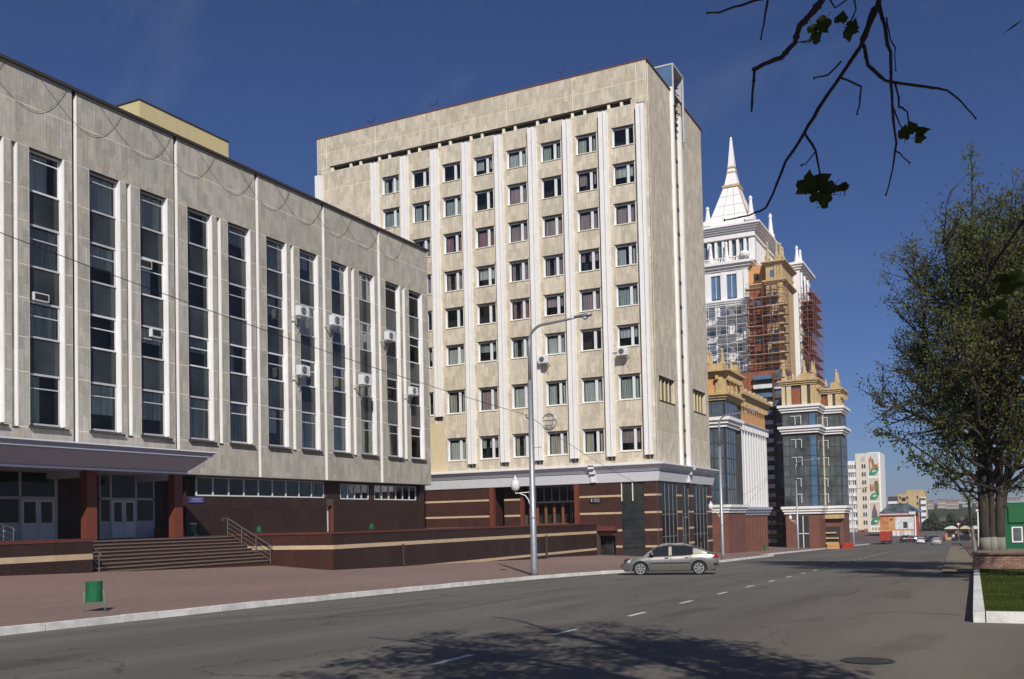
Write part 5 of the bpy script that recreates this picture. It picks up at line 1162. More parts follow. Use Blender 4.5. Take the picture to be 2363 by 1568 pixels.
scaffold(HX-1.6, HX-0.2, 38.4, 47.5, 4, 37.3, 1.4, 1.8, 1.64, 'scaffolding with pale boards across the white front of the high rise', tube_m='net', board='net', seed=5, r=0.045)
scaffold(T0-1.4, T0-0.2, 31.0, 38.2, -2, 39.6, 1.2, 1.5, 1.64, 'rusty scaffolding with planks over the orange flank and turret of the high rise', seed=8, r=0.06)
scaffold(174.0, 184.0, 28.6, 30.6, 0, 40.5, 2.2, 1.0, 1.64, 'red scaffolding standing free along the right edge of the high rise', seed=11, r=0.055, board='brick')
scaffold(144.4, 145.2, 28.2, 34.0, -5.4, 2.5, 0.8, 1.4, 1.9, 'low rusty scaffolding with planks at the foot of the link bay', seed=13, r=0.06)
ub('hoarding', (HX-2.1, 30.5, 19.5), (HX-1.7, 34.8, 24.2), 'net', hr)

# ------------------------------------------------------------------ white block with posters, shop, flats and hillside
mu = thing('poster_block', 'nine storey white block with three tall colourful posters on its end bay', 'building', (335, 40, -6.8))
PX = 330.0
ub('core', (PX+0.3, 34.3, -8), (345, 47, 17.6), 'white', mu); ub('stair_tower', (PX+0.1, 38.0, -8), (345, 42.0, 20.0), 'palecream', mu); ub('poster_bay', (PX+0.05, 34.2, -8), (345, 38.0, 20.2), 'white', mu); ub('edge', (PX+0.2, 34.0, -8), (345, 34.2, 20.0), 'white', mu)
for k in range(9):
    z = 14.7-k*2.72
    ub('floor_band', (PX, 42.0, z-1.0), (PX+0.3, 47, z+0.1), 'white', mu)
    for i in range(8): ub('window', (PX+0.2, 42.1+i*0.62, z+0.15), (PX+0.32, 42.4+i*0.62, z+1.55), 'dark' if R.random() < 0.75 else 'frameG', mu)
    for i in range(2): ub('window', (PX+0.0, 38.75+i*0.75, z+0.25), (PX+0.12, 39.2+i*0.75, z+1.6), 'dark' if R.random() < 0.7 else 'glassB', mu)
ub('window', (PX, 38.8, 17.4), (PX+0.12, 39.9, 18.9), 'frameG', mu); ub('pilaster', (PX-0.05, 41.3, -8), (PX+0.15, 41.9, 17.6), 'palecream', mu)
POST = [mat('poster_sky_print', (0.55, 0.60, 0.60), 0.7, var=0.15, scale=0.4), mat('poster_orange_print', (0.55, 0.20, 0.07), 0.7, var=0.4, scale=0.7), mat('poster_green_print', (0.02, 0.23, 0.09), 0.7, var=0.25, scale=0.5), mat('poster_brown_print', (0.20, 0.12, 0.06), 0.7, var=0.5, scale=0.8), mat('poster_cream_print', (0.60, 0.52, 0.42), 0.7, var=0.1), mat('poster_violet_print', (0.14, 0.10, 0.13), 0.7, var=0.4), mat('poster_leaf_print', (0.10, 0.17, 0.04), 0.7, var=0.4)]
def poster(z0, z1, label, shapes):
    t = thing('poster', label, 'poster', (PX, 36.1, z0)); y0, y1 = 34.55, 37.65
    obj('sheet', MB().box((PX-0.04, y0, z0), (PX+0.05, y1, z1)), shapes[0], t)
    for n_, (poly, m) in enumerate(shapes[1:]):
        P = [(y1-u*(y1-y0), z0+v*(z1-z0)) for (u, v) in poly]; obj('print', MB().prism(P, 'x', PX-0.06-0.004*n_, PX-0.045), m, t)
def blob(cu, cv, ru, rv, n=14, tilt=0.0, sq=1.0):
    return [(cu+ru*math.cos(2*math.pi*k/n)*(1+0.12*math.sin(3*k)), cv+rv*math.sin(2*math.pi*k/n)+tilt*math.cos(2*math.pi*k/n)) for k in range(n)]
green = [(0.02, 0.02), (0.02, 0.16), (0.2, 0.28), (0.55, 0.33), (0.98, 0.40), (0.95, 0.25), (0.8, 0.12), (0.6, 0.03)]
poster(12.3, 19.9, 'top poster with orange figures above a green lozenge', [POST[0], ([(0, .25), (0, .75), (.25, .9), (.4, .6), (.75, .45), (1, .6), (1, .2)], POST[1]), (blob(.4, .6, .12, .14), POST[3]), (blob(.22, .45, .1, .16), POST[4]), (blob(.7, .43, .12, .07), M['brick']), (green, POST[2]), (blob(.5, .2, .22, .05, tilt=.02), POST[0])])
poster(4.0, 11.6, 'middle poster with a reclining figure and foliage above a green lozenge', [POST[4], (blob(.25, .55, .2, .16), POST[1]), (blob(.75, .6, .2, .28), POST[6]), (blob(.6, .62, .12, .25), POST[3]), (blob(.08, .55, .05, .18), POST[3]), (green, POST[2]), (blob(.5, .2, .22, .05, tilt=.02), POST[0])])
poster(-4.4, 3.4, 'bottom poster with a dark coated figure above a green lozenge', [POST[4], ([(.1, .3), (.18, .62), (.32, .78), (.34, .88), (.5, .88), (.52, .78), (.68, .6), (.75, .3)], POST[5]), (blob(.42, .86, .08, .05), POST[3]), (green, POST[2]), (blob(.55, .17, .2, .05), POST[0])])
for i in range(3): ub('mosaic_panel', (PX-0.02, 34.7+i*1.0, -6.1), (PX+0.06, 35.4+i*1.0, -5.1), 'ochre', mu)
obj('porch', MB().prism([(38.0, -7.6), (38.6, -6.4), (39.6, -5.8), (41.2, -5.8), (42.4, -6.6), (43.2, -7.6)], 'x', PX-2.5, PX), 'brick', mu); ub('porch_door', (PX-2.6, 39.6, -7.8), (PX-2.5, 40.4, -6.2), 'dark', mu)
# orange and white shop
sh = thing('shop_building', 'low orange and white shop with a grey hipped roof and picture panels', 'building', (292, 25, -7))
ub('wall', (290, 20.8, -8.5), (300, 30.5, -0.9), 'orange', sh); ub('parapet', (289.7, 20.6, -1.3), (300.2, 30.7, -0.4), 'truckred', sh); ub('band', (289.6, 21.5, -0.9), (289.7, 30.6, -0.6), 'net', sh)
obj('roof', MB().hexa([(290.5, 19, -0.4), (303, 19, -0.4), (303, 30.8, -0.4), (290.5, 30.8, -0.4), (295, 23.3, 2.4), (300, 23.3, 2.4), (300, 28, 2.4), (295, 28, 2.4)]), 'glassK', sh)
for (a, c, z0, z1, m) in ((28.3, 30.3, -5.0, -1.6, POST[1]), (26.5, 28.2, -5.0, -1.6, M['orange']), (21.2, 26.3, -5.2, -1.6, M['net']), (24.2, 25.4, -4.9, -3.0, POST[0]), (22.9, 24.1, -4.9, -3.0, M['dark2']), (21.5, 23.0, -3.3, -1.9, POST[0]), (27.0, 27.7, -2.6, -2.0, M['dark2']), (29.0, 29.8, -4.9, -4.1, POST[5])):
    obj('picture_panel', MB().box((289.9-0.01*R.random(), a, z0), (290.01, c, z1)), m, sh)
for i in range(9): ub('shop_front_pane', (289.95, 20.9+i*1.06, -7.6), (290.0, 21.8+i*1.06, -5.6), 'net' if i % 3 else 'frameG', sh)
ub('sign_box', (289.4, 20.6, -0.9), (289.8, 22.4, -0.1), 'net', sh); ub('red_corner', (290, 20.0, -8), (292, 20.8, -1.6), 'truckred', sh); ub('white_post', (289.7, 20.6, -8), (289.95, 20.95, -1.2), 'white', sh)
# blocks of flats beyond
fl = thing('apartment_block', 'yellow ochre block of flats with white balconies behind the shop', 'building', (430, 34, -3))
ub('wall', (430, 26.5, -6), (445, 37.5, 7.7), 'ochre', fl); ub('attic', (430.2, 27, 7.7), (440, 34.0, 9.2), 'ochre', fl); ub('balcony_bay', (429, 37.5, -6), (445, 41.5, 6.6), 'dark2', fl); ub('balcony_bay', (429, 26.2, -6), (431, 28.3, 6), 'white', fl)
for k in range(5):
    for y in (29.3, 33.4, 36.3): ub('window', (429.9, y, 5.4-k*2.7), (430.0, y+0.6, 6.6-k*2.7), 'dark', fl)
    ub('balcony_front', (428.7, 37.7, 3.3-k*2.6), (429.0, 41.4, 4.5-k*2.6), 'white', fl); ub('balcony_glazing', (428.9, 26.3, 4.6-k*2.6), (429.0, 28.2, 5.6-k*2.6), 'glassB', fl)
    ub('window_bay', (429.8, 34.3, 4.6-k*2.7), (430.0, 35.9, 6.0-k*2.7), 'spandrel', fl)
    for y in (30.6, 31.7, 32.6): ub('light_strip', (429.9, y, 4.0-k*2.7), (430.0, y+0.3, 6.3-k*2.7), 'cream', fl)
M['far1'] = mat('far_pinkish_wall', (0.42, 0.36, 0.34), 0.9, var=0.12); M['far2'] = mat('far_greenish_wall', (0.38, 0.42, 0.38), 0.9, var=0.1); M['far3'] = mat('far_beige_wall', (0.46, 0.42, 0.35), 0.9); M['farroof'] = mat('far_red_roof', (0.27, 0.14, 0.13), 0.9)
gridmesh('hill', 520, 2300, 40, lambda x: -420, lambda x: 420, 40, lambda x, y: -6+16*(1-math.exp(-max(0, x-520)/420))+2*noise.noise(Vector((x*0.01, y*0.02, 0)))-0.02*max(0, abs(y)-60), 'leaffar')
spots = [(780, 47, 9, 7.5, 'far1', 'farthest left pinkish slab of flats on the hillside'), (800, 37, 7, 8.4, 'far3', 'beige slab of flats on the hillside with a red roof, left of centre'), (760, 28, 8, 7.2, 'far1', 'long pinkish flats in the middle of the hillside'), (840, 20, 7, 8.8, 'far2', 'pale greenish flats on the hillside left of the big tree'), (900, 9, 10, 9.0, 'far1', 'pinkish houses high on the hillside behind the tree'), (820, -2, 8, 7.8, 'far3', 'beige flats on the hillside behind the tree trunk'), (880, -16, 9, 8.8, 'far2', 'greenish flats on the hillside right of the tree trunk'), (860, 58, 10, 8.6, 'far3', 'beige flats on the hillside behind the ochre block')]
for (x, y, w, z1, m, lab) in spots:
    t = thing('apartment_block', lab, 'building', (x, y, -1)); ub('wall', (x, y-w/2, -4), (x+10, y+w/2, z1), m, t); ub('roof', (x-0.4, y-w/2-0.3, z1), (x+10.4, y+w/2+0.3, z1+0.7), 'farroof', t)
    for k in range(3):
        for i in range(6): ub('window', (x-0.1, y-w/2+0.5+i*w/6, z1-2-k*2.8), (x, y-w/2+0.5+i*w/6+w/14, z1-0.6-k*2.8), 'dark2', t)
for i in range(16):
    x = 950+R.random()*300; y = -40+i*8+R.uniform(-3, 3); w = R.uniform(5, 9); h = 10.5+R.uniform(0, 1.6)
    t = thing('hill_house', 'tiny pale house on the skyline of the far hillside', 'house', (x, y, 5), 'tiny houses on the skyline'); ub('wall', (x, y-w/2, 2), (x+8, y+w/2, h-1.2), R.choice(('far1', 'far2', 'far3')), t); ub('roof', (x-0.3, y-w/2-0.3, h-1.2), (x+8.3, y+w/2+0.3, h-0.6), 'farroof', t)
# kiosks with white awnings
for (x, y, w, m, lab) in ((252, 9.8, 2.6, 'net', 'market kiosk with a long white awning, left one'), (250, 6.6, 1.9, 'cream', 'pinkish market kiosk in the middle of the row'), (247, 4.3, 2.3, 'net', 'market kiosk with a domed white awning and orange front')):
    t = thing('kiosk', lab, 'kiosk', (x, y, -7.4)); ub('wall', (x, y-w/2, -7.4), (x+2, y+w/2, -4.6), 'far1' if m == 'cream' else 'orange', t); ub('counter_opening', (x-0.05, y-w/3, -6.6), (x, y+w/3, -5.3), 'dark', t)
    b = MB(); P = [(y-w/2-0.3+(w+0.6)*q/10, -4.6+0.75*math.sin(math.pi*q/10)) for q in range(11)]; obj('awning', b.prism(P, 'x', x-1.2, x+1.5), m, t)
# signs, post
def sign_post(x, y, z, h, kind, label):
    t = thing('road_sign', label, 'road sign', (x, y, z)); obj('post', MB().tube([(x, y, z), (x, y, z+h)], 0.05, 6), 'lamp', t)
    if kind == 'yield':
        obj('plate', MB().prism([(y-0.5, z+h+0.1), (y+0.5, z+h+0.1), (y, z+h-0.75)], 'x', x-0.06, x-0.03), 'truckred', t); obj('plate_field', MB().prism([(y-0.34, z+h), (y+0.34, z+h), (y, z+h-0.56)], 'x', x-0.08, x-0.062), 'white', t)
sign_post(236, 7.6, gz(236, 7.6), 4.3, 'yield', 'red and white give way sign on a tall post at the far crossing')
rs = thing('billboard', 'white pillar billboard standing beside the big tree trunk', 'billboard', (150, 1.5, gz(150, 1.5))); zz = gz(150, 1.5)
for (y, w) in ((2.1, 0.28), (0.9, 0.5)): obj('pillar', MB().box((150, y-w/2, zz), (150.5, y+w/2, zz+5.2)), 'white', rs)
obj('header', MB().box((149.9, 0.4, zz+5.2), (150.6, 2.4, zz+5.5)), 'white', rs)
gs = thing('green_shop', 'green fronted shop with a white window frame behind the tree at the right', 'building', (120, -4, gz(120, -4))); zz = gz(120, -4)
ub('wall', (120, -12, zz-0.5), (128, -0.2, zz+5.4), 'green', gs); M['brightgreen'] = mat('bright_green_panel', (0.012, 0.12, 0.035), 0.5); ub('fascia', (119.8, -12, zz+3.1), (120, -1.5, zz+5.0), 'brightgreen', gs)
ub('sign_letters', (119.72, -0.9, zz+3.4), (119.78, -0.5, zz+4.8), 'net', gs)
w = obj('window_frame', MB().box((119.9, -2.9, zz+0.8), (120, -2.75, zz+2.6)).box((119.9, -1.9, zz+0.8), (120, -1.75, zz+2.6)).box((119.9, -2.75, zz+2.45), (120, -1.9, zz+2.6)).box((119.9, -2.75, zz+0.8), (120, -1.9, zz+0.95)), 'white', gs); ub('pane', (119.95, -2.75, zz+0.95), (119.97, -1.9, zz+2.45), 'glassK', w)

# ------------------------------------------------------------------ vehicles
def interp(tab, x):
    if x <= tab[0][0]: return tab[0][1]
    for (a, c) in zip(tab, tab[1:]):
        if x <= c[0]: return a[1]+(c[1]-a[1])*(x-a[0])/(c[0]-a[0])
    return tab[-1][1]
def make_car(label, loc, rz, paint, kind='sedan', group=None, name='parked_car', detail=True, pitch=0.0):
    t = thing(name, label, 'car', (0, 0, 0), group)
    fw, rw = 1.34, -1.34; wr = 0.315
    belt = {'sedan': [(-2.24, .80), (-2.15, .97), (-1.75, 1.02), (-1.3, 1.0), (-0.5, .95), (0.9, .91), (1.3, .86), (1.8, .76), (2.1, .66), (2.24, .55)],
            'suv': [(-2.2, .95), (-2.1, 1.10), (-1.5, 1.12), (0.9, 1.08), (1.7, 1.0), (2.1, .85), (2.2, .7)],
            'hatch': [(-2.0, .8), (-1.95, .98), (-1.4, 1.0), (0.8, .93), (1.5, .82), (1.9, .7), (2.0, .55)]}[kind]
    L0, L1 = belt[0][0], belt[-1][0]
    wid = lambda x: 0.885*(1-0.16*max(0, (abs(x)-1.45)/0.8)**2.2)
    N = 72; J = 9; b = MB()
    def lower(x):
        z = 0.20 + (0.10*max(0, (x-1.75)/0.5) if x > 1.75 else 0) + (0.14*max(0, (-x-1.8)/0.45) if x < -1.8 else 0)
        for wx in (fw, rw):
            d = abs(x-wx); R_ = wr+0.075
            if d < R_: z = max(z, wr+math.sqrt(R_*R_-d*d)-0.01)
        return z
    ring = 2*J+1
    for i in range(N+1):
        x = L0+(L1-L0)*i/N; zb, zt = lower(x), interp(belt, x); w = wid(x); zb = min(zb, zt-0.05); row = []
        for j in range(J):
            f = j/(J-1)
            if f < 0.82: z = zb+(zt-zb)*f/0.82*0.93
            else: z = zb+(zt-zb)*(0.93+0.07*(f-0.82)/0.18)
            hh = (z-0.2)/max(0.3, zt-0.2); yw = w*(0.955+0.045*math.sin(min(1, max(0, hh))*math.pi)) - (0.05*max(0, hh-0.75)/0.25)*w
            if f > 0.95: yw -= 0.05
            row.append((x, yw, z))
        crown = 0.03
        left = row; right = [(p[0], -p[1], p[2]) for p in reversed(row)]
        b.v += left+[(x, 0, zt+crown)]+right
    for i in range(N):
        for j in range(ring-1): b.f.append((i*ring+j, (i+1)*ring+j, (i+1)*ring+j+1, i*ring+j+1)); b.m.append(0)
    for i, rev in ((0, False), (N, True)): b.f.append(tuple((i*ring+j) for j in (range(ring) if not rev else range(ring-1, -1, -1)))); b.m.append(0)
    body = obj('body', b, paint, t, smooth=True); body.data.polygons.foreach_set('use_smooth', [True]*len(body.data.polygons))
    # underbody and wheel wells
    obj('underbody', MB().box((L0+0.15, -0.78, 0.2), (L1-0.15, 0.78, 0.75)), 'black', t)
    # cabin
    roof = {'sedan': [(-1.78, 1.03), (-1.45, 1.20), (-1.05, 1.36), (-0.6, 1.44), (0.0, 1.465), (0.35, 1.43), (0.75, 1.24), (1.28, .885)],
            'suv': [(-2.05, 1.12), (-1.85, 1.60), (-1.4, 1.70), (0.2, 1.70), (0.5, 1.6), (1.0, 1.09)],
            'hatch': [(-1.9, 1.0), (-1.6, 1.38), (-1.1, 1.46), (0.0, 1.46), (0.3, 1.40), (1.0, .93)]}[kind]
    N2 = 44; J2 = 8; b = MB(); ring2 = 2*J2+1; c0, c1 = roof[0][0], roof[-1][0]
    for i in range(N2+1):
        x = c0+(c1-c0)*i/N2; zr = interp(roof, x); zb = interp(belt, x)-0.02; zr = max(zr, zb+0.03); row = []
        for j in range(J2):
            f = j/(J2-1); g = min(1, f/0.78); z = zb+(zr-0.045-zb)*g if f <= 0.78 else (zr-0.045)+0.045*(f-0.78)/0.22*1.0
            yb = wid(x)*0.93; tumble = 0.24*((z-zb)/0.5) if zr > zb else 0
            y = yb-tumble
            if f > 0.78: y = (yb-0.24*((zr-0.045-zb)/0.5))*(1-0.55*(f-0.78)/0.22)
            row.append((x, y, z))
        b.v += row+[(x, 0, zr+0.012)]+[(p[0], -p[1], p[2]) for p in reversed(row)]
    pill = {'sedan': (-0.13, 0.02), 'suv': (-0.3, -0.15), 'hatch': (-0.3, -0.15)}[kind]
    for i in range(N2):
        xm = c0+(c1-c0)*(i+0.5)/N2; zr = interp(roof, xm); zb = interp(belt, xm)
        for j in range(ring2-1):
            jj = j if j < J2 else ring2-2-j; mi = 0
            side = 1 <= jj+1 and jj < int(J2*0.78)-0
            if jj < 5:
                hi_enough = (zr-zb) > 0.17
                if hi_enough and (-1.05 if kind == 'sedan' else -1.6) < xm < 0.95 and not (pill[0] < xm < pill[1]): mi = 1
                if jj == 4 and (zr-zb) < 0.30: mi = 0
            else:
                if xm > (0.42 if kind == 'sedan' else 0.35) and zr-zb > 0.02: mi = 1
                if xm < (-1.12 if kind == 'sedan' else -1.7) and zr-zb > 0.06: mi = 1
            b.f.append((i*ring2+j, (i+1)*ring2+j, (i+1)*ring2+j+1, i*ring2+j+1)); b.m.append(mi)
    b.f.append(tuple(range(ring2))); b.m.append(0); b.f.append(tuple(range(N2*ring2+ring2-1, N2*ring2-1, -1))); b.m.append(0)
    # split painted shell and glass
    for nm, mi, mm in (('cabin', 0, paint), ('windows', 1, 'carglass')):
        q = MB(); q.v = b.v; q.f = [f for f, m in zip(b.f, b.m) if m == mi]; q.m = [0]*len(q.f); me = q.mesh(nm, mm, (0, 0, 0), recalc=False)
        bm = bmesh.new(); bm.from_mesh(me); bmesh.ops.delete(bm, geom=[v for v in bm.verts if not v.link_faces], context='VERTS'); bmesh.ops.recalc_face_normals(bm, faces=bm.faces); bm.to_mesh(me); bm.free()
        me.polygons.foreach_set('use_smooth', [True]*len(me.polygons)); place(nm, me, t, (0, 0, 0))
    # wheels
    for wx in (fw, rw):
        for s_ in (1, -1):
            yo = s_*0.80
            w = obj('wheel', MB().lathe((wx, yo-0.1, wr), [(0.2, 0.0), (0.27, 0.0), (0.305, 0.02), (wr, 0.05), (wr, 0.15), (0.305, 0.18), (0.27, 0.2), (0.2, 0.2)], 26, axis='y'), 'rubber', t, smooth=False)
            if detail:
                yf = yo+s_*0.1
                rm = MB().lathe((wx, yf-0.012 if s_ > 0 else yf-0.0, wr), [(0.2, 0), (0.225, 0.006), (0.225, 0.012)], 24, axis='y'); 
                rim = MB(); k_ = 24
                for r0_, r1_ in ((0.195, 0.225),):
                    for q in range(k_):
                        a, a2 = 2*math.pi*q/k_, 2*math.pi*(q+1)/k_
                        rim.quad((wx+r0_*math.cos(a), yf+s_*0.006, wr+r0_*math.sin(a)), (wx+r1_*math.cos(a), yf+s_*0.006, wr+r1_*math.sin(a)), (wx+r1_*math.cos(a2), yf+s_*0.006, wr+r1_*math.sin(a2)), (wx+r0_*math.cos(a2), yf+s_*0.006, wr+r0_*math.sin(a2)))
                for q in range(7):
                    a = 2*math.pi*q/7+0.3; d = 0.17
                    P = [(0.03, a-0.5), (0.205, a-d*0.75), (0.205, a+d*0.75), (0.03, a+0.5)]
                    rim.quad(*[(wx+r*math.cos(an), yf+s_*0.010, wr+r*math.sin(an)) for r, an in P])
                obj('rim', rim, 'alloy', w, recalc=False); obj('hub_back', MB().lathe((wx, yf-0.004, wr), [(0.2, 0), (0.2, 0.006)], 20, axis='y'), 'dark', w)
    fx, rx = L1, L0
    for s_ in (1, -1):
        obj('headlight', MB().hexa([(fx-0.42, s_*0.60, .60), (fx-0.02, s_*0.48, .52), (fx-0.04, s_*0.72, .52), (fx-0.42, s_*0.86, .62), (fx-0.50, s_*0.60, .765), (fx-0.13, s_*0.48, .655), (fx-0.15, s_*0.72, .655), (fx-0.5, s_*0.845, .755)]), 'lens', t)
        tz = 0.78 if kind == 'sedan' else 0.85
        obj('tail_light', MB().hexa([(rx+0.20, s_*0.58, tz-0.03), (rx-0.01, s_*0.56, tz-0.02), (rx+0.01, s_*0.75, tz-0.02), (rx+0.30, s_*0.872, tz+0.0), (rx+0.10, s_*0.58, tz+0.17), (rx+0.04, s_*0.58, tz+0.16), (rx+0.06, s_*0.73, tz+0.16), (rx+0.13, s_*0.80, tz+0.17)]), 'redlens', t)
        m_ = bev(obj('mirror', MB().hexa([(0.72, s_*0.86, .93), (0.86, s_*0.86, .95), (0.84, s_*1.04, .96), (0.72, s_*1.04, .95), (0.72, s_*0.86, 1.06), (0.82, s_*0.86, 1.05), (0.8, s_*1.03, 1.06), (0.72, s_*1.03, 1.07)]), paint, t), 0.02)
        if detail:
            yy = s_*0.895
            obj('side_moulding', MB().box((-0.92, min(yy-s_*0.02, yy+s_*0.006), .545), (0.86, max(yy-s_*0.02, yy+s_*0.006), .60)), 'black', t)
            for x_ in (0.93, -0.06, -0.98): obj('door_gap', MB().box((x_-0.006, min(yy-s_*0.03, yy-s_*0.008), .30), (x_+0.006, max(yy-s_*0.03, yy-s_*0.008), .93)), 'black', t)
            for x_ in (0.12, -0.80): obj('door_handle', MB().box((x_-0.09, min(yy-s_*0.03, yy+s_*0.012), .80), (x_+0.09, max(yy-s_*0.03, yy+s_*0.012), .835)), paint, t)
            obj('sill_trim', MB().box((-0.92, min(yy-s_*0.05, yy-s_*0.015), .19), (0.92, max(yy-s_*0.05, yy-s_*0.015), .245)), 'black', t)
            obj('bumper_insert', MB().hexa([(fx-0.5, s_*0.80, .42), (fx-0.06, s_*0.70, .33), (fx+0.03, s_*0.40, .33), (fx-0.5, s_*0.70, .42), (fx-0.5, s_*0.90, .47), (fx-0.06, s_*0.80, .50), (fx+0.03, s_*0.40, .50), (fx-0.5, s_*0.70, .50)]), 'black', t)
            obj('rear_insert', MB().hexa([(rx+0.02, s_*0.40, .42), (rx-0.02, s_*0.40, .42), (rx+0.06, s_*0.76, .42), (rx+0.22, s_*0.865, .44), (rx+0.02, s_*0.40, .56), (rx-0.02, s_*0.40, .56), (rx+0.05, s_*0.77, .56), (rx+0.2, s_*0.875, .54)]), 'black', t)
    obj('grille', MB().box((fx-0.08, -0.46, .33), (fx+0.035, 0.46, .50)), 'black', t); obj('number_plate', MB().box((fx+0.03, -0.26, .38), (fx+0.045, 0.26, .47)), 'white', t); obj('number_plate', MB().box((rx-0.022, -0.26, .62), (rx+0.02, 0.26, .72)), 'white', t); obj('rear_bumper_trim', MB().box((rx-0.012, -0.6, .38), (rx+0.1, 0.6, .50)), 'black' if kind != 'sedan' else 'black', t)
    if kind == 'sedan' and detail:
        obj('wiper', MB().tube([(1.24, 0.1, .93), (1.05, 0.6, 1.04)], 0.01, 4), 'black', t)
    t.location = loc; t.rotation_euler = (0, pitch, rz); return t
make_car('champagne silver saloon car turning nose first to the left kerb in front of the tower', (42.0, 13.85, gz(42, 13.85)), rad(107), 'carpaint', 'sedan', None, 'silver_car')
make_car('white saloon car seen from behind, driving away in the middle of the far road', (222, 14.9, gz(222, 15)), 0.03, 'carwhite', 'sedan', None, 'white_car', detail=False)
make_car('pale grey hatchback with dark rear bumper, nearest far car by the right kerb', (192, 10.1, gz(192, 10)), 0.03, 'carsilver', 'hatch', None, 'grey_car', detail=False)
make_car('black estate car standing crosswise at the far end of the road', (236, 18.4, -7.35), -1.3, 'carblack', 'suv', None, 'black_car', detail=False)
make_car('dark car between the two far pale cars', (238, 13.4, -7.35), 0.5, 'carblack', 'hatch', None, 'dark_car', detail=False)
make_car('dark car parked at the far crossing near the kiosks', (243, 7.2, -7.3), 1.5, 'carblack', 'sedan', None, 'dark_car', detail=False)
make_car('dark car parked rightmost at the far crossing below the kiosks', (243, 2.6, -7.3), 1.5, 'carblack', 'sedan', None, 'dark_car', detail=False)
# small box truck with red tarpaulin
tx, ty = 226.0, 22.6; tz = gz(tx, ty)
tr = thing('box_truck', 'small truck with a red tarpaulin body seen from behind at the far left kerb', 'truck', (tx, ty, tz))
obj('cargo_body', MB().box((tx-2, ty-1.15, tz+0.85), (tx+2.2, ty+1.15, tz+2.9)), 'truckred', tr); obj('door_seam', MB().box((tx-2.03, ty-0.03, tz+0.85), (tx-2.0, ty+0.03, tz+2.9)), 'black', tr)
obj('cab', MB().box((tx+2.3, ty-1.0, tz+0.5), (tx+3.9, ty+1.0, tz+2.3)), 'carblack', tr); obj('chassis', MB().box((tx-2, ty-0.9, tz+0.5), (tx+3.8, ty+0.9, tz+0.85)), 'black', tr)
for (dx, dy) in ((-1.2, -0.95), (-1.2, 0.75), (2.9, -0.95), (2.9, 0.75)): obj('wheel', MB().lathe((tx+dx, ty+dy, tz+0.38), [(0.38, 0), (0.38, 0.22)], 16, axis='y'), 'rubber', tr)
# red barrier blocks by the far block
for (x, y, lab) in ((140.5, 21.4, 'orange road barrier lying before the far block, left one'), (142.5, 19.6, 'red road barrier before the far block, right one')):
    z = pz(x, y)-0.15; o = obj('road_barrier', MB().prism([(y-0.9, z), (y+0.9, z), (y+0.75, z+0.9), (y-0.75, z+0.9)], 'x', x, x+0.5).box((x-0.05, y-0.7, z+0.45), (x, y+0.7, z+0.6)), 'truckred' if 'red' == lab[:3] else 'orange'); tag(o, lab, 'barrier')

# ------------------------------------------------------------------ people at the far crossing
def person(x, y, z, top, legs, label, h=1.7, rz=0.0):
    t = thing('person', label, 'person', (x, y, z))
    V = [(0, 0, .93), (0, 0, 1.18), (0, 0, 1.42), (0, 0, 1.5), (0, 0, 1.62), (0, .2, 1.40), (.03, .27, 1.12), (.08, .27, .87), (0, -.2, 1.40), (-.03, -.27, 1.12), (.04, -.27, .87), (0, .1, .88), (.06, .11, .48), (.02, .11, .08), (.14, .11, .03), (0, -.1, .88), (-.06, -.11, .48), (-.16, -.11, .10), (-.04, -.11, .03)]
    Eg = [(0, 1), (1, 2), (2, 3), (3, 4), (2, 5), (5, 6), (6, 7), (2, 8), (8, 9), (9, 10), (0, 11), (11, 12), (12, 13), (13, 14), (0, 15), (15, 16), (16, 17), (17, 18)]
    Rr = [.14, .13, .15, .055, .10, .06, .045, .035, .06, .045, .035, .09, .06, .045, .04, .09, .06, .045, .04]
    me = bpy.data.meshes.new('figure'); s_ = h/1.72; me.from_pydata([(p[0]*s_, p[1]*s_, p[2]*s_) for p in V], Eg, []); me.materials.append(M[top])
    o = place('figure', me, t, (x, y, z)); sk = o.modifiers.new('skin', 'SKIN'); me.skin_vertices[0].data[0].use_root = True
    for i, r in enumerate(Rr): me.skin_vertices[0].data[i].radius = (r*s_, r*s_)
    o.modifiers.new('sub', 'SUBSURF').render_levels = 1
    obj('trousers', MB().tube([(x, y, z+.95*s_), (x, y, z+.72*s_)], [.16*s_, .17*s_], 8).tube([(x, y+.1*s_, z+.85*s_), (x+.05*s_, y+.11*s_, z+.1*s_)], [.10*s_, .065*s_], 8).tube([(x, y-.1*s_, z+.85*s_), (x-.1*s_, y-.11*s_, z+.12*s_)], [.10*s_, .065*s_], 8), legs, t)
    obj('face', MB().lathe((x, y, z+1.5*s_), [(.04, 0), (.085*s_, .05), (.095*s_, .12), (.07*s_, .2), (.02, .23)], 10), 'skin', t); obj('hair', MB().lathe((x+.02, y, z+1.6*s_), [(.1*s_, 0), (.1*s_, .08), (.06*s_, .13), (.01, .15)], 10), 'hair', t)
for (x, y, top, legs, lab) in ((229, 17.6, 'cloth_red', 'cloth_dark', 'distant person in a red top walking at the far kerb'), (243, 15.2, 'cloth_dark', 'cloth_dark', 'distant person in dark clothes standing behind the white car'), (240.5, 11.0, 'cloth_red', 'cloth_dark', 'distant person in red standing left of the kiosks'), (243, 9.0, 'net', 'cloth_dark', 'distant person in a white shirt by the left kiosk')):
    person(x, y, gz(x, y)+0.02, top, legs, lab)

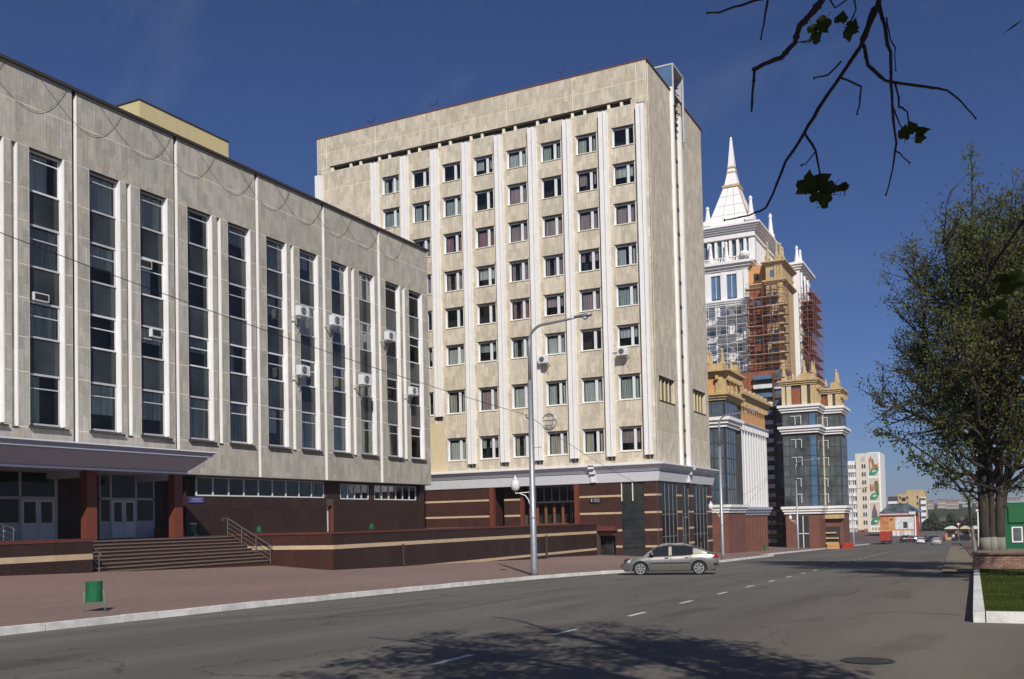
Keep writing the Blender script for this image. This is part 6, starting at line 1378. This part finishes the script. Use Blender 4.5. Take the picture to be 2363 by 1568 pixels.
# ------------------------------------------------------------------ road markings, manhole, dark strips
def strip_on_road(name, pts, w, m, dz=0.004, label=None, cat=None, group=None):
    b = MB(); P = [Vector((p[0], p[1], 0)) for p in pts]
    for i, p in enumerate(P):
        d = (P[min(i+1, len(P)-1)]-P[max(i-1, 0)]).normalized(); n_ = Vector((-d.y, d.x, 0))*(w if isinstance(w, float) else w[i])/2
        for q in (p-n_, p+n_): b.v.append((q.x, q.y, gz(q.x, q.y)+dz))
    for i in range(len(P)-1): b.f.append((2*i, 2*i+1, 2*i+3, 2*i+2)); b.m.append(0)
    o = obj(name, b, m, recalc=False)
    if label: tag(o, label, cat, group)
    return o
M['marking'] = mat('worn_white_road_paint', (0.62, 0.62, 0.60), 0.8, var=0.25, scale=6)
mk = bpy.data.objects.new('road_marking', None); link(mk, None, (11, 6.8, gz(11, 6.8))); struct(mk)
for i in range(50):
    s0 = 10.45+4.08*i; s1 = s0+1.15
    yl = lambda x: 6.80+0.0372*(x-11)
    o = strip_on_road('dash', [(s0, yl(s0)), (s1, yl(s1))], 0.11 if i else 0.11, 'marking', 0.005 if s0 < 60 else 0.02)
    o.parent = mk; o.location = o.location-W[mk]
obj_m = thing('manhole_cover', 'round iron manhole cover in the asphalt at the lower right', 'manhole cover', (12.7, 1.55, gz(12.7, 1.55)))
z = gz(12.7, 1.55); cv = MB()
for r0_, r1_ in ((0.0, 0.07), (0.10, 0.17), (0.20, 0.27), (0.30, 0.34)):
    for q in range(28):
        a, a2 = 2*math.pi*q/28, 2*math.pi*(q+1)/28; f = lambda r, an: (12.7+r*math.cos(an), 1.55+r*math.sin(an), gz(12.7+r*math.cos(an), 1.55)+0.012)
        cv.quad(f(r0_, a), f(r1_, a), f(r1_, a2), f(r0_, a2))
dk = MB(); dk.v = [(12.7+0.34*math.cos(2*math.pi*q/28), 1.55+0.34*math.sin(2*math.pi*q/28), gz(12.7+0.34*math.cos(2*math.pi*q/28), 1.55)+0.006) for q in range(28)]; dk.f = [tuple(range(28))]; dk.m = [0]
M['iron'] = mat('rusty_cast_iron', (0.06, 0.055, 0.05), 0.7, var=0.2, scale=20); obj('disc', dk, 'stripdark', obj_m, recalc=False); obj('ribs', cv, 'iron', obj_m, recalc=False)
for pts in ([(14.2, 17.2), (15.5, 16.0), (16.6, 15.2), (18.0, 14.8), (20, 14.7), (23, 14.9), (26, 15.0)], [(13.2, 14.5), (14.5, 14.2), (16.0, 13.6), (17.5, 12.6), (19.5, 11.9), (23, 12.3), (27, 12.9), (33, 13.6)], [(20.4, 2.6), (21.3, 1.9), (20.9, 1.0), (20.6, 0.7)]):  # thin dark wavy strips; the short last one draws a shadow in colour
    s_ = strip_on_road('dark_strip', pts, [0.01+0.03*math.sin(math.pi*(i+0.3)/len(pts)) for i in range(len(pts))], 'stripdark', 0.004); struct(s_)

# ------------------------------------------------------------------ trees
def leaves(b, p, n, spread, size, rr, up=0.25):
    for _ in range(n):
        c = p+Vector((rr.gauss(0, spread), rr.gauss(0, spread), rr.gauss(0, spread*0.8)))
        s_ = size*rr.uniform(0.6, 1.35); a = Vector((rr.gauss(0, 1), rr.gauss(0, 1), rr.gauss(0, 0.6))).normalized(); u = a.orthogonal().normalized(); u.rotate(Matrix.Rotation(rr.uniform(0, 6.28), 3, a)); v = a.cross(u)
        b.quad(c-u*s_*0.5, c+v*s_*0.36, c+u*s_*0.6, c-v*s_*0.36)
def tree(name, label, base, H, env, stems, seed, leaf_n, leaf_size, group=None, lime=1.0, mats=('bark', 'leaf'), keep=None, leafy=1.0, kids=30):
    """env(h 0..1) -> crown radius; stems: list of (azimuth, lean, radius); returns the tree"""
    rr = random.Random(seed); t = thing(name, label, 'tree', base, group); B = Vector(base)
    lb = MB(); limbs = []
    for si, (az, lean, r0, hh) in enumerate(stems):
        pts, rs = [], []; n = 14; off = Vector((math.cos(az), math.sin(az), 0))
        for k in range(n+1):
            f = k/n; p = B+off*(0.24*(1 if len(stems) > 1 else 0)+lean*H*hh*f**0.9)+Vector((noise.noise(Vector((f*3, si, seed)))*0.35, noise.noise(Vector((si, f*3, seed)))*0.35, H*hh*f)); 
            if k == 0: p = B+off*(0.22 if len(stems) > 1 else 0)
            pts.append(p); rs.append(max(0.012, r0*(1-f)**0.85*(1.5 if k == 0 else 1)))
        if lime > 0:
            k = 1; f = lime/(pts[1].z-pts[0].z); q = pts[0].lerp(pts[1], min(1, f)); obj('trunk_foot', MB().tube([pts[0], q], [rs[0]*1.02, (rs[0]+(rs[1]-rs[0])*min(1, f))*1.02], 12), 'lime', t, smooth=True); 
        obj('trunk', MB().tube(pts, rs, 12), mats[0], t, smooth=True)
        limbs.append((pts, rs, H*hh))
    bm_ = MB(); tw = MB()
    def sub(p0, d, length, r, level):
        pts = [p0]; rs = [r]; n = max(3, int(length/0.35)); dd = d.copy()
        for k in range(n):
            dd = (dd+Vector((rr.gauss(0, .13), rr.gauss(0, .13), rr.gauss(0.03, .10)))).normalized(); pts.append(pts[-1]+dd*length/n); rs.append(max(0.005, r*(1-(k+1)/n)+0.004))
        if keep and not keep(pts[-1]): 
            return
        (bm_ if level == 0 else tw).tube(pts, rs, 6 if level == 0 else 4, cap=False)
        if level < 2:
            m = int(length*(2.3 if level == 0 else 1.7))+1
            for _ in range(m):
                f = rr.uniform(0.2, 1.0); i = min(n-1, int(f*n)); pp = pts[i].lerp(pts[i+1], f*n-i); sd = (pts[i+1]-pts[i]).normalized(); q = sd.orthogonal(); q.rotate(Matrix.Rotation(rr.uniform(0, 6.28), 3, sd)); nd = (sd*rr.uniform(0.5, 1.1)+q*rr.uniform(0.4, 0.9)+Vector((0, 0, 0.12))).normalized()
                sub(pp, nd, length*rr.uniform(0.25, 0.5)*(1-0.3*f), r*0.45, level+1)
        if level >= 1:
            for k in range(1, len(pts)):
                if (not keep) or keep(pts[k]):
                    if rr.random() < leafy: leaves(lb, pts[k], leaf_n, 0.10+0.05*level, leaf_size, rr)
    for (pts, rs, hgt) in limbs:
        for q in range(kids):
            f = 0.16+0.82*(q+rr.random())/kids; i = min(13, int(f*14)); p0 = pts[i].lerp(pts[i+1], f*14-i); rad_ = env((p0.z-B.z)/H)*rr.uniform(0.65, 1.08)
            az = rr.uniform(0, 6.283); el = rr.uniform(0.2, 1.05) if f < 0.6 else rr.uniform(0.75, 1.35)
            d = Vector((math.cos(az)*math.cos(el), math.sin(az)*math.cos(el), math.sin(el)))
            if rad_ > 0.15: sub(p0, d, max(0.4, rad_/max(0.78, math.cos(el)*1.02)) if f < 0.7 else max(0.45, rad_*1.05), 0.022+0.024*rad_*(1-f*0.5), 0)
    if bm_.v: obj('branches', bm_, mats[0], t, recalc=False, kind='stuff')
    if tw.v: obj('twigs', tw, 'twig', t, recalc=False, kind='stuff')
    if lb.v: obj('crown', lb, mats[1], t, recalc=False, kind='stuff')
    return t
def inframe(p):
    d = p.dot(FW)
    if d < 0.3: return False
    x = 1277.8+2152.1*p.dot(R2)/d; y = 1124.5-2152.1*p.dot(U2)/d
    return -60 < x < 2420 and -45 < y < 1600
def env1(h):
    return interp([(0, 0), (0.10, 2.2), (0.18, 4.3), (0.32, 5.9), (0.5, 5.1), (0.63, 3.2), (0.75, 1.7), (0.88, 0.8), (1, 0.25)], h)
tree('lime_tree', 'big dark many stemmed tree with whitewashed foot rising behind the brick planter', (46.2, 0.05, ztop-0.1), 18.6, env1, [(1.5, 0.004, 0.28, 1.0), (1.2, 0.045, 0.13, 0.68), (-1.6, 0.03, 0.19, 0.86), (-1.3, 0.12, 0.17, 0.85), (3.0, 0.04, 0.15, 0.70)], 4, 6, 0.105, kids=36, leafy=0.48, lime=0.7)
# thin leaning whitewashed stem left of the big trunk
ts = thing('young_tree', 'thin forked young stem with whitewashed foot leaning left of the big tree', 'tree', (45.6, 1.0, ztop-0.7))
z = ztop-0.3
obj('trunk_foot', MB().tube([(45.6, 0.80, z), (45.5, 0.92, z+1.4)], [0.09, 0.07], 8), 'lime', ts); obj('trunk', MB().tube([(45.5, 0.92, z+1.4), (45.4, 1.0, z+2.6), (45.0, 1.6, z+3.5), (44.5, 2.4, z+4.5), (44, 3.3, z+5.2), (43.6, 4.2, z+5.7)], [0.07, 0.065, 0.06, 0.045, 0.03, 0.012], 8), 'bark', ts)
obj('limb', MB().tube([(45.4, 1.0, z+2.6), (45.6, 0.6, z+3.8), (45.8, 0.2, z+5.2)], [0.05, 0.04, 0.02], 6), 'bark', ts)
tb, tw_ = MB(), MB(); rr = random.Random(3)
for i in range(46):
    f = rr.random(); p = Vector((45.0-1.4*f, 1.6+2.6*f, z+3.5+2.2*f)); d = Vector((rr.gauss(-.3, .6), rr.gauss(.5, .6), rr.gauss(.1, .4))).normalized(); q = p+d*rr.uniform(.4, 1.3); tw_.tube([p, p.lerp(q, .5)+Vector((0, 0, .05)), q], [0.014, 0.01, 0.005], 4)
    for k in range(4): leaves(tb, p.lerp(q, rr.uniform(.3, 1)), 4, .12, .13, rr)
obj('twigs', tw_, 'twig', ts, kind='stuff'); obj('crown', tb, 'leaf', ts, recalc=False, kind='stuff')
tree('lime_tree', 'second tree cut by the right edge of the picture beside the big one', (49.0, -4.3, gz(49, -4)), 18.0, lambda h: env1(h)*0.85, [(0, 0.02, 0.3, 1.0), (2.2, 0.05, 0.2, 0.85), (-2, 0.05, 0.2, 0.8)], 17, 5, 0.11, kids=26, leafy=0.45)
tree('lime_tree', 'tree standing right of the lawn just outside the picture, seen by its shadow', (29.5, -6.8, gz(29.5, -6.8)), 15.5, lambda h: 0.1 if h < 0.42 else 3.3*math.sin(math.pi*min(1, (h-0.36)/0.66)), [(0, 0.01, 0.3, 1.0), (2.2, 0.03, 0.2, 0.85)], 31, 4, 0.16, kids=44, leafy=0.85, keep=lambda p: not inframe(p))
# hedge-like wood before the hillside
b = MB(); rr = random.Random(21)
for i in range(9000):
    u = rr.random(); y = 5+u*16; h = 4.6*(0.75+0.35*math.sin(u*17)+0.15*math.sin(u*41)); zz = -6.6+h*math.sqrt(rr.random()); x = 330+rr.uniform(-5, 5); leaves(b, Vector((x, y, zz)), 1, 0.3, 0.75, rr)
tag(obj('distant_trees', b, 'leaffar', recalc=False, kind='stuff'), 'mass of dull green trees beyond the crossing below the hillside', 'trees')

# the overhanging tree: trunk out of view on the right, crown above the camera, twigs hanging into the picture
TC = Vector((1.0, -4.8, gz(1, -4.8)))
ov = thing('overhanging_tree', 'tree beside the photographer whose dark twigs hang into the upper right of the picture', 'tree', tuple(TC))
rr = random.Random(5); lb = MB(); br_ = MB(); tg = MB()
top = TC+Vector((0.3, 0.6, 5.2))
obj('trunk', MB().tube([TC, TC+Vector((0.1, 0.1, 2.0)), TC+Vector((0.2, 0.3, 3.8)), top, top+Vector((0.5, 0.6, 1.8))], [0.3, 0.24, 0.2, 0.16, 0.08], 12), 'bark', ov, smooth=True)
# crown clusters fill the volume whose shadow lies across the road
SH = [(9.2, 7.4), (10.8, 8.0), (12.8, 8.5), (14.5, 8.9), (16.4, 8.6), (17.3, 7.4), (17.2, 6.2), (16.2, 5.0), (14.6, 3.8), (13.0, 2.8), (11.6, 1.4), (9.0, 0.4), (6.0, 0.5), (4, 3), (5, 5.2), (7, 6.6)]
def inpoly(x, y):
    c = False; n = len(SH)
    for i in range(n):
        (x1, y1), (x2, y2) = SH[i], SH[(i+1) % n]
        if (y1 > y) != (y2 > y) and x < (x2-x1)*(y-y1)/(y2-y1)+x1: c = not c
    return c
tips = []
tries = 0
while len(tips) < 340 and tries < 20000:
    tries += 1
    sx, sy = rr.uniform(3, 17.5), rr.uniform(0, 9.4)
    if not inpoly(sx, sy): continue
    t_ = rr.uniform(8.0, 12.5); p = Vector((sx, sy, gz(sx, sy)))-LDIR*t_
    if inframe(p) or inframe(p-Vector((0, 0, 0.5))): continue
    tips.append(p)
heads = []
for (hx, hy) in ((4.5, 3.0), (7.5, 2.2), (3.0, 0.5), (6.5, 0.2), (1.5, 2.6), (8.5, 3.4), (5.5, 4.4)):
    hz = max(4.6, 0.62*math.hypot(hx, hy)+0.6)
    hp = Vector((hx, hy, hz)); n = 8; pts = []
    for k in range(n+1): f = k/n; pts.append(top.lerp(hp, f)+Vector((0, 0, 1.0*math.sin(math.pi*f)))+Vector((rr.gauss(0, .06), rr.gauss(0, .06), rr.gauss(0, .06))))
    if any(inframe(p) for p in pts): continue
    br_.tube(pts, [0.10*(1-0.72*k/n) for k in range(n+1)], 7); heads += pts[3:]
for p in tips:
    h = min(heads, key=lambda q: (q-p).length) if heads else top
    m = h.lerp(p, 0.5)+Vector((rr.gauss(0, .15), rr.gauss(0, .15), 0.15))
    if inframe(m): continue
    tg.tube([h, m, p], [0.022, 0.014, 0.006], 4, cap=False)
    for k in range(6):
        q = m.lerp(p, rr.random())+Vector((rr.gauss(0, .28), rr.gauss(0, .28), rr.gauss(0, .15)))
        if inframe(q): continue
        tg.tube([m.lerp(p, rr.random()), q], [0.007, 0.004], 3, cap=False); 
        for _ in range(4):
            if not inframe(q-Vector((0, 0, .35))): leaves(lb, q, 4, 0.13, 0.105, rr)
obj('branches', br_, 'bark', ov, kind='stuff'); obj('twigs', tg, 'twig', ov, recalc=False, kind='stuff'); obj('crown', lb, 'leafdark', ov, recalc=False, kind='stuff')
# the twigs in view
VT = [([(3.75, 0.36, 2.35), (3.66, 0.52, 1.99), (3.65, 0.56, 1.94), (3.62, 0.61, 1.88), (3.62, 0.63, 1.82), (3.59, 0.68, 1.76), (3.57, 0.74, 1.74), (3.55, 0.78, 1.72)], 0.014, 0.007), ([(3.555, 0.775, 1.725), (3.55, 0.78, 1.65), (3.55, 0.79, 1.56)], 0.006, 0.004),
      ([(4.42, 0.33, 2.6), (4.38, 0.38, 2.32), (4.37, 0.4, 2.25), (4.34, 0.47, 2.09), (4.32, 0.53, 2.0), (4.27, 0.65, 1.82), (4.24, 0.71, 1.71), (4.21, 0.79, 1.59), (4.19, 0.85, 1.44), (4.18, 0.88, 1.38), (4.15, 0.95, 1.35), (4.1, 1.05, 1.33)], 0.012, 0.003),
      ([(4.37, 0.41, 2.27), (4.35, 0.46, 2.13), (4.36, 0.44, 2.01), (4.4, 0.37, 1.94), (4.44, 0.27, 1.92), (4.48, 0.18, 1.9), (4.51, 0.12, 1.89), (4.54, 0.06, 1.83), (4.57, 0.01, 1.76)], 0.010, 0.003),
      ([(4.30, 0.38, 2.25), (4.18, 0.35, 2.08), (4.19, 0.33, 1.97), (4.2, 0.33, 1.84), (4.2, 0.33, 1.69), (4.21, 0.32, 1.58), (4.21, 0.34, 1.47), (4.2, 0.37, 1.36)], 0.009, 0.003),
      ([(4.31, 0.55, 2.03), (4.28, 0.6, 1.97), (4.25, 0.66, 1.955)], 0.005, 0.003), ([(4.30, 0.56, 1.96), (4.24, 0.46, 1.87), (4.25, 0.47, 1.8), (4.24, 0.48, 1.75)], 0.005, 0.003), ([(4.24, 0.71, 1.71), (4.16, 0.65, 1.59), (4.18, 0.64, 1.51), (4.18, 0.63, 1.47)], 0.006, 0.003),
      ([(4.16, 0.65, 1.59), (4.15, 0.69, 1.54), (4.14, 0.71, 1.53)], 0.003, 0.002), ([(4.42, 0.33, 1.93), (4.32, 0.31, 1.78), (4.33, 0.28, 1.75), (4.34, 0.28, 1.68)], 0.005, 0.003), ([(4.2, 0.33, 1.74), (4.32, 0.31, 1.69), (4.34, 0.28, 1.67)], 0.004, 0.002), ([(4.21, 0.33, 1.55), (4.30, 0.31, 1.56), (4.34, 0.28, 1.53)], 0.004, 0.002),
      ([(4.05, 0.80, 2.30), (4.06, 0.83, 2.2), (4.05, 0.85, 2.09)], 0.006, 0.003), ([(4.09, 0.78, 2.29), (4.01, 0.92, 2.24), (3.97, 1.01, 2.21), (3.95, 1.06, 2.21)], 0.006, 0.003), ([(4.22, 0.48, 2.32), (4.23, 0.47, 2.21), (4.22, 0.49, 2.16)], 0.004, 0.003), ([(4.19, 0.34, 2.12), (4.3, 0.34, 2.09), (4.31, 0.32, 2.04), (4.31, 0.32, 1.94)], 0.004, 0.002),
      ([(4.13, 0.62, 2.32), (4.19, 0.55, 2.22), (4.22, 0.47, 2.27)], 0.005, 0.003), ([(4.62, -0.3, 1.35), (4.56, -0.17, 1.27), (4.52, -0.05, 1.1), (4.48, 0.03, 0.93)], 0.008, 0.004)]
rr = random.Random(9)
for (pts, r0, r1) in VT:
    P = []
    pv = [Vector(p) for p in pts]
    for a, c in zip(pv, pv[1:]):
        for k in range(3): P.append(a.lerp(c, k/3)+Vector((rr.gauss(0, .0016), rr.gauss(0, .0016), rr.gauss(0, .0016))))
    P.append(pv[-1]); n = len(P); rs = [(r0+(r1-r0)*k/(n-1))*rr.uniform(.9, 1.12) for k in range(n)]
    m = MB().tube(P, rs, 7)
    for k in range(2, n-1, 3): m.lathe(tuple(P[k]), [(0.001, -rs[k]*1.2), (rs[k]*1.35, -rs[k]*.4), (rs[k]*1.35, rs[k]*.4), (0.001, rs[k]*1.2)], 6)
    m.lathe(tuple(P[-1]), [(0.001, -.007), (0.0055, 0), (0.001, .007)], 6)
    obj('twig', m, 'twig', ov)
def maple(c, size, nrm, rot, m='leafdark'):
    nrm = Vector(nrm).normalized(); u = nrm.orthogonal().normalized(); u.rotate(Matrix.Rotation(rot, 3, nrm)); v = nrm.cross(u); c = Vector(c); b = MB()
    out = [(0, -.12), (.22, -.26), (.42, -.18), (.52, .02), (.50, .22), (.56, .42), (.40, .46), (.30, .60), (.16, .78), (0, .98), (-.15, .76), (-.30, .60), (-.42, .44), (-.55, .40), (-.50, .20), (-.52, .0), (-.42, -.18), (-.22, -.26)]
    b.v.append(tuple(c+v*size*.2))
    for (p, q) in out: b.v.append(tuple(c+u*p*size+v*q*size+nrm*size*(-.25*(p*p)+.08*q*q-.05*rr.random())))
    n = len(out)
    for k in range(n): b.f.append((0, 1+k, 1+(k+1) % n)); b.m.append(0)
    b.tube([c-v*size*.08, c-v*size*.6+nrm*.01], 0.0016, 4)
    return obj('leaf', b, m, ov, recalc=False)
toc = Vector((-0.95, -0.2, -0.2))
for (cx, cy, cz, n, sp, s_) in ((4.11, 0.60, 2.13, 6, .035, .062), (4.17, 0.49, 2.11, 4, .016, .045), (4.13, 0.62, 1.43, 16, .05, .058), (4.29, 0.26, 1.66, 5, .02, .05), (2.9, -0.075, 0.665, 5, .025, .042), (2.9, -0.03, 0.575, 4, .02, .04)):
    for k in range(n):
        maple((cx+rr.gauss(0, sp), cy+rr.gauss(0, sp), cz+rr.gauss(0, sp*.6)-.02), s_*rr.uniform(.75, 1.15), toc+Vector((rr.gauss(0, .5), rr.gauss(0, .5), rr.gauss(0, .6))), rr.uniform(0, 6.28))

# ------------------------------------------------------------------ thin haze over the whole place
hz = MB().box((-320, -930, -9.6), (2420, 930, 75)).mesh('haze', 'white'); hz.materials.clear()
hm = bpy.data.materials.new('thin_haze'); hm.use_nodes = True; hm.node_tree.nodes.clear(); ho = hm.node_tree.nodes.new('ShaderNodeOutputMaterial'); hv = hm.node_tree.nodes.new('ShaderNodeVolumePrincipled')
hv.inputs['Color'].default_value = (0.88, 0.92, 1, 1); hv.inputs['Density'].default_value = 0.00032; hv.inputs['Anisotropy'].default_value = 0.2; hm.node_tree.links.new(hv.outputs[0], ho.inputs['Volume']); hz.materials.append(hm)
ho_ = bpy.data.objects.new('haze', hz); COL.objects.link(ho_); ho_['kind'] = 'stuff'; ho_['label'] = 'thin pale haze over the street and the far hillside'; ho_['category'] = 'haze'
